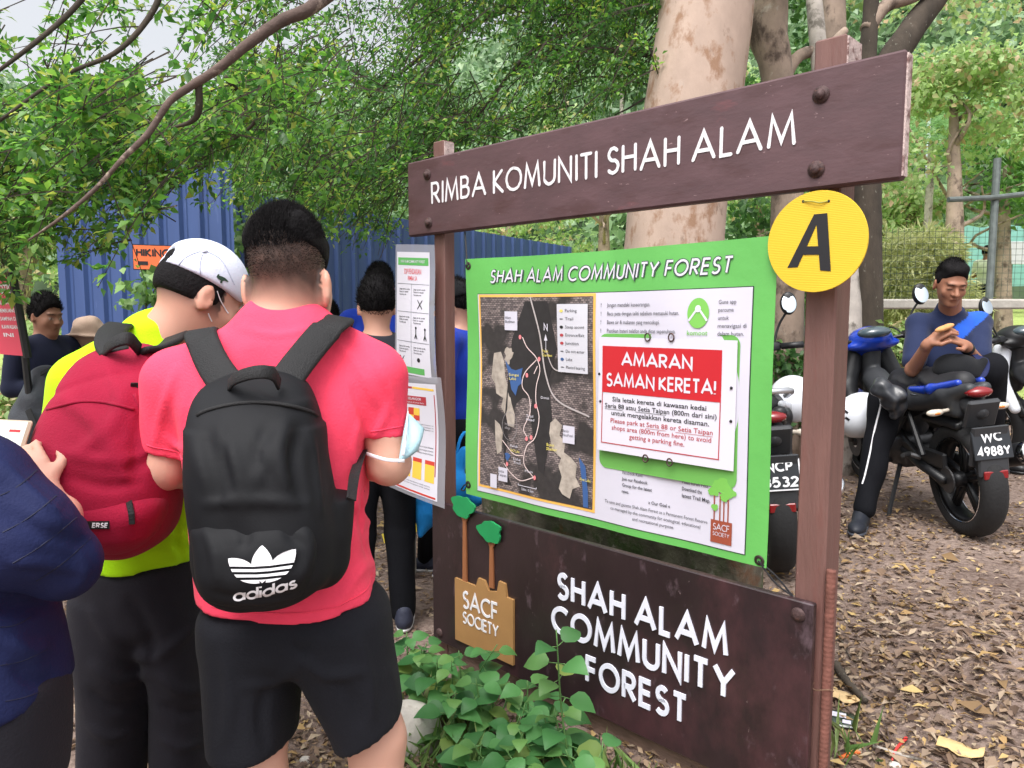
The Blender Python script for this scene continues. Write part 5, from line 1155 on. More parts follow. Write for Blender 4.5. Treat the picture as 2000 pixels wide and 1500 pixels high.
# ---- the man in the pink jersey -----------------------------------------------------
D0 = 1.55
def pink_man():
    g = lambda u, v, d=0.: PX(u, v, D0 + d)
    base = g(575, 613) * [1, 1, 0]; base[2] = float(gz(base[0], base[1]))
    B = Sdf(.02); hc = g(563, 524, .01); hf = np.array([.22, 1, -.42]); hu = np.array([0, .35, 1.])
    head_parts(B, hc, hf, hu, 1.0, ears=False)
    r_, f_, u_ = basis(hf, hu)
    # ears seen from behind
    B.ell(g(480, 566, .0), (.010, .020, .034), np.array([unit([1, .5, 0]), unit([-.5, 1, 0]), [0, 0, 1]]), .006)
    Me = np.array([unit([1, .8, 0]), unit([-.8, 1, 0]), unit([.12, 0, 1])]); B.ell(g(634, 562, -.005), (.012, .024, .040), Me, .006); B.ell(g(641, 566, -.032), (.008, .012, .024), Me, .006, 's')
    B.cone(g(553, 665, .02), g(560, 560, .01), .074, .066, .02); B.cone(g(600, 640, .05), g(598, 590, .04), .045, .05, .03)
    B.cone(g(545, 700, .0), g(560, 1150, .02), .085, .10, .05); B.cone(g(420, 715, .02), g(660, 705, .02), .05, .05, .04)
    # arms
    B.chain([g(345, 760, .0), g(318, 915, .01), g(430, 930, .28)], [.052, .044, .036], .02); B.chain([g(735, 745, 0), g(760, 905, .01), g(640, 900, .33)], [.050, .043, .034], .02)
    hand(B, g(455, 925, .33), np.array([.75, .35, .25]), np.array([.2, -.3, .9]), np.array([0, .3, .9])); hand(B, g(625, 895, .36), np.array([-.8, .3, .25]), np.array([-.2, -.3, .9]), np.array([0, .3, .9]))
    # legs
    gr = float(gz(base[0], base[1]))
    for (uh, vh, uk, vk, ua, dd) in ((500, 1200, 500, 1520, 497, -.03), (660, 1200, 735, 1440, 742, .02)):
        kn = g(uk, vk, dd); an = g(ua, 1900, dd + .06); an[2] = gr + .09; B.cone(g(uh, vh, .02), kn, .085, .060, .03)
        mid = kn * .62 + an * .38 + [0, -.02, 0]; B.chain([kn, mid, an], [.056, .058, .036], .02); B.ell(kn + [0, .02, -.03], (.05, .05, .07), None, .03)
    # fade haircut: clipped stubble grades into skin
    ht = face_tint(hc, hf, hu, 1.0, SKIN_P)
    def tint(V):
        c = ht(V); p = V - hc; h = p @ u_; x = p @ r_; y = p @ f_
        m = sstep((h + .112) / .075) * (y < .055) * (np.abs(p[:, 2]) < .14); m = np.clip(m * (1 + .12 * wav(V, 300, 5, 2)), 0, 1) * .90 * (np.abs(x) < .0785)
        return c * (1 - m[:, None]) + np.array([.018, .015, .016]) * m[:, None]
    o = B.build("person", .0065, M_skin, None, base, {'tint': tint})
    tag(o, "man seen from behind in a coral pink jersey and black shorts wearing a black backpack", "person")
    H = Sdf(.015); M = np.array([r_, f_, u_]); H.ell(hc + u_ * .022 - f_ * .012, (.078, .099, .088), M); H.box(hc + u_ * .058 - f_ * .006 - r_ * .003, (.067, .080, .044), .034, M, .02); H.cut(hc + u_ * .020, unit(-u_ * 1.0 - f_ * .05), .02)
    H.wob(lambda P: .003 * wav(P, 90, 4, 2) + .0015 * np.sin(P @ r_ * 260))
    hair_obj(H, .006, strands(hc + u_ * .0, hf, hu, 1.0, 11000, .012, np.random.default_rng(3), .002, .028, .75, .0007, .35), o)
    Vs, Fs = strands(hc, hf, hu, .985, 12000, .0040, np.random.default_rng(8), -.009, -.068, .1, .00045, .8); obj("stubble", Vs, Fs, M_hair, o)
    # jersey
    S = Sdf(.03)
    S.loft([(640, 470, 640, D0 + .01, .075), (690, 365, 740, D0 + .01, .10), (760, 335, 752, D0, .125), (850, 362, 735, D0, .14), (950, 378, 716, D0, .145), (1040, 384, 708, D0, .15), (1120, 392, 728, D0, .155), (1190, 400, 746, D0, .16), (1290, 408, 752, D0, .16)], n=2.4)
    S.cone(g(500, 668, .0), g(352, 742, .0), .055, .062, .04); S.cone(g(610, 655, .0), g(728, 728, .0), .055, .060, .04); S.cone(g(552, 640, .015), g(552, 700, 0), .082, .10, .05)
    S.cone(g(338, 745, 0), g(326, 905, .01), .062, .054, .03); S.cone(g(742, 735, 0), g(752, 880, .01), .056, .045, .03)
    # trim: neckline, sleeve hems, bottom hem
    S.cut(g(550, 600, -.05), unit([.02, -.55, 1.]), .01)
    S.cut(g(327, 883, 0), unit([-.05, -.1, -1]), .004) if False else None
    sl, sr = g(326, 885, 0), g(752, 852, 0); zl, zr = sl[2], sr[2]
    def trim(P):
        a = np.where(P[:, 0] < g(372, 850)[0], zl + (P[:, 0] - sl[0]) * -.25 - P[:, 2], -1.); b = np.where(P[:, 0] > g(716, 850)[0], zr + (P[:, 0] - sr[0]) * .12 - P[:, 2], -1.)
        a = np.where((P[:, 2] < g(0, 1050)[2]), -1, a); b = np.where((P[:, 2] < g(0, 1050)[2]), -1, b)
        return np.maximum(a, b)
    S.it.append((trim, .004, 'i'))
    hp, hn = g(565, 1142, 0), unit([-.03, .12, -1.])
    S.cut(hp, hn, .004); S.wob(folds(5, .0035, 26, .5)); S.wob(lambda P: -.006 * np.exp(-((P[:, 2] - g(0, 1010)[2]) / .05) ** 2) * np.sin(P[:, 2] * 70 + 3 * P[:, 0] * 8) * sstep((P[:, 0] - g(660, 0)[0]) / .06) * (P[:, 2] > g(0, 1120)[2]))
    S.crease([([(722, 905), (700, 960), (690, 1050)], .008, .014), ([(735, 880), (715, 930), (705, 1010), (715, 1080)], -.006, .012), ([(742, 1090), (700, 1120), (650, 1195)], .006, .013), ([(705, 1000), (730, 1040), (742, 1090)], .007, .012),
        ([(640, 660), (690, 700), (735, 790)], .005, .012), ([(735, 700), (765, 770), (778, 830)], .005, .010), ([(690, 760), (712, 820), (716, 862)], -.006, .010), ([(700, 830), (690, 880), (702, 940)], .006, .012), ([(760, 790), (745, 830), (730, 852)], .005, .010),
        ([(345, 720), (318, 800), (300, 870)], .005, .011), ([(372, 760), (362, 830), (370, 885)], -.006, .011), ([(320, 850), (345, 872), (368, 880)], .004, .008), ([(470, 640), (540, 655), (612, 640)], .004, .010)], 1.2)
    jz = S.build("jersey", .006, M_pink, o)
    def seam(us, lo, hi, pt, nm, name, r):
        a = np.full(len(us), float(lo)); b = np.full(len(us), float(hi)); nm = unit(nm)
        for _ in range(14):
            m_ = (a + b) / 2; P, t = S.hit(us, m_, 1.1); s_ = (P - pt) @ nm; bad = (t > 1.8); up = (s_ > 0) | bad
            b = np.where(up, m_, b); a = np.where(up, a, m_)
        P, t = S.hit(us, a, 1.1); ok = t < 1.75; mb = MB(); mb.tube(P[ok] - unit(ray(us[ok], a[ok])) * .0006, r, 5); mb.build(name, M_pink, jz, True)
    seam(np.linspace(412, 728, 50), 1090, 1300, hp - hn * .022, hn, "hem_seam", .0016)
    seam(np.linspace(286, 368, 14), 800, 905, np.array([sl[0], sl[1], zl + .020]), [-.25, 0, -1.], "sleeve_seam", .0014)
    seam(np.linspace(722, 786, 12), 780, 880, np.array([sr[0], sr[1], zr + .020]), [.12, 0, -1.], "sleeve_seam", .0014)
    # seams at hem and sleeves
    # shorts
    T = Sdf(.03); T.loft([(1130, 408, 742, D0, .15), (1200, 406, 750, D0, .15), (1285, 410, 760, D0, .13)], n=2.4, rnd=.06)
    def leg(rows): T.loft([(v, a, b, D0 + d, h) for v, a, b, d, h in rows], .025, n=2.3, rnd=.03)
    leg([(1170, 405, 600, 0, .145), (1250, 406, 592, 0, .14), (1350, 413, 580, -.01, .125), (1440, 420, 572, -.02, .115), (1560, 430, 566, -.02, .11)]); leg([(1170, 560, 752, 0, .145), (1250, 568, 762, 0, .14), (1340, 612, 778, .01, .125), (1420, 654, 788, .02, .115), (1500, 672, 792, .02, .11)])
    zl2, zr2 = g(500, 1478, -.09)[2], g(735, 1425, -.02)[2]
    T.it.append((lambda P: np.where(P[:, 0] < g(590, 1400)[0], zl2 - P[:, 2] + .45 * (P[:, 0] - g(500, 0)[0]) * 0 , zr2 + (P[:, 0] - g(735, 0)[0]) * .42 - P[:, 2]), .004, 'i'))
    T.wob(folds(8, .004, 17, .6)); T.crease([([(582, 1300), (540, 1330), (480, 1340)], .007, .014), ([(590, 1290), (640, 1320), (720, 1310)], .007, .014), ([(440, 1280), (450, 1360), (440, 1450)], .006, .014), ([(520, 1340), (510, 1400), (520, 1460)], -.006, .014), ([(700, 1250), (720, 1320), (730, 1400)], .006, .014), ([(655, 1330), (690, 1370), (700, 1420)], -.005, .012), ([(560, 1250), (585, 1275), (600, 1260)], -.006, .012)], 1.15)
    T.build("shorts", .0075, M_shorts, o)
    mb = MB(); pr = T.hit(*np.meshgrid([409, 417], [1315, 1365]), 1.2) if False else None
    for ua in (497, 742): h = g(ua, 1700, -.02); h[2] = gr; shoe(o, h, (-.1, 1, 0))
    return o, B, S, T
pm, PB_, PS_, PT_ = pink_man()

# his black backpack
def black_pack():
    DB_ = 1.33; g = lambda u, v, d=0.: PX(u, v, DB_ + d)
    S = Sdf(.02)
    S.loft([(716, 440, 572, DB_ + .065, .04), (738, 408, 594, DB_ + .05, .05), (770, 394, 610, DB_ + .03, .07), (840, 378, 624, DB_ + .005, .10), (900, 374, 632, DB_, .115), (980, 378, 650, DB_, .12), (1060, 384, 664, DB_, .12), (1120, 392, 664, DB_, .115), (1160, 402, 648, DB_ + .01, .10), (1186, 428, 600, DB_ + .015, .08)], n=2.9, rnd=.04)
    S.loft([(968, 600, 690, DB_ + .06, .05), (1040, 600, 684, DB_ + .05, .06), (1100, 600, 674, DB_ + .05, .06), (1140, 600, 655, DB_ + .05, .05)], .015, n=2.3, rnd=.01)
    S.wob(folds(12, .006, 20, .9)); S.wob(lambda P: -.005 * np.maximum(0, np.sin((P[:, 0] * 1.2 + P[:, 2]) * 26)) ** 2 * (P[:, 2] < g(0, 830)[2]))
    S.crease([([(430, 830), (455, 900), (480, 985)], .008, .018), ([(560, 820), (545, 880), (560, 960)], .007, .016), ([(590, 830), (575, 900), (592, 985)], -.008, .016), ([(400, 850), (420, 930), (430, 990)], -.008, .016), ([(400, 985), (480, 978), (600, 984)], .007, .012), ([(520, 830), (505, 880), (520, 940)], -.006, .016), ([(445, 840), (440, 900), (455, 960)], -.006, .014), ([(480, 760), (540, 790), (610, 785)], .006, .012), ([(500, 850), (515, 900), (500, 950)], .005, .016), ([(610, 860), (618, 930), (628, 1000)], .007, .012)], 1.0)
    e = empty("backpack", g(520, 1185, 0), "black backpack with a white three-leaf logo on the pink-jersey man's back", "backpack")
    S.build("main_body", .006, M_bag, e)
    Pk = Sdf(.02); Pk.loft([(1004, 378, 622, DB_ - .045, .075), (1060, 382, 634, DB_ - .05, .088), (1120, 392, 632, DB_ - .05, .088), (1160, 404, 612, DB_ - .04, .075), (1180, 430, 580, DB_ - .03, .06)], n=2.8, rnd=.03)
    Pk.wob(folds(14, .003, 24, .9)); Pk.crease([([(400, 1030), (420, 1080), (425, 1140)], .007, .013), ([(470, 1025), (480, 1050), (470, 1070)], -.006, .012), ([(590, 1020), (605, 1070), (590, 1130)], .008, .013), ([(560, 1025), (570, 1050), (585, 1060)], -.006, .010), ([(420, 1160), (500, 1172), (580, 1160)], -.005, .010)], 1.0); Pk.build("front_pocket", .006, M_bag, e)
    def drape(fn, us, vs, off, d0=1.0): P, t = fn.hit(us, vs, d0); r = ray(us, vs); return P - unit(r) * off
    m = MB(); uu = np.linspace(384, 620, 30); m.tube(drape(S, uu, 812 - 26 * np.sin((uu - 384) / 236 * np.pi) ** .7, .001), .004, 6); m.build("zip", M_web, e, True)
    m = MB(); uu = np.linspace(386, 618, 30); m.tube(drape(Pk, uu, 1016 - 12 * np.sin((uu - 384) / 236 * np.pi), .002), .0038, 6); m.build("zip", M_web, e, True)
    m = MB(); m.ribbon(spl([g(448, 752, -.02), g(462, 738, -.055), g(500, 727, -.075), g(532, 730, -.06), g(545, 750, -.025)], 16), (0, .4, 1), .024, .006); m.build("grab_handle", M_web, e, True)
    # straps over the shoulders
    for pts, w in (([g(462, 775, .02), g(420, 718, .075), g(398, 672, .125), g(392, 650, .175), g(402, 655, .26), g(420, 720, .36), g(440, 850, .40), g(430, 1000, .32), g(400, 1080, .2)], .062), ([g(540, 768, .02), g(586, 705, .075), g(632, 650, .12), g(660, 628, .165), g(662, 630, .25), g(655, 700, .36), g(660, 850, .40), g(690, 930, .33), g(700, 960, .22)], .060)):
        P = spl(pts, 50); ws = np.concatenate([np.full(34, w), np.full(16, .026)]); m = MB(); sdv = [np.array([1., .1, -.12]) if i < 20 else np.array([1., -.1, 0]) for i in range(50)]
        sg = 1 if pts[0][0] < g(500, 0)[0] else -1; sdv = [np.array([1., .15 * sg, .55 * sg * (1 if i < 14 else .3)]) for i in range(50)]
        m.ribbon(P, sdv, ws, .012); m.build("shoulder_strap", M_web, e, True)
    m = MB(); m.ribbon(spl([g(686, 975, .04), g(693, 925, .10), g(708, 880, .2)], 10), (.3, 1, .3), .020, .003); m.build("side_strap", M_web, e)
    # logo: three leaves crossed by stripes, and the word below
    def put(P2, off):
        P2 = np.array(P2, float); P, t = Pk.hit(P2[:, 0], P2[:, 1], 1.0); return P - unit(ray(P2[:, 0], P2[:, 1])) * off
    def leafp(cx, cy, ln, wd, ang, n=18):
        t = np.linspace(0, 1, n); x = np.concatenate([wd * np.sin(t * np.pi) ** .8, -wd * np.sin(t[::-1] * np.pi) ** .8]); y = np.concatenate([t, t[::-1]]) * ln; a = math.radians(ang); return np.stack([cx + x * math.cos(a) + y * math.sin(a), cy - (y * math.cos(a) - x * math.sin(a))], 1)
    m = MB(); k_ = 0
    slits = [(1106, 1111), (1116.5, 1121.5), (1127, 1132)]
    def strips(outline):
        """Cut the leaf outline into bands between the slits (rows of the picture of the logo)."""
        nonlocal k_
        sl = lambda u: (u - 515) * -.07 + 12 * ((u - 515) / 65.) ** 2 * -.35
        import itertools
        q = outline.copy(); v = q[:, 1] - sl(q[:, 0]); edges = [-1e9] + [x for s_ in slits for x in s_] + [1e9]
        for i in range(0, len(edges), 2):
            lo, hi = edges[i], edges[i + 1]; P2 = []
            n = len(q)
            for j in range(n):
                a, b = q[j], q[(j + 1) % n]; va, vb = v[j], v[(j + 1) % n]
                ts = sorted([t for t in ((lo - va) / (vb - va + 1e-12), (hi - va) / (vb - va + 1e-12)) if 0 < t < 1])
                if lo <= va <= hi: P2.append(a)
                for t in ts: P2.append(a + (b - a) * t)
            if len(P2) >= 3:
                V = put(P2, .0022 + k_ * .0002); m.add(V, [tuple(range(len(V)))]); k_ += 1
    strips(leafp(512, 1139, 74, 21, 0)); strips(leafp(507, 1139, 78, 19, -52)); strips(leafp(519, 1138, 88, 19, 42))
    lm = m.build("leaf_logo", M_logo, e)
    m = MB(); 
    def pl(x, y, off): x = np.asarray(x, float); y = np.asarray(y, float); u = 455 + x; v = 1176 - (y + x * .14 + (np.maximum(0, x - 62) * .16)); P, t = Pk.hit(u, v, 1.0); return P - unit(ray(u, v)) * (.0022 + off)
    letters(m, pl, "adidas", 0, 126, 0, 25, 0, 0, w=.165, gap=.10, dense=True); m.build("logo_word", M_logo, e)
    return e
black_pack()
# face mask hooked round his right elbow
def elbow_mask():
    g = lambda u, v, d=0.: PX(u, v, D0 + d)
    e = empty("face_mask", g(800, 900, -.02), "pale blue surgical mask hooked round the pink-jersey man's right elbow", "face mask")
    M_mask = cloth("mask_blue", (176, 214, 226), .8, var=.03, bump=.2); m = MB()
    a, b, c, d = g(795, 805, -.01), g(828, 838, .0), g(815, 880, -.03), g(778, 905, -.045); P = []
    for i in range(9):
        for j in range(9):
            s, t = i / 8, j / 8; p = (a * (1 - s) + b * s) * (1 - t) + (d * (1 - s) + c * s) * t; P.append(p + np.array([.012, -.012, 0]) * math.sin(s * 3.1) * math.sin(t * 3.1) + np.array([0, -.002, .002]) * math.sin(t * 25))
    m.add(P, [(i * 9 + j, (i + 1) * 9 + j, (i + 1) * 9 + j + 1, i * 9 + j + 1) for i in range(8) for j in range(8)]); o = m.build("pad", M_mask, e, True); md = o.modifiers.new("t", 'SOLIDIFY'); md.thickness = .002
    for pts in ([g(797, 805, -.01), g(793, 850, -.045), g(786, 890, -.052)], [g(790, 900, -.05), g(755, 898, -.060), g(722, 888, -.04), g(712, 882, 0), g(740, 880, .05), g(800, 880, .05), g(818, 880, 0)]): m = MB(); m.ribbon(spl(pts, 18), (0, .2, 1), .007, .0025); m.build("ear_loop", M_logo, e, True)
elbow_mask()

# ---- the man in neon lime with a white cap ------------------------------------------
D1 = 1.85
def lime_man():
    g = lambda u, v, d=0.: PX(u, v, D1 + d); base = g(280, 613) * [1, 1, 0]; gr = float(gz(base[0], base[1])); base[2] = gr
    B = Sdf(.02); hc = g(392, 580, .03); hf = np.array([.72, .62, -.42]); hu = np.array([.25, .25, 1.]); head_parts(B, hc, hf, hu, 1.06, ears=True)
    r_, f_, u_ = basis(hf, hu); B.cone(g(330, 670, .02), g(372, 600, .02), .078, .068, .02)
    B.cone(g(290, 700, .05), g(285, 1130, .03), .09, .11, .05); B.cone(g(180, 740, .02), g(380, 720, .06), .055, .055, .04)
    B.chain([g(160, 760, .02), g(120, 950, .03), g(200, 960, .32)], [.05, .042, .034], .02); B.chain([g(405, 750, .06), g(440, 930, .10), g(380, 900, .36)], [.05, .042, .034], .02)
    hand(B, g(215, 955, .36), np.array([.7, .4, .2]), np.array([0, -.3, .9]), np.array([0, .3, .9])); hand(B, g(365, 895, .40), np.array([-.8, .3, .2]), np.array([0, -.3, .9]), np.array([0, .3, .9]))
    for ua, uk, dd in ((220, 232, -.02), (352, 350, .05)):
        kn = g(uk - 4, 1400, dd + .05); an = g(ua, 1800, dd + .05); an[2] = gr + .08; B.chain([g(uk + (8 if uk < 300 else -8), 1160, dd + .02), kn, an], [.08, .042, .036], .02)
    ft = face_tint(hc, hf, hu, 1.02, SKIN * .98)
    def tint(V):
        c = ft(V); p = V - hc; h = p @ u_; y = p @ f_; m = sstep((h + .055 + .2 * np.maximum(0, y)) / .05) * (y < .035) * (np.linalg.norm(p, axis=1) < .15) * .92 * (np.abs(p @ r_) < .078); return c * (1 - m[:, None]) + np.array([.02, .017, .018]) * m[:, None]
    o = B.build("person", .0075, M_skin, None, base, {'tint': tint}); tag(o, "man in a neon lime jersey, white cap and black trousers carrying a crimson backpack", "person")
    M = np.array([r_, f_, u_]); H = Sdf(.015); H.ell(hc + u_ * .018 - f_ * .016, (.083, .105, .100), M); H.cut(hc - u_ * .028 - f_ * .05, unit(-u_ - f_ * .12), .012); H.cut(hc + f_ * .03, unit(f_ - u_ * .1), .012)
    hair_obj(H, .007, strands(hc, hf, hu, 1.02, 1200, .005, np.random.default_rng(5), 0, .0, .1, .0009), o)
    C = Sdf(.012); C.ell(hc + u_ * .042 - f_ * .008, (.090, .115, .103), M); C.cut(hc + u_ * .028, unit(-u_ + f_ * -.10), .006); C.ell(hc + u_ * .065 - f_ * .125, (.040, .035, .030), M, .006, 's')
    C.ell(hc + u_ * .030 + f_ * .125, (.078, .085, .0075), np.array([r_, unit(f_ - u_ * .32), unit(u_ + f_ * .32)]), .008)
    cp = C.build("cap", .006, M_capw, o); M_cs = cloth("cap_seam", (190, 198, 220))
    for q in ([(398, 488), (360, 505), (330, 545)], [(398, 488), (390, 520), (396, 566)], [(398, 488), (432, 508), (458, 556)], [(322, 548), (360, 556), (400, 566), (440, 572)]):
        q = spl([(a, b, 0) for a, b in q], 16); P, t = C.hit(q[:, 0], q[:, 1], 1.4); ok = t < 2.1; mb = MB(); mb.tube(P[ok] - unit(ray(q[ok, 0], q[ok, 1])) * .0003, .0015, 5, False); mb.build("cap_seam", M_cs, cp, True)
    mb = MB(); P, t = C.hit([398], [489], 1.4); mb.lathe(P[0], (0, -.3, 1), [(.009, -.002), (.008, .003), (0, .005)], 12); mb.build("cap_button", M_capw, cp, True)
    S2 = Sdf(.01); S2.ell(hc + u_ * .060 - f_ * .10, (.036, .012, .026), M); S2.build("hair", .006, M_hair, o)
    # small crocodile-like badge on the cap's side
    def pc(x, y, off): u = 423 + np.asarray(x, float); v = 548 - np.asarray(y, float); P, t = C.hit(u, v, 1.4); return P - unit(ray(u, v)) * (.0015 + off)
    m = MB(); m.add(pc([0, 5, 11, 17, 22, 24, 20, 15, 10, 7, 2], [8, 10, 8, 5, 0, -3, -2, 0, -2, 1, 4], 0), [tuple(range(11))]); m.add(pc([8, 12, 11, 7], [1, 0, -5, -5], .0004), [(0, 1, 2, 3)]); m.add(pc([0, 3, 6, 5, 0], [8, 13, 12, 9, 6], .0002), [tuple(range(5))]); m.build("badge", pbr("badge_green", lin(40, 66, 52), .6), cp)
    # mask loop behind the ear
    m = MB(); P, t = B.hit([424, 430, 440, 446], [568, 585, 603, 612], 1.4); m.tube(spl(P - unit(ray([424, 430, 440, 446], [568, 585, 603, 612])) * .003, 12), .0016, 5); P, t = B.hit([407, 410, 414], [612, 620, 628], 1.4); m.tube(spl(P - unit(ray([407, 410, 414], [612, 620, 628])) * .003, 8), .0016, 5); m.build("mask_loop", M_logo, o)
    S = Sdf(.03); S.loft([(655, 230, 352, D1 + .02, .08), (700, 150, 400, D1 + .03, .11), (770, 118, 428, D1 + .03, .13), (880, 122, 425, D1 + .03, .145), (980, 150, 405, D1 + .03, .15), (1060, 170, 392, D1 + .03, .155), (1180, 180, 390, D1 + .03, .16)])
    S.cone(g(275, 672, 0.02), g(165, 740, .02), .06, .065, .04); S.cone(g(320, 665, .05), g(405, 735, .08), .06, .06, .04); S.cone(g(155, 750, .02), g(128, 880, .03), .066, .062, .03); S.cone(g(408, 745, .08), g(428, 860, .09), .06, .056, .03); S.cone(g(322, 660, .03), g(310, 720, .03), .088, .10, .04)
    S.cut(g(330, 628, -.06), unit([-.1, -.45, 1]), .01); S.cut(g(285, 1086, 0), unit([0, .06, -1.]), .004)
    S.it.append((lambda P: np.where((P[:, 0] < g(140, 0)[0]) & (P[:, 2] > g(0, 1000)[2]), g(0, 895)[2] - P[:, 2], -1), .004, 'i')); S.wob(folds(21, .005, 22, .5)); S.crease([([(300, 1000), (330, 1040), (380, 1060)], .007, .014), ([(220, 1085), (290, 1075), (370, 1090)], .006, .013), ([(350, 990), (340, 1040), (360, 1100)], -.007, .012), ([(200, 660), (150, 720), (115, 800)], .006, .014)], 1.4); S.build("jersey", .0075, M_neon, o)
    T = Sdf(.03); T.loft([(1060, 176, 390, D1 + .03, .15), (1130, 164, 400, D1 + .03, .155), (1230, 158, 410, D1 + .03, .14)], n=2.4, rnd=.06)
    def leg(rows): T.loft([(v, a, b, D1 + d, h) for v, a, b, d, h in rows], .006, n=2.3, rnd=.03)
    leg([(1130, 160, 305, .02, .14), (1200, 157, 308, .02, .14), (1300, 172, 302, 0, .12), (1420, 166, 284, 0, .10), (1560, 164, 270, .02, .09), (1800, 180, 255, .04, .075)]); leg([(1130, 265, 404, .04, .14), (1200, 270, 410, .04, .14), (1300, 302, 412, .04, .12), (1420, 306, 414, .05, .10), (1560, 304, 410, .06, .09), (1800, 310, 392, .07, .075)])
    T.wob(folds(22, .004, 15, .7)); T.crease([([(180, 1190), (230, 1260), (300, 1290)], .010, .018), ([(250, 1170), (290, 1230), (300, 1290)], -.008, .016), ([(400, 1200), (350, 1250), (306, 1285)], .009, .016), ([(180, 1300), (230, 1330), (285, 1320)], .008, .016), ([(175, 1350), (220, 1380), (275, 1370)], -.008, .015), ([(310, 1320), (360, 1350), (408, 1340)], .009, .016), ([(320, 1380), (360, 1395), (405, 1385)], -.008, .015), ([(175, 1420), (215, 1440), (265, 1425)], .007, .014), ([(312, 1440), (355, 1460), (400, 1445)], .007, .014)], 1.4); T.build("trousers", .008, M_track, o)
    for ua in (220, 352): h = g(ua, 1750, 0.05); h[2] = gr; shoe(o, h, (.2, 1, 0))
    return S
LS_ = lime_man()
def red_pack():
    DR = 1.60; g = lambda u, v, d=0.: PX(u, v, DR + d); S = Sdf(.02)
    S.loft([(672, 200, 318, DR + .08, .05), (700, 160, 340, DR + .06, .07), (760, 122, 352, DR + .02, .10), (850, 86, 352, DR, .125), (930, 92, 350, DR - .01, .135), (990, 118, 342, DR - .01, .135), (1040, 165, 330, DR, .12), (1080, 205, 290, DR + .02, .08)], n=2.5, rnd=.04)
    S.wob(folds(31, .007, 15, .8)); S.wob(lambda P: .006 * np.exp(-np.abs(P[:, 2] - g(0, 778)[2] - .06 * np.sin((P[:, 0] - g(100, 0)[0]) * 7)) / .006))
    S.crease([([(120, 780), (190, 830), (250, 940)], .010, .020), ([(250, 750), (220, 830), (150, 890)], .010, .020), ([(300, 770), (270, 850), (265, 940)], -.009, .018), ([(110, 880), (200, 900), (290, 890)], .008, .016), ([(240, 920), (280, 905), (310, 880)], -.008, .014), ([(200, 690), (230, 760), (235, 800)], .007, .018), ([(130, 930), (200, 950), (270, 945)], -.008, .014)], 1.2)
    e = empty("backpack", g(240, 1080, 0), "crimson red backpack on the lime-jersey man's back", "backpack"); S.build("main_body", .0065, M_redbag, e)
    Pk = Sdf(.02); Pk.loft([(958, 112, 322, DR - .06, .085), (1000, 124, 318, DR - .065, .095), (1040, 165, 306, DR - .055, .09), (1074, 205, 280, DR - .03, .065)], n=2.5, rnd=.03); Pk.wob(folds(33, .005, 20, .9)); Pk.build("front_pocket", .0065, M_redbag, e)
    def on(fn, us, vs, off): us = np.array(us, float); vs = np.array(vs, float); P, t = fn.hit(us, vs, 1.1); return P - unit(ray(us, vs)) * off
    m = MB(); m.tube(on(S, np.linspace(92, 262, 26), 800 - 16 * np.sin(np.linspace(0, 3.14, 26)), .001), .0035, 6); m.tube(on(S, np.linspace(262, 300, 12), np.linspace(770, 850, 12), .001), .0035, 6); m.build("zip", M_redbag, e, True)
    m = MB(); m.ribbon(on(S, [255, 268, 300, 330], [752, 752, 775, 815], .004), (1, 0, .8), .012, .004); m.build("zip_flap", M_web, e)
    m = MB(); m.ribbon(on(Pk, [248, 253, 257, 258], [962, 985, 1005, 1024], .004), (1, 0, .1), .012, .004); m.build("zip_pull", M_web, e)
    m = MB(); us = np.linspace(150, 214, 8); top = on(Pk, us, 1018 - (us - 150) * .01, .003); bot = on(Pk, us, 1034 - (us - 150) * .01, .003); m.add(np.concatenate([top, bot]), [(i, i + 1, 9 + i, 8 + i) for i in range(7)]); pt = m.build("patch", M_web, e)
    def pp(x, y, off): u = 176 + np.asarray(x, float); v = 1031 - np.asarray(y, float); P, t = Pk.hit(u, v, 1.1); return P - unit(ray(u, v)) * (.0042 + off)
    m = MB(); letters(m, pp, "ERSE", 3, 34, 0, 10, 0, 0, w=.22, gap=.14, slant=.15, dense=True); m.build("patch_word", M_logo, pt)
    for pts, w in (([g(225, 690, .02), g(214, 668, .06), g(222, 645, .14), g(240, 640, .22), g(255, 700, .40), g(270, 850, .48), g(250, 1000, .42)], .062), ([g(270, 690, .02), g(300, 685, .06), g(330, 672, .13), g(350, 660, .24), g(355, 720, .42), g(355, 850, .48), g(340, 980, .4)], .062)):
        P = spl(pts, 40); m = MB(); m.ribbon(P, [np.array([1., 0, .35]) if pts[1][0] > g(260, 0)[0] else np.array([1., 0, -.1])] * 40, w, .014); m.build("shoulder_strap", M_web, e, True)
    m = MB(); m.ribbon(spl([g(205, 684, .01), g(225, 668, -.03), g(252, 662, -.03), g(272, 682, .02)], 14), (0, .5, 1), .03, .008); m.build("grab_handle", M_web, e, True)
red_pack()

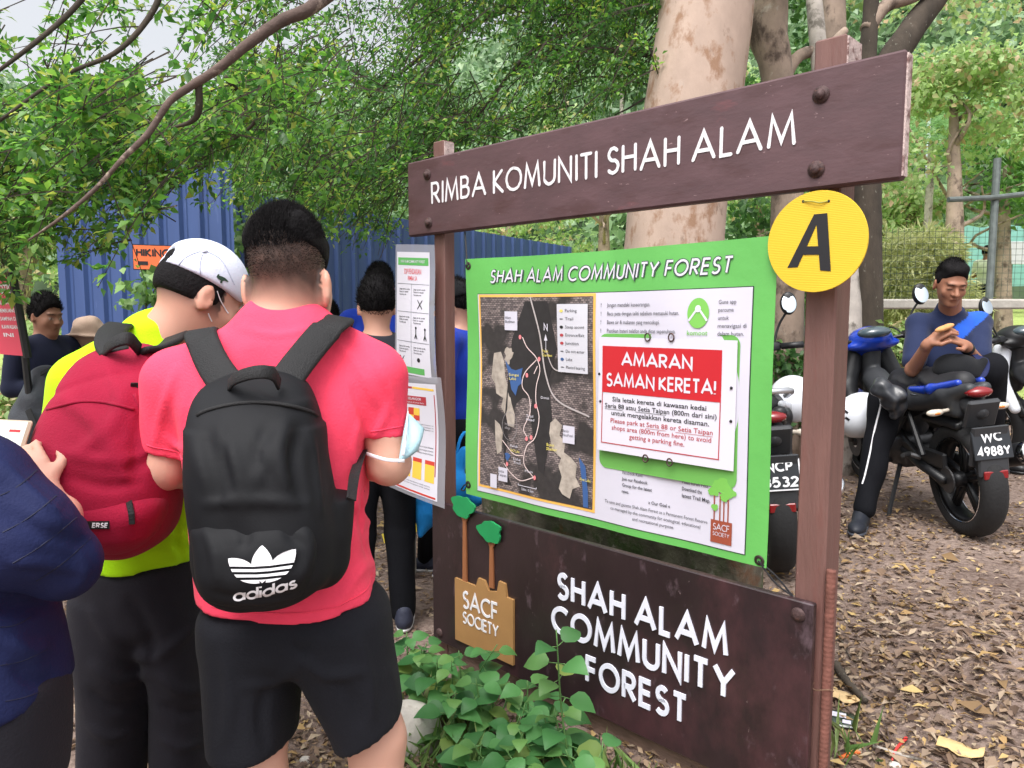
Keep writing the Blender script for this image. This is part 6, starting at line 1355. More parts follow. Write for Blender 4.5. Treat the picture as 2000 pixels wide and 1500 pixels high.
# ---- the navy-jacketed person cut by the left edge -----------------------------------
D2 = 1.12
def navy_person():
    g = lambda u, v, d=0.: PX(u, v, D2 + d); base = g(-150, 613, .05) * [1, 1, 0]; gr = float(gz(base[0], base[1])); base[2] = gr
    B = Sdf(.02); hc = g(-220, 560, .05); hf = np.array([.5, .8, -.3]); hu = np.array([0, .2, 1.]); head_parts(B, hc, hf, hu); B.cone(g(-210, 780, .04), hc, .07, .06); B.cone(g(-180, 700, .05), g(-120, 1350, .05), .09, .11, .05); B.cone(g(-310, 880, .05), g(-150, 880, .05), .055, .055, .04)
    B.chain([g(-150, 905, 0), g(110, 1100, .05), g(112, 1010, .22), g(92, 968, .30)], [.05, .045, .038, .027], .015); hand(B, g(90, 962, .31), np.array([-.62, .25, .70]), np.array([-.5, .7, .2]), np.array([-.3, .5, .5]), .92, .9)
    B.chain([g(-320, 740, .05), g(-340, 1080, .1), g(-120, 950, .38)], [.05, .042, .03], .02); hand(B, g(-100, 940, .40), np.array([.7, .2, .5]), np.array([.4, .5, .2]), np.array([0, .4, .8]), 1.0, .8)
    for ua in (-40, -240): kn = g(ua, 1700, .06); an = kn * 1.; an[2] = gr + .08; kn[2] = gr + .46; B.chain([g(ua + 10, 1330, .06), kn, an], [.09, .058, .038], .02)
    o = B.build("person", .0075, M_skin, None, base, {'tint': face_tint(hc, hf, hu, 1., SKIN_P)}); tag(o, "person in a quilted navy jacket at the left edge, holding up a phone", "person")
    H = hair_cap(Sdf(.02), hc, hf, hu, 1.0); H.wob(lambda P: .003 * wav(P, 80, 2)); hair_obj(H, .008, None, o)
    S = Sdf(.03); S.loft([(760, -330, -150, D2 + .05, .08), (860, -400, -90, D2 + .05, .11), (1000, -360, -20, D2 + .06, .13), (1180, -330, 84, D2 + .06, .14), (1280, -330, 98, D2 + .06, .15), (1350, -335, 112, D2 + .06, .16), (1440, -340, 117, D2 + .06, .165)])
    S.chain([g(-150, 905, 0), g(-60, 965, -.01), g(40, 1045, .0), g(116, 1098, .04)], [.080, .086, .078, .055], .03); S.cone(g(116, 1096, .04), g(118, 1045, .14), .054, .044, .02); S.chain([g(-320, 750, .05), g(-340, 1080, .1), g(-180, 980, .3)], [.07, .06, .045], .03)
    S.cut(g(-180, 770, 0), (0, -.3, 1), .01); S.cut(g(0, 1408, 0), unit([.28, 0, -1.]), .006); S.wob(folds(41, .004, 18, .6)); dq = unit([.62, 0, .78]); S.wob(lambda P: .0028 * np.exp(-np.abs(np.sin((P @ dq) * 42)) / .09))
    S.crease([([(0, 900), (60, 960), (120, 1010)], .006, .012), ([(10, 1000), (80, 1040), (170, 1060)], -.007, .012), ([(20, 1100), (90, 1100), (170, 1120)], .007, .012), ([(0, 1190), (40, 1185), (90, 1180)], -.012, .016), ([(20, 1250), (60, 1270), (95, 1262)], .008, .014), ([(30, 1300), (70, 1330), (108, 1328)], -.008, .014), ([(150, 1080), (165, 1110), (150, 1150)], .006, .010)], .85); jk = S.build("jacket", .0065, M_navyj, o)
    M_st = pbr("navy_stitch", lin(18, 22, 50), .8)
    for a, b in (((0, 968), (72, 918)), ((5, 1040), (110, 968)), ((25, 1100), (150, 1010)), ((70, 1135), (178, 1050)), ((0, 1225), (60, 1205)), ((0, 1300), (92, 1268)), ((10, 1370), (108, 1335))):
        us = np.linspace(a[0], b[0], 16); vs = np.linspace(a[1], b[1], 16) + 6 * np.sin(np.linspace(0, 3.14, 16)); P, t = S.hit(us, vs, .7); ok = t < 1.6
        if ok.sum() > 4: mb = MB(); mb.tube(P[ok] + unit(ray(us[ok], vs[ok])) * .0004, .0011, 4, False); mb.build("stitch_line", M_st, jk)
    T = Sdf(.03); T.loft([(1320, -335, 108, D2 + .06, .145), (1380, -335, 114, D2 + .06, .15), (1480, -340, 112, D2 + .06, .155), (1560, -340, 105, D2 + .06, .15)], rnd=.02)
    for ua in (-20, -230): kn = g(ua, 1700, .06); kn[2] = gr + .46; an = kn * 1.; an[2] = gr + .09; T.chain([g(ua, 1540, .06), kn, an], [.085, .072, .06], .02)
    T.build("trousers", .01, M_track, o)
    for ua in (-40, -240): h = g(ua, 1700, .02); h[2] = gr; shoe(o, h, (.1, 1, 0))
navy_person()
def phone():
    c = PX(22, 848, 1.52); r, f, u = basis([.25, .9, -.42]); n = -f; M = np.array([r, u, n])
    e = empty("phone", c, "phone in a pale case showing a web page, held up at the left edge", "phone")
    m = MB(); m.box(c, (.045, .030, .005), M, .004); m.build("case", pbr("pale_case", lin(190, 170, 150), .4), e)
    ms = bpy.data.materials.new("lit_screen"); ms.use_nodes = True; b = ms.node_tree.nodes["Principled BSDF"]; b.inputs['Base Color'].default_value = (*lin(210, 214, 206), 1); b.inputs['Roughness'].default_value = .1; b.inputs['Emission Color'].default_value = (*lin(224, 228, 218), 1); b.inputs['Emission Strength'].default_value = .25
    m = MB(); m.box(c + n * .0056, (.040, .026, .0004), M); m.build("screen", ms, e); m = MB(); m.box(c + n * .0064 + r * .014 + u * .006, (.014, .0025, .0003), M); m.build("red_banner", M_red, e)
phone()

# ---- figures further back: one builder, each with its own pose and clothes -------------
def stander(px, d, vtop, face, label, skin, shirt, trousers, hair='short', H=1.68, arms='phone', lean=0., sleeve=.6, res=.011, hat=None, shoe_c=None, zoff=0., eyes=True, feet=None, hx=0., hs=1.08):
    p = PX(px, 613, d); x, y = p[0], p[1]; gr = float(gz(x, y)); zt = PX(px, vtop, d)[2]; k = (zt - gr) / 1.70 if H is None else H / 1.70
    z0 = zt - 1.70 * k if H is None else gr
    if H is not None: k = (zt - gr) / 1.70
    f = unit([math.sin(face), math.cos(face), 0]); r = np.array([f[1], -f[0], 0.]); L = lambda a, b, c: np.array([x, y, gr]) + r * a * k + f * b * k + np.array([0, 0, c * k])
    hc = L(hx, .03 + lean, 1.575); hf = unit(f * 1 + [0, 0, -.15]); hu = np.array([0, 0, 1.]) + f * .1
    B = Sdf(.02); head_parts(B, hc, hf, hu, .98 * k * hs); B.cone(L(0, lean * .7, 1.42), L(hx, lean, 1.52), .060 * k, .055 * k); B.cone(L(0, lean * .5, 1.36), L(0, 0, .95), .085 * k, .095 * k, .05); B.cone(L(-.15, lean * .6, 1.39), L(.15, lean * .6, 1.39), .05 * k, .05 * k, .04)
    el = [L(-.24, 0, 1.12), L(.24, 0, 1.12)]; wr = [L(-.10, .27, 1.14), L(.10, .27, 1.14)] if arms == 'phone' else [L(-.26, .08, .88), L(.26, .08, .88)]
    for s, e_, w_ in ((-1, el[0], wr[0]), (1, el[1], wr[1])):
        B.chain([L(s * .185, lean * .6, 1.385), e_, w_], [.046 * k, .038 * k, .026 * k], .02); dd = unit(w_ - e_); hand(B, w_, dd, np.array([-s * r[0], -s * r[1], .4]) + f * .0, f * .6 + np.array([0, 0, .6]), .98 * k, .6)
    ft = feet or [(-.10, 0), (.10, .02)]
    for s, (fx, fy) in zip((-1, 1), ft): B.chain([L(s * .085, 0, .90), L((s * .095 + fx) / 2, .03 + fy / 2, .48), L(fx, fy - .01, .08)], [.082 * k, .052 * k, .036 * k], .02)
    o = B.build("person", res, M_skin, None, (x, y, gr), {'tint': face_tint(hc, hf, hu, .98 * k * hs, skin, 0, False)}); tag(o, label, "person")
    if hair:
        Hh = hair_cap(Sdf(.02), hc, hf, hu, .98 * k * hs, low=-.055 if hair == 'long' else -.03, top=.018 if hair != 'buzz' else .006, thick=.014 if hair != 'buzz' else .006); Hh.wob(lambda P: .0035 * wav(P, 70, 3)); hair_obj(Hh, .009, strands(hc, hf, hu, 1.03 * k * hs, 2600, .02, np.random.default_rng(int(px)), .008, -.02, .5, .0014), o)
    if hat:
        k0_ = k; k = k * hs; rr, ff, uu = basis(hf, hu); M = np.array([rr, ff, uu]); C = Sdf(.015); C.ell(hc + uu * .045 * k - ff * .008, np.array([.090, .108, .095]) * k, M); C.cut(hc + uu * (.035 if hat[1] == 'cap' else -.045) * k, unit(-uu - ff * .05), .006); C.ell(hc + uu * (.030 if hat[1] == 'cap' else .02) * k + ff * (.11 * k if hat[1] == 'cap' else 0), np.array([.075, .085, .009] if hat[1] == 'cap' else [.100, .115, .10]) * k, M, .012); C.wob(folds(int(px), .003 if hat[1] == 'cap' else .007, 40, 1));
        if hat[1] != 'cap': C.ell(hc - uu * .005 * k, np.array([.128, .138, .014]) * k, M, .015)
        C.build("hat" if hat[1] != 'cap' else "cap", .008, hat[0], o); k = k0_
    S = Sdf(.03); R = np.array([r, f, [0, 0, 1.]])
    S.ell(L(0, lean * .5 + .005, 1.24), np.array([.185, .128, .22]) * k, R, .04); S.ell(L(0, .01, 1.02), np.array([.168, .125, .20]) * k, R, .05); S.cone(L(-.16, lean * .6, 1.385), L(.16, lean * .6, 1.385), .066 * k, .066 * k, .03); S.cone(L(0, lean * .6, 1.38), L(hx * .5, lean * .8, 1.44), .085 * k, .068 * k, .03)
    for s, e_, w_ in ((-1, el[0], wr[0]), (1, el[1], wr[1])):
        a = L(s * .19, lean * .6, 1.375)
        if sleeve <= 1: S.cone(a, a + (e_ - a) * sleeve, .062 * k, .056 * k, .02)
        else: S.chain([a, e_, e_ + (w_ - e_) * .92], [.062 * k, .052 * k, .040 * k], .02)
    S.cut(L(0, -.02, 1.455), unit(np.array([0, 0, 1.]) - f * .3), .008); S.cut(L(0, 0, .88), (0, 0, -1), .004); S.wob(folds(int(px) + 1, .005, 20, .6)); S.build("shirt", res, shirt, o)
    T = Sdf(.03); T.ell(L(0, 0, .92), np.array([.162, .120, .13]) * k, R, .04)
    for s, (fx, fy) in zip((-1, 1), ft): T.chain([L(s * .085, 0, .88), L((s * .095 + fx) / 2, .03 + fy / 2, .48), L(fx, fy, .09)], [.098 * k, .074 * k, .060 * k], .02)
    T.cut(L(0, 0, .96), (0, 0, 1), .005); T.wob(folds(int(px) + 2, .006, 17, .6)); T.build("trousers", res, trousers, o)
    for s, (fx, fy) in zip((-1, 1), ft): shoe(o, L(fx, fy - .07, 0), f + r * s * .15, k, shoe_c)
    return o, hc, L, k
_, _, _, _ = stander(84, 4.2, 580, math.radians(112), "young man in a navy jacket turned to the right, by the pink standing sign", SKIN_D, M_navy2, M_blacktr, sleeve=2, eyes=True)
stander(166, 4.4, 626, math.radians(10), "person in a beige hat half hidden behind the lime-jersey man", SKIN, M_navy2, M_blacktr, hair=None, hat=(M_beige, 'hood'), hs=1.15)
f1 = stander(736, 3.15, 548, math.radians(-12), "black-haired man in a charcoal tee seen from behind, left of the posters", SKIN, M_tee, M_blacktr, sleeve=.6)
stander(742, 4.5, 523, math.radians(170), "dark-haired person facing the hikers, mostly hidden behind the charcoal-tee man", SKIN_D, M_roy, M_blacktr)
f2 = stander(896, 3.75, 553, math.radians(-75), "man in a royal blue shirt and black cap half hidden behind the left sign post", SKIN, M_roy, M_blacktr, hat=(M_capb, 'cap'), feet=[(.12, .25), (-.02, .0)], shoe_c=M_shoe)
stander(640, 4.9, 592, math.radians(180), "person in dark clothes mostly hidden behind the pink-jersey man's neck", SKIN_D, M_navy2, M_blacktr)
# blue tote bag held by the blue-shirted man
def tote():
    M_tote = cloth("bright_blue_tote", (36, 142, 224), .7, var=.08, bump=.2); e = empty("tote_bag", PX(850, 1060, 3.3), "bright blue tote bag hanging beside the left sign post", "bag"); S = Sdf(.03); a = PX(905, 880, 3.4); 
    pts = [(800, 930), (945, 985), (905, 880), (822, 1062), (845, 1020)]
    S.chain([PX(908, 885, 3.42), PX(868, 950, 3.4)], [.03, .05]); S.chain([PX(815, 950, 3.3), PX(835, 1000, 3.3), PX(822, 1045, 3.3)], [.05, .055, .012]); S.chain([PX(880, 960, 3.38), PX(930, 975, 3.38)], [.06, .03]); S.chain([PX(830, 960, 3.32), PX(890, 950, 3.38)], [.07, .07]); S.chain([PX(812, 935, 3.3), PX(800, 905, 3.3)], [.03, .02]); S.wob(folds(61, .008, 26, 1)); S.build("bag", .009, M_tote, e)
    m = MB(); m.tube(spl([PX(890, 900, 3.4), PX(898, 860, 3.42), PX(910, 845, 3.45), PX(918, 880, 3.42)], 12), .008, 6); m.build("handle", M_tote, e, True)
tote()
# grey rucksack by the navy young man
S = Sdf(.03); S.chain([PX(88, 745, 3.7), PX(75, 820, 3.7), PX(72, 880, 3.75)], [.075, .12, .11]); S.cone(PX(95, 735, 3.7), PX(70, 780, 3.65), .05, .07); S.wob(folds(71, .008, 22, 1)); e = empty("backpack", PX(75, 940, 3.7), "grey and black rucksack carried by the young man at the left", "backpack"); S.build("main_body", .01, pbr("grey_ripstop", lin(62, 66, 74), .6, var=.3, vscale=7, bump=.3, bscale=120), e)
m = MB(); m.ribbon(spl([PX(80, 730, 3.62), PX(98, 722, 3.6), PX(112, 735, 3.62)], 10), (0, .5, 1), .025, .006); m.build("grab_handle", M_web, e)
m = MB(); m.ribbon(spl([PX(55, 800, 3.56), PX(70, 840, 3.54), PX(78, 880, 3.58)], 10), (1, 0, 0), .03, .006); m.build("front_strap", M_web, e)
# distant road worker beyond the fence
stander(1920, 18, 483, math.radians(60), "tiny distant person in a pale top beyond the wire fence", SKIN_D, cloth("pale_vest", (206, 214, 190)), M_blacktr, res=.03, H=1.68)
# ================================================================== motorbikes and the seated rider
M_tyre = pbr("tyre_rubber", lin(34, 34, 36), .85, bump=.3, bscale=60, var=.15); M_alloy = pbr("black_alloy", lin(30, 31, 34), .4, metal=.4); M_plast = pbr("grey_plastic", lin(52, 54, 58), .5, var=.12, vscale=8, bump=.08); M_bplast = pbr("black_plastic", lin(28, 29, 32), .45, var=.15, vscale=6)
M_blue_p = pbr("blue_gloss", lin(30, 64, 176), .25, coat=.5); M_chrome = pbr("chrome", lin(200, 202, 206), .15, metal=1); M_eng = pbr("engine_metal", lin(92, 92, 94), .45, metal=.8, var=.25, vscale=20); M_tail = pbr("tail_red", lin(128, 20, 26), .2, coat=.6); M_lens = pbr("clear_lens", lin(206, 196, 182), .2, coat=.5); M_amber = pbr("amber_lens", lin(226, 130, 60), .25)
M_plate = pbr("plate_black", lin(36, 40, 46), .5, var=.1); M_mirror = pbr("mirror_glass", lin(210, 220, 226), .06, metal=1); M_whitep = pbr("white_gloss", lin(216, 220, 228), .3, coat=.4, var=.05, vscale=6); M_seatm = pbr("seat_vinyl", lin(30, 30, 34), .6, bump=.15, bscale=120); M_glassd = pbr("dash_glass", lin(70, 84, 92), .12, coat=.6); M_vis = pbr("dark_visor", lin(24, 27, 33), .12, coat=.8)
def bike(rear, front, lean, label, plate, body, accent, tail_z=0., rack=False, shield=None):
    rear = np.array(rear, float); front = np.array(front, float); gr = float(gz(*rear)); gf = float(gz(*front)); fw = unit(np.append(front - rear, gf - gr)); lf = unit(np.cross([0, 0, 1.], fw)); up = np.cross(fw, lf)
    cl, sl = math.cos(lean), math.sin(lean); o0 = np.array([rear[0], rear[1], gr])
    def X(P):
        P = np.array(P, float); y = P[..., 1] * cl + P[..., 2] * sl; z = P[..., 2] * cl - P[..., 1] * sl
        return o0 + P[..., 0:1] * fw + y[..., None] * lf + z[..., None] * up
    X0 = X
    def XT(P): P = np.array(P, float); s_ = np.clip((.40 - P[..., 0]) / .40, 0, 1); P[..., 0] += .12 * s_; P[..., 2] -= .07 * s_ * sstep((P[..., 2] - .56) / .14); return X0(P)
    e = empty("motorbike", o0, label, "motorbike"); A = np.array
    W = 1.27
    def wheel(x, hw, R=.295):
        m = MB(X); pr = [(R - .085, -hw * .75), (R - .05, -hw), (R - .02, -hw * .86), (R - .004, -hw * .45), (R, 0), (R - .004, hw * .45), (R - .02, hw * .86), (R - .05, hw), (R - .085, hw * .75)]
        m.lathe(A([x, 0, R]), (0, 1, 0), pr, 40); w = m.build("wheel", M_tyre, e, True)
        m = MB(X); m.lathe(A([x, 0, R]), (0, 1, 0), [(R - .083, -hw * .7), (R - .075, -hw * .78), (R - .10, -hw * .6), (R - .105, 0), (R - .10, hw * .6), (R - .075, hw * .78), (R - .083, hw * .7)], 40)
        for k in range(5):
            a = 2 * math.pi * k / 5 + .3; d = A([math.cos(a), 0, math.sin(a)]); s = A([-math.sin(a), 0, math.cos(a)]); c = A([x, 0, R])
            for q in (-.25, .25): m.box(c + d * (R - .10) * .5 + s * .012 * np.sign(q), ((R - .10) * .5, .012, .011), A([d, [0, 1, 0], s]))
        m.lathe(A([x, 0, R]), (0, 1, 0), [(.0, -.07), (.035, -.07), (.04, -.03), (.04, .03), (.035, .07), (0, .07)], 16); m.build("rim", M_alloy, w, True)
        m = MB(X); t = np.linspace(0, 6.283, 48)
        for sg in (-1, 1): m.tube(A([[x + (R - .080) * math.cos(a), sg * hw * .80, R + (R - .080) * math.sin(a)] for a in t]), .003, 5, False)
        m.build("rim_stripe", M_chrome, w)
        m = MB(X); m.lathe(A([x, -.075 if x == 0 else .055, R]), (0, 1, 0), [(.05, 0), (.11, 0), (.11, .004), (.05, .004)], 28); m.build("brake_disc", M_eng, w)
    wheel(0, .062); wheel(W, .042, .285)
    def sd(name, fn, mat, res=.010, k=.02, parent=None):
        S = Sdf(k); fn(S); return S.build(name, res, mat, parent or e, xf=X)
    m = MB(X)
    for s in (-1, 1): m.tube(A([[0, s * .105, .295], [.25, s * .10, .33], [.52, s * .075, .38]]), [.022, .026, .03], 8)
    m.box((.40, 0, .38), (.03, .08, .03)); m.build("swingarm", M_bplast, e, True)
    m = MB(X); m.box((.25, .085, .385), (.24, .012, .045), bev=.01); m.build("chain_guard", M_bplast, e)
    m = MB(X); m.tube(spl([[.0, .085, .36], [.25, .085, .37], [.48, .085, .41], [.5, .085, .35], [.25, .085, .30], [0, .085, .235]], 40), .007, 5); m.lathe((0, .085, .295), (0, 1, 0), [(.0, 0), (.066, 0), (.066, .008), (0, .008)], 24); m.build("chain", M_eng, e)
    def eng(S): S.box(A([.60, 0, .36]), (.15, .11, .10), .04); S.cone((.68, 0, .42), (.86, 0, .50), .075, .07); S.ell((.58, .10, .36), (.10, .05, .09)); S.ell((.58, -.10, .36), (.10, .05, .09)); S.wob(lambda P: .004 * np.sin(P[:, 2] * 260) * (P[:, 0] > .70))
    sd("engine", eng, M_eng)
    def under(S): S.chain([(.48, 0, .56), (.75, 0, .60), (.98, 0, .72)], [.075, .085, .08]); S.cone((.50, 0, .50), (.46, 0, .70), .07, .08); S.chain([(1.02, 0, .95), (1.06, 0, .62)], [.06, .05])
    sd("frame_cover", under, body)
    def tail(S):
        for s in (-1, 1): S.chain([(.50, s * .085, .64), (.2, s * .085, .72), (-.12, s * .06, .80 + tail_z), (-.28, s * .035, .845 + tail_z)], [.075, .07, .05, .03])
        S.box(A([.08, 0, .74 + tail_z * .5]), (.30, .08, .05), .03)
    X = XT
    sd("tail_fairing", tail, body, k=.03)
    def seat(S): S.chain([(.62, 0, .745), (.40, 0, .755), (.15, 0, .80 + tail_z * .7), (-.16, 0, .865 + tail_z)], [.075, .085, .085, .055], .04); S.ell((.42, 0, .77), (.18, .13, .045)); S.ell((.02, 0, .845 + tail_z * .8), (.22, .105, .04))
    sd("seat", seat, M_seatm, k=.03)
    def cowl(S):
        for s in (-1, 1): S.chain([(.20, s * .115, .775 + tail_z * .5), (-.05, s * .10, .83 + tail_z), (-.22, s * .055, .872 + tail_z)], [.018, .026, .018])
    sd("tail_cowl", cowl, accent, .008)
    sd("tail_light", lambda S: S.ell((-.30, 0, .828 + tail_z), (.035, .060, .026)).ell((-.25, 0, .832 + tail_z), (.06, .07, .022)), M_tail, .007)
    for s in (-1, 1):
        i_ = sd("indicator", lambda S: S.cone((-.16, s * .07, .735), (-.175, s * .13, .73), .010, .010).ell((-.185, s * .160, .73), (.022, .040, .018)), M_lens, .006)
        sd("amber_bulb", lambda S: S.ell((-.200, s * .155, .728), (.010, .018, .008)), M_amber, .005, parent=i_)  # plain amber-coloured bulb inside the clear indicator lens
    m = MB(X); m.box((-.30, 0, .70), (.015, .075, .10), A([[math.cos(.35), 0, math.sin(.35)], [0, 1, 0], [-math.sin(.35), 0, math.cos(.35)]]), .01); m.box((-.345, 0, .53), (.012, .085, .13), A([[math.cos(.2), 0, math.sin(.2)], [0, 1, 0], [-math.sin(.2), 0, math.cos(.2)]]), .01); m.box((-.375, 0, .415), (.01, .07, .055), bev=.008); mg = m.build("mudguard", M_plast, e)
    sd("tail_bracket", lambda S: S.chain([(-.18, 0, .78), (-.28, 0, .74)], [.06, .05]), M_plast, .01)
    nrm = unit(A([-1, 0, .18])); ux = A([0, -1., 0]); uz = np.cross(nrm, ux); uz = uz if uz[2] > 0 else -uz; pc = A([-.373, 0, .52])
    def PLc(x, y, off): x = np.asarray(x, float)[..., None]; y = np.asarray(y, float)[..., None]; return X(pc + ux * x + uz * y + nrm * (.0075 + off))
    m = MB(X); m.box(pc, (.006, .088, .075), A([-nrm, -ux, uz]), .003); pl = m.build("number_plate", M_plate, e); m = MB()
    if plate: letters(m, PLc, plate[0], -.032 - .008 * len(plate[0]), .032 + .008 * len(plate[0]), .010, .046, 0, .001, w=.20, gap=.16); letters(m, PLc, plate[1], -.074, .076, -.058, .046, 0, .001, w=.20, gap=.16); m.build("plate_text", M_logo, pl)
    if plate and plate[0] == "NCP":
        m = MB(); m.add(np.concatenate([PLc([-.086, .086, .086, -.086], [-.073, -.073, .073, .073], 0), PLc([-.080, .080, .080, -.080], [-.067, -.067, .067, .067], .0006)]), [(0, 1, 5, 4), (1, 2, 6, 5), (2, 3, 7, 6), (3, 0, 4, 7)]); m.build("plate_border", M_logo, pl)
    m = MB(X); m.box((-.392, 0, .372), (.006, .055, .020), bev=.004); m.build("reflector", M_tail, e)
    for s in (-1, 1):
        m = MB(X); m.tube(spl([[.46, s * .148, .70], [.20, s * .140, .755], [-.10, s * .105, .80]], 14), .006, 5); m.build("panel_trim", M_chrome, e, True)
    X = X0
    for k_, s in enumerate((-1, 1, 1)):
        m = MB(X); m.tube(spl([[.99, s * .20, .98], [1.10, s * (.16 + .03 * k_), 1.03 + .03 * k_], [1.17, s * .06, .92], [1.12, s * .05, .70]], 18), .0055, 5); m.build("cable", M_bplast, e, True)
    m = MB(X); m.tube(spl([[.30, -.09, .46], [.14, -.10, .42], [.02, -.10, .34]], 12), .005, 5); m.build("brake_hose", M_bplast, e, True)
    for s in (-1, 1):
        m = MB(X); m.prism([(.52, .44), (.66, .50), (.64, .62), (.44, .66), (.36, .58)], (1, 0, 0), (0, 0, 1), np.array([0, s * .098, 0]), np.array([0, s * .014, 0])); m.build("side_panel", M_plast, e)
    def hug(S): S.chain([(.26, 0, .56), (.12, 0, .615), (-.06, 0, .62)], [.045, .05, .04]); S.box(A([.10, 0, .58]), (.18, .07, .02), .015)
    sd("wheel_hugger", hug, M_bplast)
    m = MB(X); m.tube(spl([[.80, -.05, .36], [.70, -.10, .22], [.45, -.15, .24], [.25, -.17, .32]], 20), .02, 8); m.lathe((.28, -.175, .31), unit(A([-1, -.12, .28])), [(.02, -.02), (.045, .03), (.055, .10), (.058, .40), (.052, .46), (.036, .47), (.034, .42), (0, .42)], 24); mf = m.build("exhaust", M_bplast, e, True)
    m = MB(X); m.lathe((.28, -.175, .31), unit(A([-1, -.12, .28])), [(.060, .44), (.060, .465), (.052, .480), (.040, .484), (.035, .474)], 28); m.build("exhaust_tip", M_chrome, mf, True)
    m = MB(X); m.tube(A([[.50, .10, .28], [.40, .20, .12], [.34, .255, .03]]), [.014, .012, .012], 6); m.build("kickstand", M_bplast, e)
    for s in (-1, 1):
        m = MB(X); m.tube(A([[.55, s * .10, .30], [.53, s * .24, .30]]), .014, 8); m.build("foot_peg", M_bplast, e)
        m = MB(X); m.tube(A([[.20, s * .12, .38], [.22, s * .17, .40], [.16, s * .23, .41]]), [.016, .014, .012], 8); m.tube(A([[.48, s * .08, .45], [.20, s * .13, .39]]), .012, 6); m.build("passenger_peg", M_eng, e)
        m = MB(X); m.tube(A([[W, s * .075, .285], [1.13, s * .075, .66]]), [.022, .02], 10); m.build("fork_leg", M_eng, e, True)
        m = MB(X); m.tube(A([[.15, s * .13, .40], [.35, s * .12, .70]]), .016, 8); m.build("shock", M_bplast, e)
    def fend(S):
        t = np.linspace(.5, 2.7, 9); S.chain([(W + .31 * math.cos(a), 0, .285 + .31 * math.sin(a)) for a in t], [.035] * 9)
    sd("front_fender", fend, accent)
    def shl(S):
        for s in (-1, 1): S.chain([(1.08, s * .09, .88), (1.04, s * .16, .68), (.92, s * .15, .48)], [.06, .055, .035])
        S.cone((1.1, 0, .92), (1.12, 0, .70), .08, .07)
    sd("leg_shield", shl, shield or M_bplast, k=.03)
    def hcw(S): S.ell((1.02, 0, .985), (.12, .13, .075)); S.ell((1.08, 0, .95), (.11, .12, .10)); S.ell((1.0, 0, .945), (.07, .17, .045))
    sd("handlebar_cowl", hcw, accent, .009); sd("dash", lambda S: S.ell((.955, 0, 1.020), (.075, .10, .042)), M_glassd, .008)
    m = MB(X); m.tube(spl([[.90, .36, .985], [.98, .20, .98], [1.0, 0, .96], [.98, -.20, .98], [.90, -.36, .985]], 20), .013, 8); hb = m.build("handlebar", M_bplast, e, True)
    for s in (-1, 1):
        m = MB(X); m.tube(A([[.945, s * .25, .983], [.90, s * .36, .985]]), [.019, .020], 10); m.box((.97, s * .215, .985), (.03, .03, .025), bev=.006); m.build("grip", M_bplast, hb, True)
        m = MB(X); m.tube(spl([[.99, s * .21, .985], [1.0, s * .30, .98], [.97, s * .38, .975]], 8), .007, 6); m.build("brake_lever", M_eng, hb)
        m = MB(X); m.tube(spl([[.98, s * .21, .99], [1.0, s * .25, 1.10], [.99, s * .30, 1.18]], 10), .007, 6); mi = m.build("mirror", M_bplast, e, True)
        sd("mirror_shell", lambda S: S.ell((.985, s * .31, 1.225), (.022, .048, .068)), M_bplast, .007, parent=mi); m = MB(X); m.lathe((.960, s * .31, 1.225), (-1, 0, .42), [(0, .003), (.03, .003), (.040, 0)], 20)
        V = np.array(m.V); V[:, 2] = 1.225 + (V[:, 2] - 1.225) * 1.45; m.V = [tuple(p) for p in V]; m.build("mirror_glass", M_mirror, mi, True)
    sd("headlight", lambda S: S.ell((1.18, 0, .90), (.05, .10, .075)), M_lens, .009)
    if rack:
        X = XT; m = MB(X); m.tube(spl([[-.02, .11, .88], [-.22, .10, .93], [-.28, 0, .94], [-.22, -.10, .93], [-.02, -.11, .88]], 18), .014, 8); m.tube(A([[-.18, .1, .93], [-.18, -.1, .93]]), .012, 8); m.build("grab_rail", M_alloy2, e, True); X = X0
    return e, X
M_alloy2 = pbr("silver_rail", lin(196, 198, 204), .35, metal=.7)
bk1, X1 = bike((2.345, 3.70), (2.42, 4.96), math.radians(7), "black and blue motorbike with plate WC 4988Y under the seated man", ("WC", "4988Y"), M_plast, M_blue_p)
bk2, X2 = bike((3.95, 4.35), (3.70, 5.62), math.radians(6), "black motorbike cut by the right edge beyond the seated man", None, M_bplast, M_bplast, shield=M_whitep)
bk3, X3 = bike((1.265, 3.42), (1.485, 4.66), math.radians(6), "dark motorbike with plate NCP 3532 behind the sign's right post", ("NCP", "3532"), M_bplast, M_whitep, rack=True)
def helmet(c, f, s, label, mark=False):
    r, f, u = basis(f, (0, 0, 1)); M = np.array([r, f, u]); S = Sdf(.02); S.ell(c, np.array([.125, .15, .135]) * s, M); S.cone(c + f * .10 * s - u * .08 * s, c + f * .06 * s - u * .10 * s, .06 * s, .07 * s, .03); S.cut(c - u * .105 * s, -u, .01); S.ell(c + f * .12 * s + u * .0 * s, np.array([.10, .08, .05]) * s, M, .008, 's')
    e = empty("helmet", c - u * .11 * s, label, "helmet"); S.build("shell", .008, M_whitep, e); V = Sdf(.01); V.ell(c, np.array([.118, .142, .127]) * s, M); V.cut(c + f * .03 * s, -f); V.cut(c - u * .06 * s, -u); V.cut(c + u * .065 * s, u); V.build("visor", .007, M_vis, e)
    return e, S
hc1 = PX(1682, 812, 4.25); he, hS = helmet(hc1, np.array([.9, .35, .25]), 1.0, "white full-face helmet hanging by the seated man's leg")
m = MB()
def hm(x, y, off): u = 1648 + np.asarray(x, float); v = 815 - np.asarray(y, float); P, t = hS.hit(u, v, 3.6); return P - unit(ray(u, v)) * (.002 + off)
for k_, (x, y) in enumerate(((0, 14), (3, 0))): line(m, hm, [(x, y), (x + 8, y - 6)], 4.5, .0002 * k_)
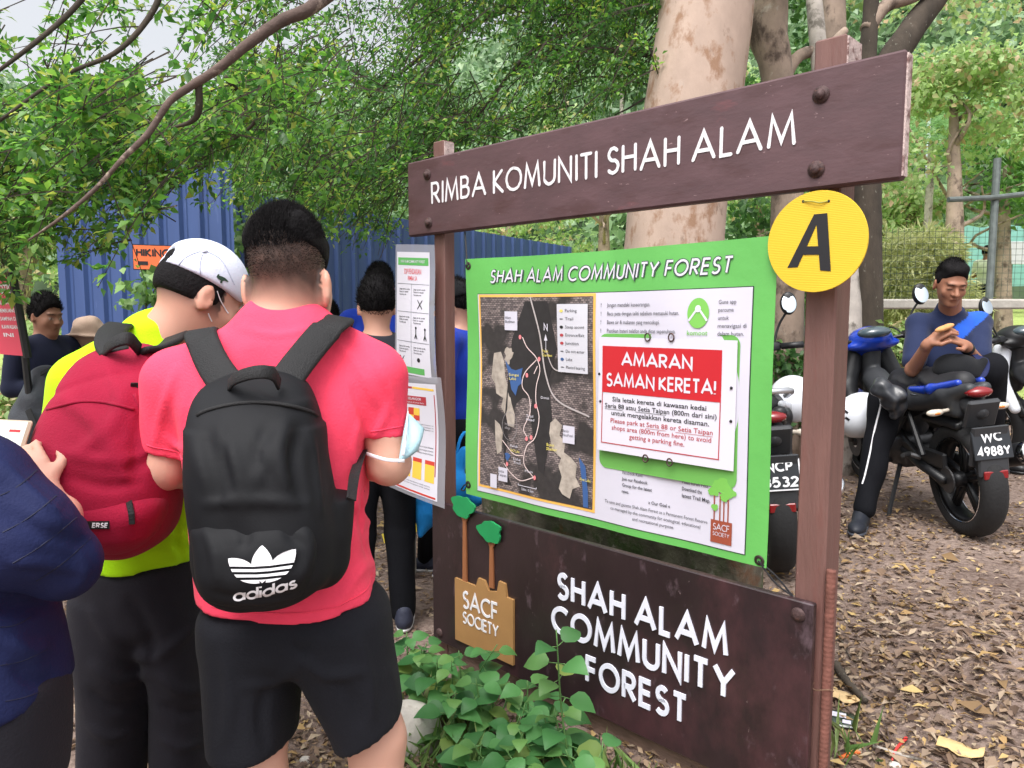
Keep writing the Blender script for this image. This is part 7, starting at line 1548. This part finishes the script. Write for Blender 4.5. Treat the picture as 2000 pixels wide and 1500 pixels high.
m.build("decal", M_black, he)
helmet(PX(1548, 782, 3.75), np.array([.3, 1, 0]), .95, "white helmet resting on the NCP motorbike behind the right post")

# ---- the seated rider -----------------------------------------------------------------
def rider():
    g = PX; base = g(1675, 1030, 3.80); base = np.array([base[0], base[1], float(gz(base[0], base[1]))])
    hc = g(1857, 554, 4.02); hf = np.array([-.16, -1, -.42]); hu = np.array([0, -.25, 1.]); skin = np.array(lin(160, 112, 90))
    B = Sdf(.016); head_parts(B, hc, hf, hu, .95)
    sl, sr = g(1795, 634, 4.18), g(1912, 632, 4.20)
    B.cone(g(1853, 632, 4.20), g(1856, 585, 4.10), .062, .056); B.cone(g(1850, 670, 4.22), g(1845, 800, 4.40), .09, .10, .04); B.cone(sl, sr, .05, .05, .03)
    el, er = g(1783, 722, 4.05), g(1912, 712, 4.02); wl, wr = g(1812, 672, 3.86), g(1886, 676, 3.84)
    B.chain([sl, el, wl], [.046, .039, .026], .015); B.chain([sr, er, wr], [.046, .039, .026], .015)
    hand(B, wl, unit(g(1838, 650, 3.82) - wl), np.array([.55, .3, -.6]), np.array([.1, -.7, .6]), .98, .8); hand(B, wr, unit(g(1852, 652, 3.80) - wr), np.array([-.5, .4, -.6]), np.array([-.1, -.7, .6]), .98, .8)
    hl, hr = g(1808, 790, 4.38), g(1885, 790, 4.38); kl = g(1733, 775, 4.02); al = g(1690, 985, 3.92); al[2] = float(gz(*al[:2])) + .10; kr = g(1932, 722, 4.02); ar = g(1935, 890, 4.25); ar[2] = float(gz(*ar[:2])) + .32
    B.chain([hl, kl, al], [.085, .055, .036], .02); B.chain([hr, kr, ar], [.085, .055, .036], .02)
    o = B.build("person", .0046, M_skin, None, base, {'tint': face_tint(hc, hf, hu, .95, skin, .25, True)}); tag(o, "man in a navy and blue jersey seated on the motorbike, looking at his food", "person")
    H = hair_cap(Sdf(.02), hc, hf, hu, .95, low=-.02, front=.062, thick=.010, top=.016); r_, f_, u_ = basis(hf, hu)
    H.ell(hc + u_ * .092 + f_ * .015, (.060, .062, .030), np.array([r_, f_, u_]), .02); H.wob(lambda P: .004 * wav(P, 80, 3)); hair_obj(H, .006, strands(hc, hf, hu, .96, 4000, .016, np.random.default_rng(9), .010, .03, .6, .0009), o)
    S = Sdf(.03); S.cone(sl, sr, .066, .066, .03); S.chain([g(1852, 665, 4.2), g(1848, 740, 4.28), g(1845, 800, 4.38)], [.135, .135, .14], .05); S.ell(g(1850, 700, 4.2), (.165, .12, .17), None, .04); S.cone(g(1853, 628, 4.20), g(1855, 606, 4.16), .088, .072, .04)
    S.cone(sl, sl + (el - sl) * .80, .064, .060, .02); S.cone(sr, sr + (er - sr) * .80, .064, .060, .02); S.cut(g(1856, 612, 4.08), unit([0, -.6, 1.]), .008); S.wob(folds(81, .006, 22, .7))
    pan = lambda V: np.where((np.abs((V - g(1902, 634, 4.05)) @ unit([-.54, 0, .84]))[:, None] < .034) & (V[:, :1] > g(1872, 600, 4.05)[0]), np.array(lin(38, 92, 200)), np.array(lin(34, 44, 76)))
    M_rj = pbr("navy_blue_jersey", (1, 1, 1), .8, spec=.2, attr='tint', bump=.2, bscale=220, sheen=.1); S.build("jersey", .0075, M_rj, o, attr={'tint': lambda V: pan(V) * np.ones((len(V), 1))})
    T = Sdf(.03); T.chain([hl, kl, al + [0, 0, .01]], [.115, .085, .052], .03); T.chain([hr, kr, ar], [.115, .085, .06], .03); T.cone(hl, hr, .12, .12, .03); T.wob(folds(82, .008, 18, .7)); T.build("trousers", .009, M_blacktr, o)
    m = MB(); pts = []
    for u, v in ((1722, 762), (1714, 800), (1704, 840), (1696, 880), (1686, 925), (1680, 945)): P, t = T.hit([u + 4], [v], 3.3); pts.append(P[0] - unit(ray(u, v)) * .002)
    m.ribbon(spl(pts, 24), (1, 0, 0), .009, .003); m.build("white_piping", M_logo, o)
    shoe(o, al - np.array([.0, -.03, .10]), (-.55, -.85, 0), 1.0, pbr("black_shoe", lin(30, 34, 44), .6), pbr("grey_sole", lin(70, 74, 84), .6)); shoe(o, ar - np.array([0, -.02, .08]), (.2, -1, 0), 1.0, M_bplast, M_bplast)
    m = MB(); w0 = wr + (er - wr) * .12; m.lathe(w0, er - wr, [(.031, -.014), (.034, -.012), (.034, .012), (.031, .014)], 20); wt = m.build("watch", M_bplast, o, True)
    fd = g(1845, 640, 3.79); m = MB(); F_ = Sdf(.01); F_.ell(fd, (.055, .022, .014), np.array([unit([1, 0, .35]), unit([0, 1, 0]), unit([-.35, 0, 1])])); F_.wob(folds(83, .004, 60)); ob = F_.build("bread", .005, pbr("bread_crust", lin(206, 150, 96), .8, var=.15, vscale=40, bump=.3)); tag(ob, "piece of bread or pastry held in the seated man's hands", "food")
rider()
# dark cap lying on his knee, plastic bag over his thigh
c = PX(1868, 722, 3.86); S = Sdf(.02); S.ell(c, (.11, .11, .085)); S.cut(c - [0, 0, .03], (0, 0, -1), .01); S.cone(c + [.05, -.08, -.02], c + [.11, -.05, .05], .02, .02, .02); S.wob(folds(91, .006, 26)); e = empty("cap", c, "dark cap with a navy brim lying on the seated man's knee", "cap"); S.build("crown", .008, M_capb, e)
m = MB(); m.ribbon(spl([c + [.02, -.09, -.045], c + [.085, -.075, -.01], c + [.115, -.03, .05], c + [.10, .03, .08]], 14), (.5, -.6, -.3), .055, .006); m.build("brim", M_navyj, e, True)
c = PX(1735, 775, 3.86); S = Sdf(.02); S.chain([c + [-.045, 0, .05], c + [.02, -.01, .0], c + [.05, 0, -.08]], [.045, .06, .035]); S.wob(folds(92, .014, 45)); M_poly = pbr("clear_black_plastic", lin(48, 50, 55), .35, coat=.15); ob = S.build("plastic_bag", .006, M_poly); tag(ob, "crumpled dark plastic bag lying over the seated man's thigh", "plastic bag")
# ================================================================== small things
M_orange_s = flat("orange_sign", (238, 112, 62), .55, var=.05); 
def hiking():
    d = 5.15; a = PX(262, 479, d); b = PX(262, 525, d); w = PX(404, 484, d); c0 = b; ux = unit(w - a); h = (a - b)[2]; L = np.linalg.norm(w - a); nn = np.array([ux[1], -ux[0], 0]); nn = nn if nn[1] < 0 else -nn
    P = lambda x, y, off: c0 + np.asarray(x, float)[..., None] * ux * L + np.asarray(y, float)[..., None] * np.array([0, 0, h]) + nn * np.asarray(off, float)[..., None]
    P_ = lambda x, y, off: P(x, y, np.zeros(np.shape(x)) + off)
    e = empty("hiking_sign", c0, "orange HIKING direction sign in a black frame on the blue hoarding", "sign"); m = MB()
    m.add(np.concatenate([P_([-.012, 1.012, 1.012, -.012], [-.04, -.04, 1.04, 1.04], 0), P_([-.012, 1.012, 1.012, -.012], [-.04, -.04, 1.04, 1.04], -.02)]), [(0, 1, 2, 3), (4, 7, 6, 5), (0, 4, 5, 1), (1, 5, 6, 2), (2, 6, 7, 3), (3, 7, 4, 0)]); m.build("frame", M_black, e)
    m = MB(); m.add(P_([0, 1, 1, 0], [0, 0, 1, 1], .004), [(0, 1, 2, 3)]); m.build("panel", M_orange_s, e)
    m = MB(); letters(m, P_, "HIKING ENT", .04, .86, .52, .36, .006, 0, w=.2, gap=.14); sh = .05; m.add(P_([.06, .2, .2, .06], [.17, .17, .33, .33], .006), [(0, 1, 2, 3)]); m.add(P_([.40, .50, .50, .62, .62, .50, .50], [.25, .42, .31, .31, .19, .19, .08], .006), [tuple(range(7))]); m.build("lettering", M_black, e)
hiking()
def pinksign():
    d = 3.6; c = PX(18, 612, d); e = empty("standing_sign", np.array([c[0], c[1], float(gz(c[0], c[1]))]), "pink notice sign with white lines on a black stand at the left edge", "sign"); ux = unit([.80, -.60, 0]); nn = np.array([-.6, -.8, 0]); A_ = PX(30, 694, d); 
    h = .375; L = .20; tilt = np.array([-.12, 0, 1.])
    P = lambda x, y, off: A_ + np.asarray(x, float)[..., None] * ux * L + np.asarray(y, float)[..., None] * tilt * h + nn * off
    m = MB(); m.add(np.concatenate([P(np.array([-1, .6, .6, -1.]), np.array([0, 0, 1, 1.]), 0), P(np.array([-1, .6, .6, -1.]), np.array([0, 0, 1, 1.]), -.012)]), [(0, 1, 2, 3), (4, 7, 6, 5), (0, 4, 5, 1), (1, 5, 6, 2), (2, 6, 7, 3), (3, 7, 4, 0)]); m.build("panel", flat("sign_pink", (222, 62, 96), .5), e)
    m = MB(); pd = lambda x, y, off: P(np.asarray(x, float), np.asarray(y, float), .002 + off); sk = 0
    for i_, t_ in enumerate(("DILARANG", "MEMBUANG", "SAMPAH DI", "KAWASAN", "INI")): m = MB(); small_text(m, pd, t_, -.5, .5 if i_ < 4 else .15, .66 - i_ * .105, .05, 0, .02); m.build("text_line", M_logo, e)
    m = MB(); small_text(m, pd, "NOTIS", -.5, .48, .80, .12, 0, .03); m.build("lettering", M_logo, e)
    m = MB(); m.tube([P(np.array(.72), np.array(1.05), 0), P(np.array(.72), np.array(-.02), 0)], .018, 6); m.tube([P(np.array(.3), np.array(0.), -.02), np.array([A_[0] + .10, A_[1], float(gz(A_[0], A_[1]))])], .016, 6); m.build("stand", M_black, e)
pinksign()
# barrier tape post behind the blue-shirted man's legs
e = empty("barrier_post", PX(792, 1135, 3.9) * [1, 1, 0], "short grey concrete post with red and yellow barrier tape behind the hikers", "post"); p = PX(792, 1040, 3.9); m = MB(); m.box((p[0], p[1], p[2] / 2 + .02), (.05, .05, p[2] / 2), bev=.01); m.build("post", M_conc, e)
m = MB(); a, b = PX(748, 1052, 3.8), PX(830, 1020, 3.8); m.ribbon(spl([a, (a + b) / 2 + [0, 0, -.01], b], 8), (0, .1, 1), .05, .003); m.build("yellow_tape", flat("tape_yellow", (226, 204, 72), .5), e); m = MB(); a, b = PX(760, 1028, 3.85), PX(812, 1018, 3.82); m.ribbon(spl([a, (a + b) / 2, b], 8), (0, .1, 1), .09, .003); m.build("red_tape", flat("tape_red", (190, 50, 44), .5), e)
# broad-leaved weeds at the foot of the sign
M_weed = leafmat("weed_leaf", [lin(50, 98, 54), lin(68, 122, 66), lin(90, 144, 82), lin(58, 108, 60), lin(108, 150, 80), lin(64, 112, 62), lin(134, 152, 78)], .32, .5)
def heart(pos, d, up, ln, wr):
    """Broad pointed leaf: grid of 5 x 3 points, cupped along the midrib."""
    d = unit(d); s = unit(np.cross(d, up)); n = np.cross(s, d); V = []; ws = (0.25, .90, 1.0, .80, .44, .03)
    for i, w in enumerate(ws):
        t = i / 5; c = pos + d * ln * t + n * (ln * (.22 * math.sin(t * 2.6) - .18 * t))
        for q in (-1, -.5, 0, .5, 1): V.append(c + s * q * w * ln * wr / 2 + n * (abs(q) ** 1.5) * w * ln * .05)
    return V, [(i * 5 + j, (i + 1) * 5 + j, (i + 1) * 5 + j + 1, i * 5 + j + 1) for i in range(5) for j in range(4)]
def weed(u, v, d, h, seed, label, pairs=5, ln=.075, lean=(0, 0, 0)):
    r = np.random.default_rng(seed); b = PX(u, v, d); b[2] = float(gz(b[0], b[1])); e = empty("leafy_weed", b, label, "weed", "weeds at the foot of the sign"); mb = MB(); L = MB()
    for st in range(1 if pairs > 6 else 2):
        tip = b + np.array([r.normal() * .06, r.normal() * .04, h * r.uniform(.75, 1.1)]) + np.array(lean) * h; q = spl([b + r.normal(size=3) * [.02, .02, 0], (b + tip) / 2 + r.normal(size=3) * .012, tip], 12); mb.tube(q, np.linspace(.0045, .002, 12), 5)
        a = r.uniform(0, 3.14)
        for k in range(pairs):
            t = .28 + .72 * (k + .5) / pairs; p = q[int(t * 11)]; a += 1.57 + r.normal() * .25; sz = ln * (1.15 - .45 * t if k < pairs - 1 else .62) * r.uniform(.8, 1.2)
            for sg in (0, 3.14):
                az = a + sg + r.normal() * .2; dr = np.array([math.cos(az), math.sin(az), r.uniform(-.35, .35)]); st_ = p + unit(dr) * sz * .35; mb.tube([p, st_], .0016, 4); V, Q = heart(st_, dr + [0, 0, -.2], (r.normal() * .2, r.normal() * .2 - .2, 1), sz, .84); L.add(V, Q)
    mb.build("stem", pbr("weed_stem", lin(82, 120, 64), .6), e, True); L.build("leaves", M_weed, e, True)
WEEDS = [(815, 1330, 2.72, .26, "weed under the left sign post"), (850, 1390, 2.55, .30, ""), (905, 1360, 2.62, .36, ""), (900, 1450, 2.35, .26, ""), (960, 1400, 2.42, .34, ""), (985, 1470, 2.22, .30, ""), (1030, 1420, 2.30, .33, ""), (1060, 1500, 2.10, .30, ""), (1095, 1450, 2.16, .30, ""), (1150, 1520, 2.02, .28, ""), (790, 1300, 2.85, .22, ""), (940, 1520, 2.15, .24, ""), (1000, 1540, 2.05, .22, "")]
WL = ["leafy weed growing against the foot of the left sign post", "leafy weed left of the tan emblem's lower corner, beside the stone", "leafy weed just under the tan emblem", "weed at the left front of the clump, beside the white stone", "tall leafy weed right of the tan emblem", "bushy weed in the middle front of the clump", "leafy weed just left of the tall single sprig", "weed at the bottom of the picture under the tall sprig", "weed right beside the foot of the tall single sprig", "rightmost broad-leaved weed of the clump below the word FOREST", "small weed by the navy shoe behind the left post", "low weed at the bottom edge left of the clump's middle", "low weed at the bottom edge in front of the clump's middle"]
for i_, (w_, l_) in enumerate(zip(WEEDS, WL)): weed(w_[0], w_[1], w_[2], w_[3] * .8, i_ + 1, l_, 4, .098)
weed(1120, 1480, 2.10, .50, 40, "tall single sprig of weed reaching up across the word FOREST", 7, .10, (.03, 0, 0))
weed(1470, 1560, 1.75, .20, 41, "low weed at the bottom edge under the dark panel's right half", 3, .075); weed(1645, 1600, 1.62, .20, 42, "weed at the bottom edge beside the rusty bar", 3, .08)
# grass tufts
M_grass = leafmat("grass_blade", [lin(86, 122, 62), lin(120, 150, 84), lin(150, 160, 104)], .3, .5); rg = np.random.default_rng(51); P, D, Ln = [], [], []
for (u, v, d, n, sp) in ((900, 1480, 2.3, 120, .14), (1040, 1500, 2.12, 120, .12), (1240, 1500, 1.98, 70, .10), (1340, 1520, 1.9, 50, .08), (850, 1450, 2.5, 80, .1), (1180, 1470, 2.1, 60, .08), (1660, 1290, 2.1, 14, .03)):
    c = PX(u, v, d); x = c[0] + rg.normal(size=n) * sp; y = c[1] + rg.normal(size=n) * sp * .6; P.append(np.stack([x, y, gz(x, y)], 1)); D.append(unit(rg.normal(size=(n, 3)) * [.5, .5, .1] + [0, 0, .8])); Ln.append(rg.uniform(.06, .2, n))
P = np.concatenate(P); V, Q = leaves(P, np.concatenate(D), unit(rg.normal(size=P.shape) + [0, 0, .3]), np.concatenate(Ln), .06, .2, -.5); tag(obj("grass", V, Q, M_grass), "thin grass growing among the weeds below the sign", "grass", kind='stuff')
# stones
M_stone = pbr("pale_stone", lin(196, 190, 182), .9, var=.18, vscale=14, bump=.7, bscale=30, spots=[(lin(150, 140, 128), 12, .55, .68)])
def stone(u, v, d, r, seed, label):
    c = PX(u, v, d); c[2] = float(gz(c[0], c[1])) + r[2] * .45; S = Sdf(.02); S.ell(c, r); S.wob(lambda P: .10 * r[0] * wav(P, 2.2 / r[0], seed) + .03 * r[0] * wav(P, 7 / r[0], seed + 1)); o = S.build("stone", max(.004, r[0] / 14), M_stone, None, c - [0, 0, r[2]]); tag(o, label, "stone")
stone(800, 1440, 2.42, (.10, .085, .10), 1, "large white stone beside the weeds at the pink-jersey man's leg"); stone(1755, 1360, 2.05, (.018, .014, .012), 2, "small grey pebble among the dry leaves right of the rusty bar"); stone(595, 1430, 2.3, (.02, .016, .012), 3, "small pale pebble between the pink-jersey man's legs")
# litter and sticks on the ground to the right
def gpt(u, v):
    r = ray(u, v); z = .2
    for _ in range(12): P = CAM + r * ((z - 1.4) / r[2]); z = float(gz(P[0], P[1]))
    return P
def stick(pts, r, label, mat, name="stick", cat="stick"):
    P = np.array([gpt(*p) + [0, 0, r + .006] for p in pts]); m = MB(); q = spl(P, 20); m.tube(q, r * (1 - .45 * np.linspace(0, 1, 20)) * (1 + .12 * np.sin(np.arange(20) * 1.7)), 8); tag(m.build(name, mat, smooth=True), label, cat)
stick([(1632, 1310), (1655, 1345), (1690, 1382)], .016, "dark broken branch lying by the foot of the rusty bar", M_bark_dark); stick([(1618, 1225), (1640, 1250), (1660, 1290)], .004, "thin dark twig near the rusty bar", M_bark_dark)
stick([(1705, 1465), (1760, 1482), (1830, 1500)], .006, "pale peeled stick at the bottom edge right of the sign", M_bark_mottled); stick([(1770, 1448), (1750, 1470), (1742, 1492)], .005, "bright red drinking straw among the dry leaves", flat("straw_red", (206, 60, 56), .4), "drinking_straw", "straw"); stick([(1640, 1490), (1665, 1478), (1680, 1478)], .007, "orange scrap of plastic near the rusty bar", flat("scrap_orange", (226, 110, 50), .5), "plastic_scrap", "litter")
def slab(u, v, w, h, ang, label, mat, name, cat, curl=.02, extra=None):
    c = gpt(u, v) + [0, 0, .018]; a = math.radians(ang); ux = np.array([math.cos(a), math.sin(a), 0]); uy = np.array([-math.sin(a), math.cos(a), .12]); V = []
    for i in range(5):
        for j in range(4): x, y = i / 4 - .5, j / 3 - .5; V.append(c + ux * x * w + uy * y * h + [0, 0, curl * (x * x * 2 + .3 * math.sin(x * 9 + y * 5))])
    Fq = [(i * 4 + j, (i + 1) * 4 + j, (i + 1) * 4 + j + 1, i * 4 + j + 1) for i in range(4) for j in range(3)]; o = obj(name, V, Fq, mat, smooth=True); md = o.modifiers.new("t", 'SOLIDIFY'); md.thickness = .002; tag(o, label, cat)
    if extra: extra(o, c + [0, 0, .004], ux, uy)
def foil(o, c, ux, uy):
    m = MB(); 
    for x, y, w, h in ((-.012, .012, .022, .012), (.012, -.016, .012, .009)): p = c + ux * x + uy * y; m.add([p - ux * w - uy * h, p + ux * w - uy * h, p + ux * w + uy * h, p - ux * w + uy * h], [(0, 1, 2, 3)])
    m.build("label_patch", M_bwhite, o)
slab(1645, 1415, .085, .075, -25, "dark green and silver snack wrapper on the leaves beside the rusty bar", pbr("wrapper", lin(58, 72, 62), .25, coat=.5), "snack_wrapper", "litter", .006, foil)
slab(1875, 1475, .11, .05, -40, "large pale piece of bark or leaf sheath at the bottom right", pbr("pale_bark_piece", lin(206, 176, 124), .8, var=.2, vscale=30), "bark_piece", "bark"); slab(1650, 1372, .09, .05, -30, "pale curled bark piece just above the snack wrapper", pbr("pale_bark_piece2", lin(200, 172, 128), .8, var=.2, vscale=30), "bark_piece", "bark")
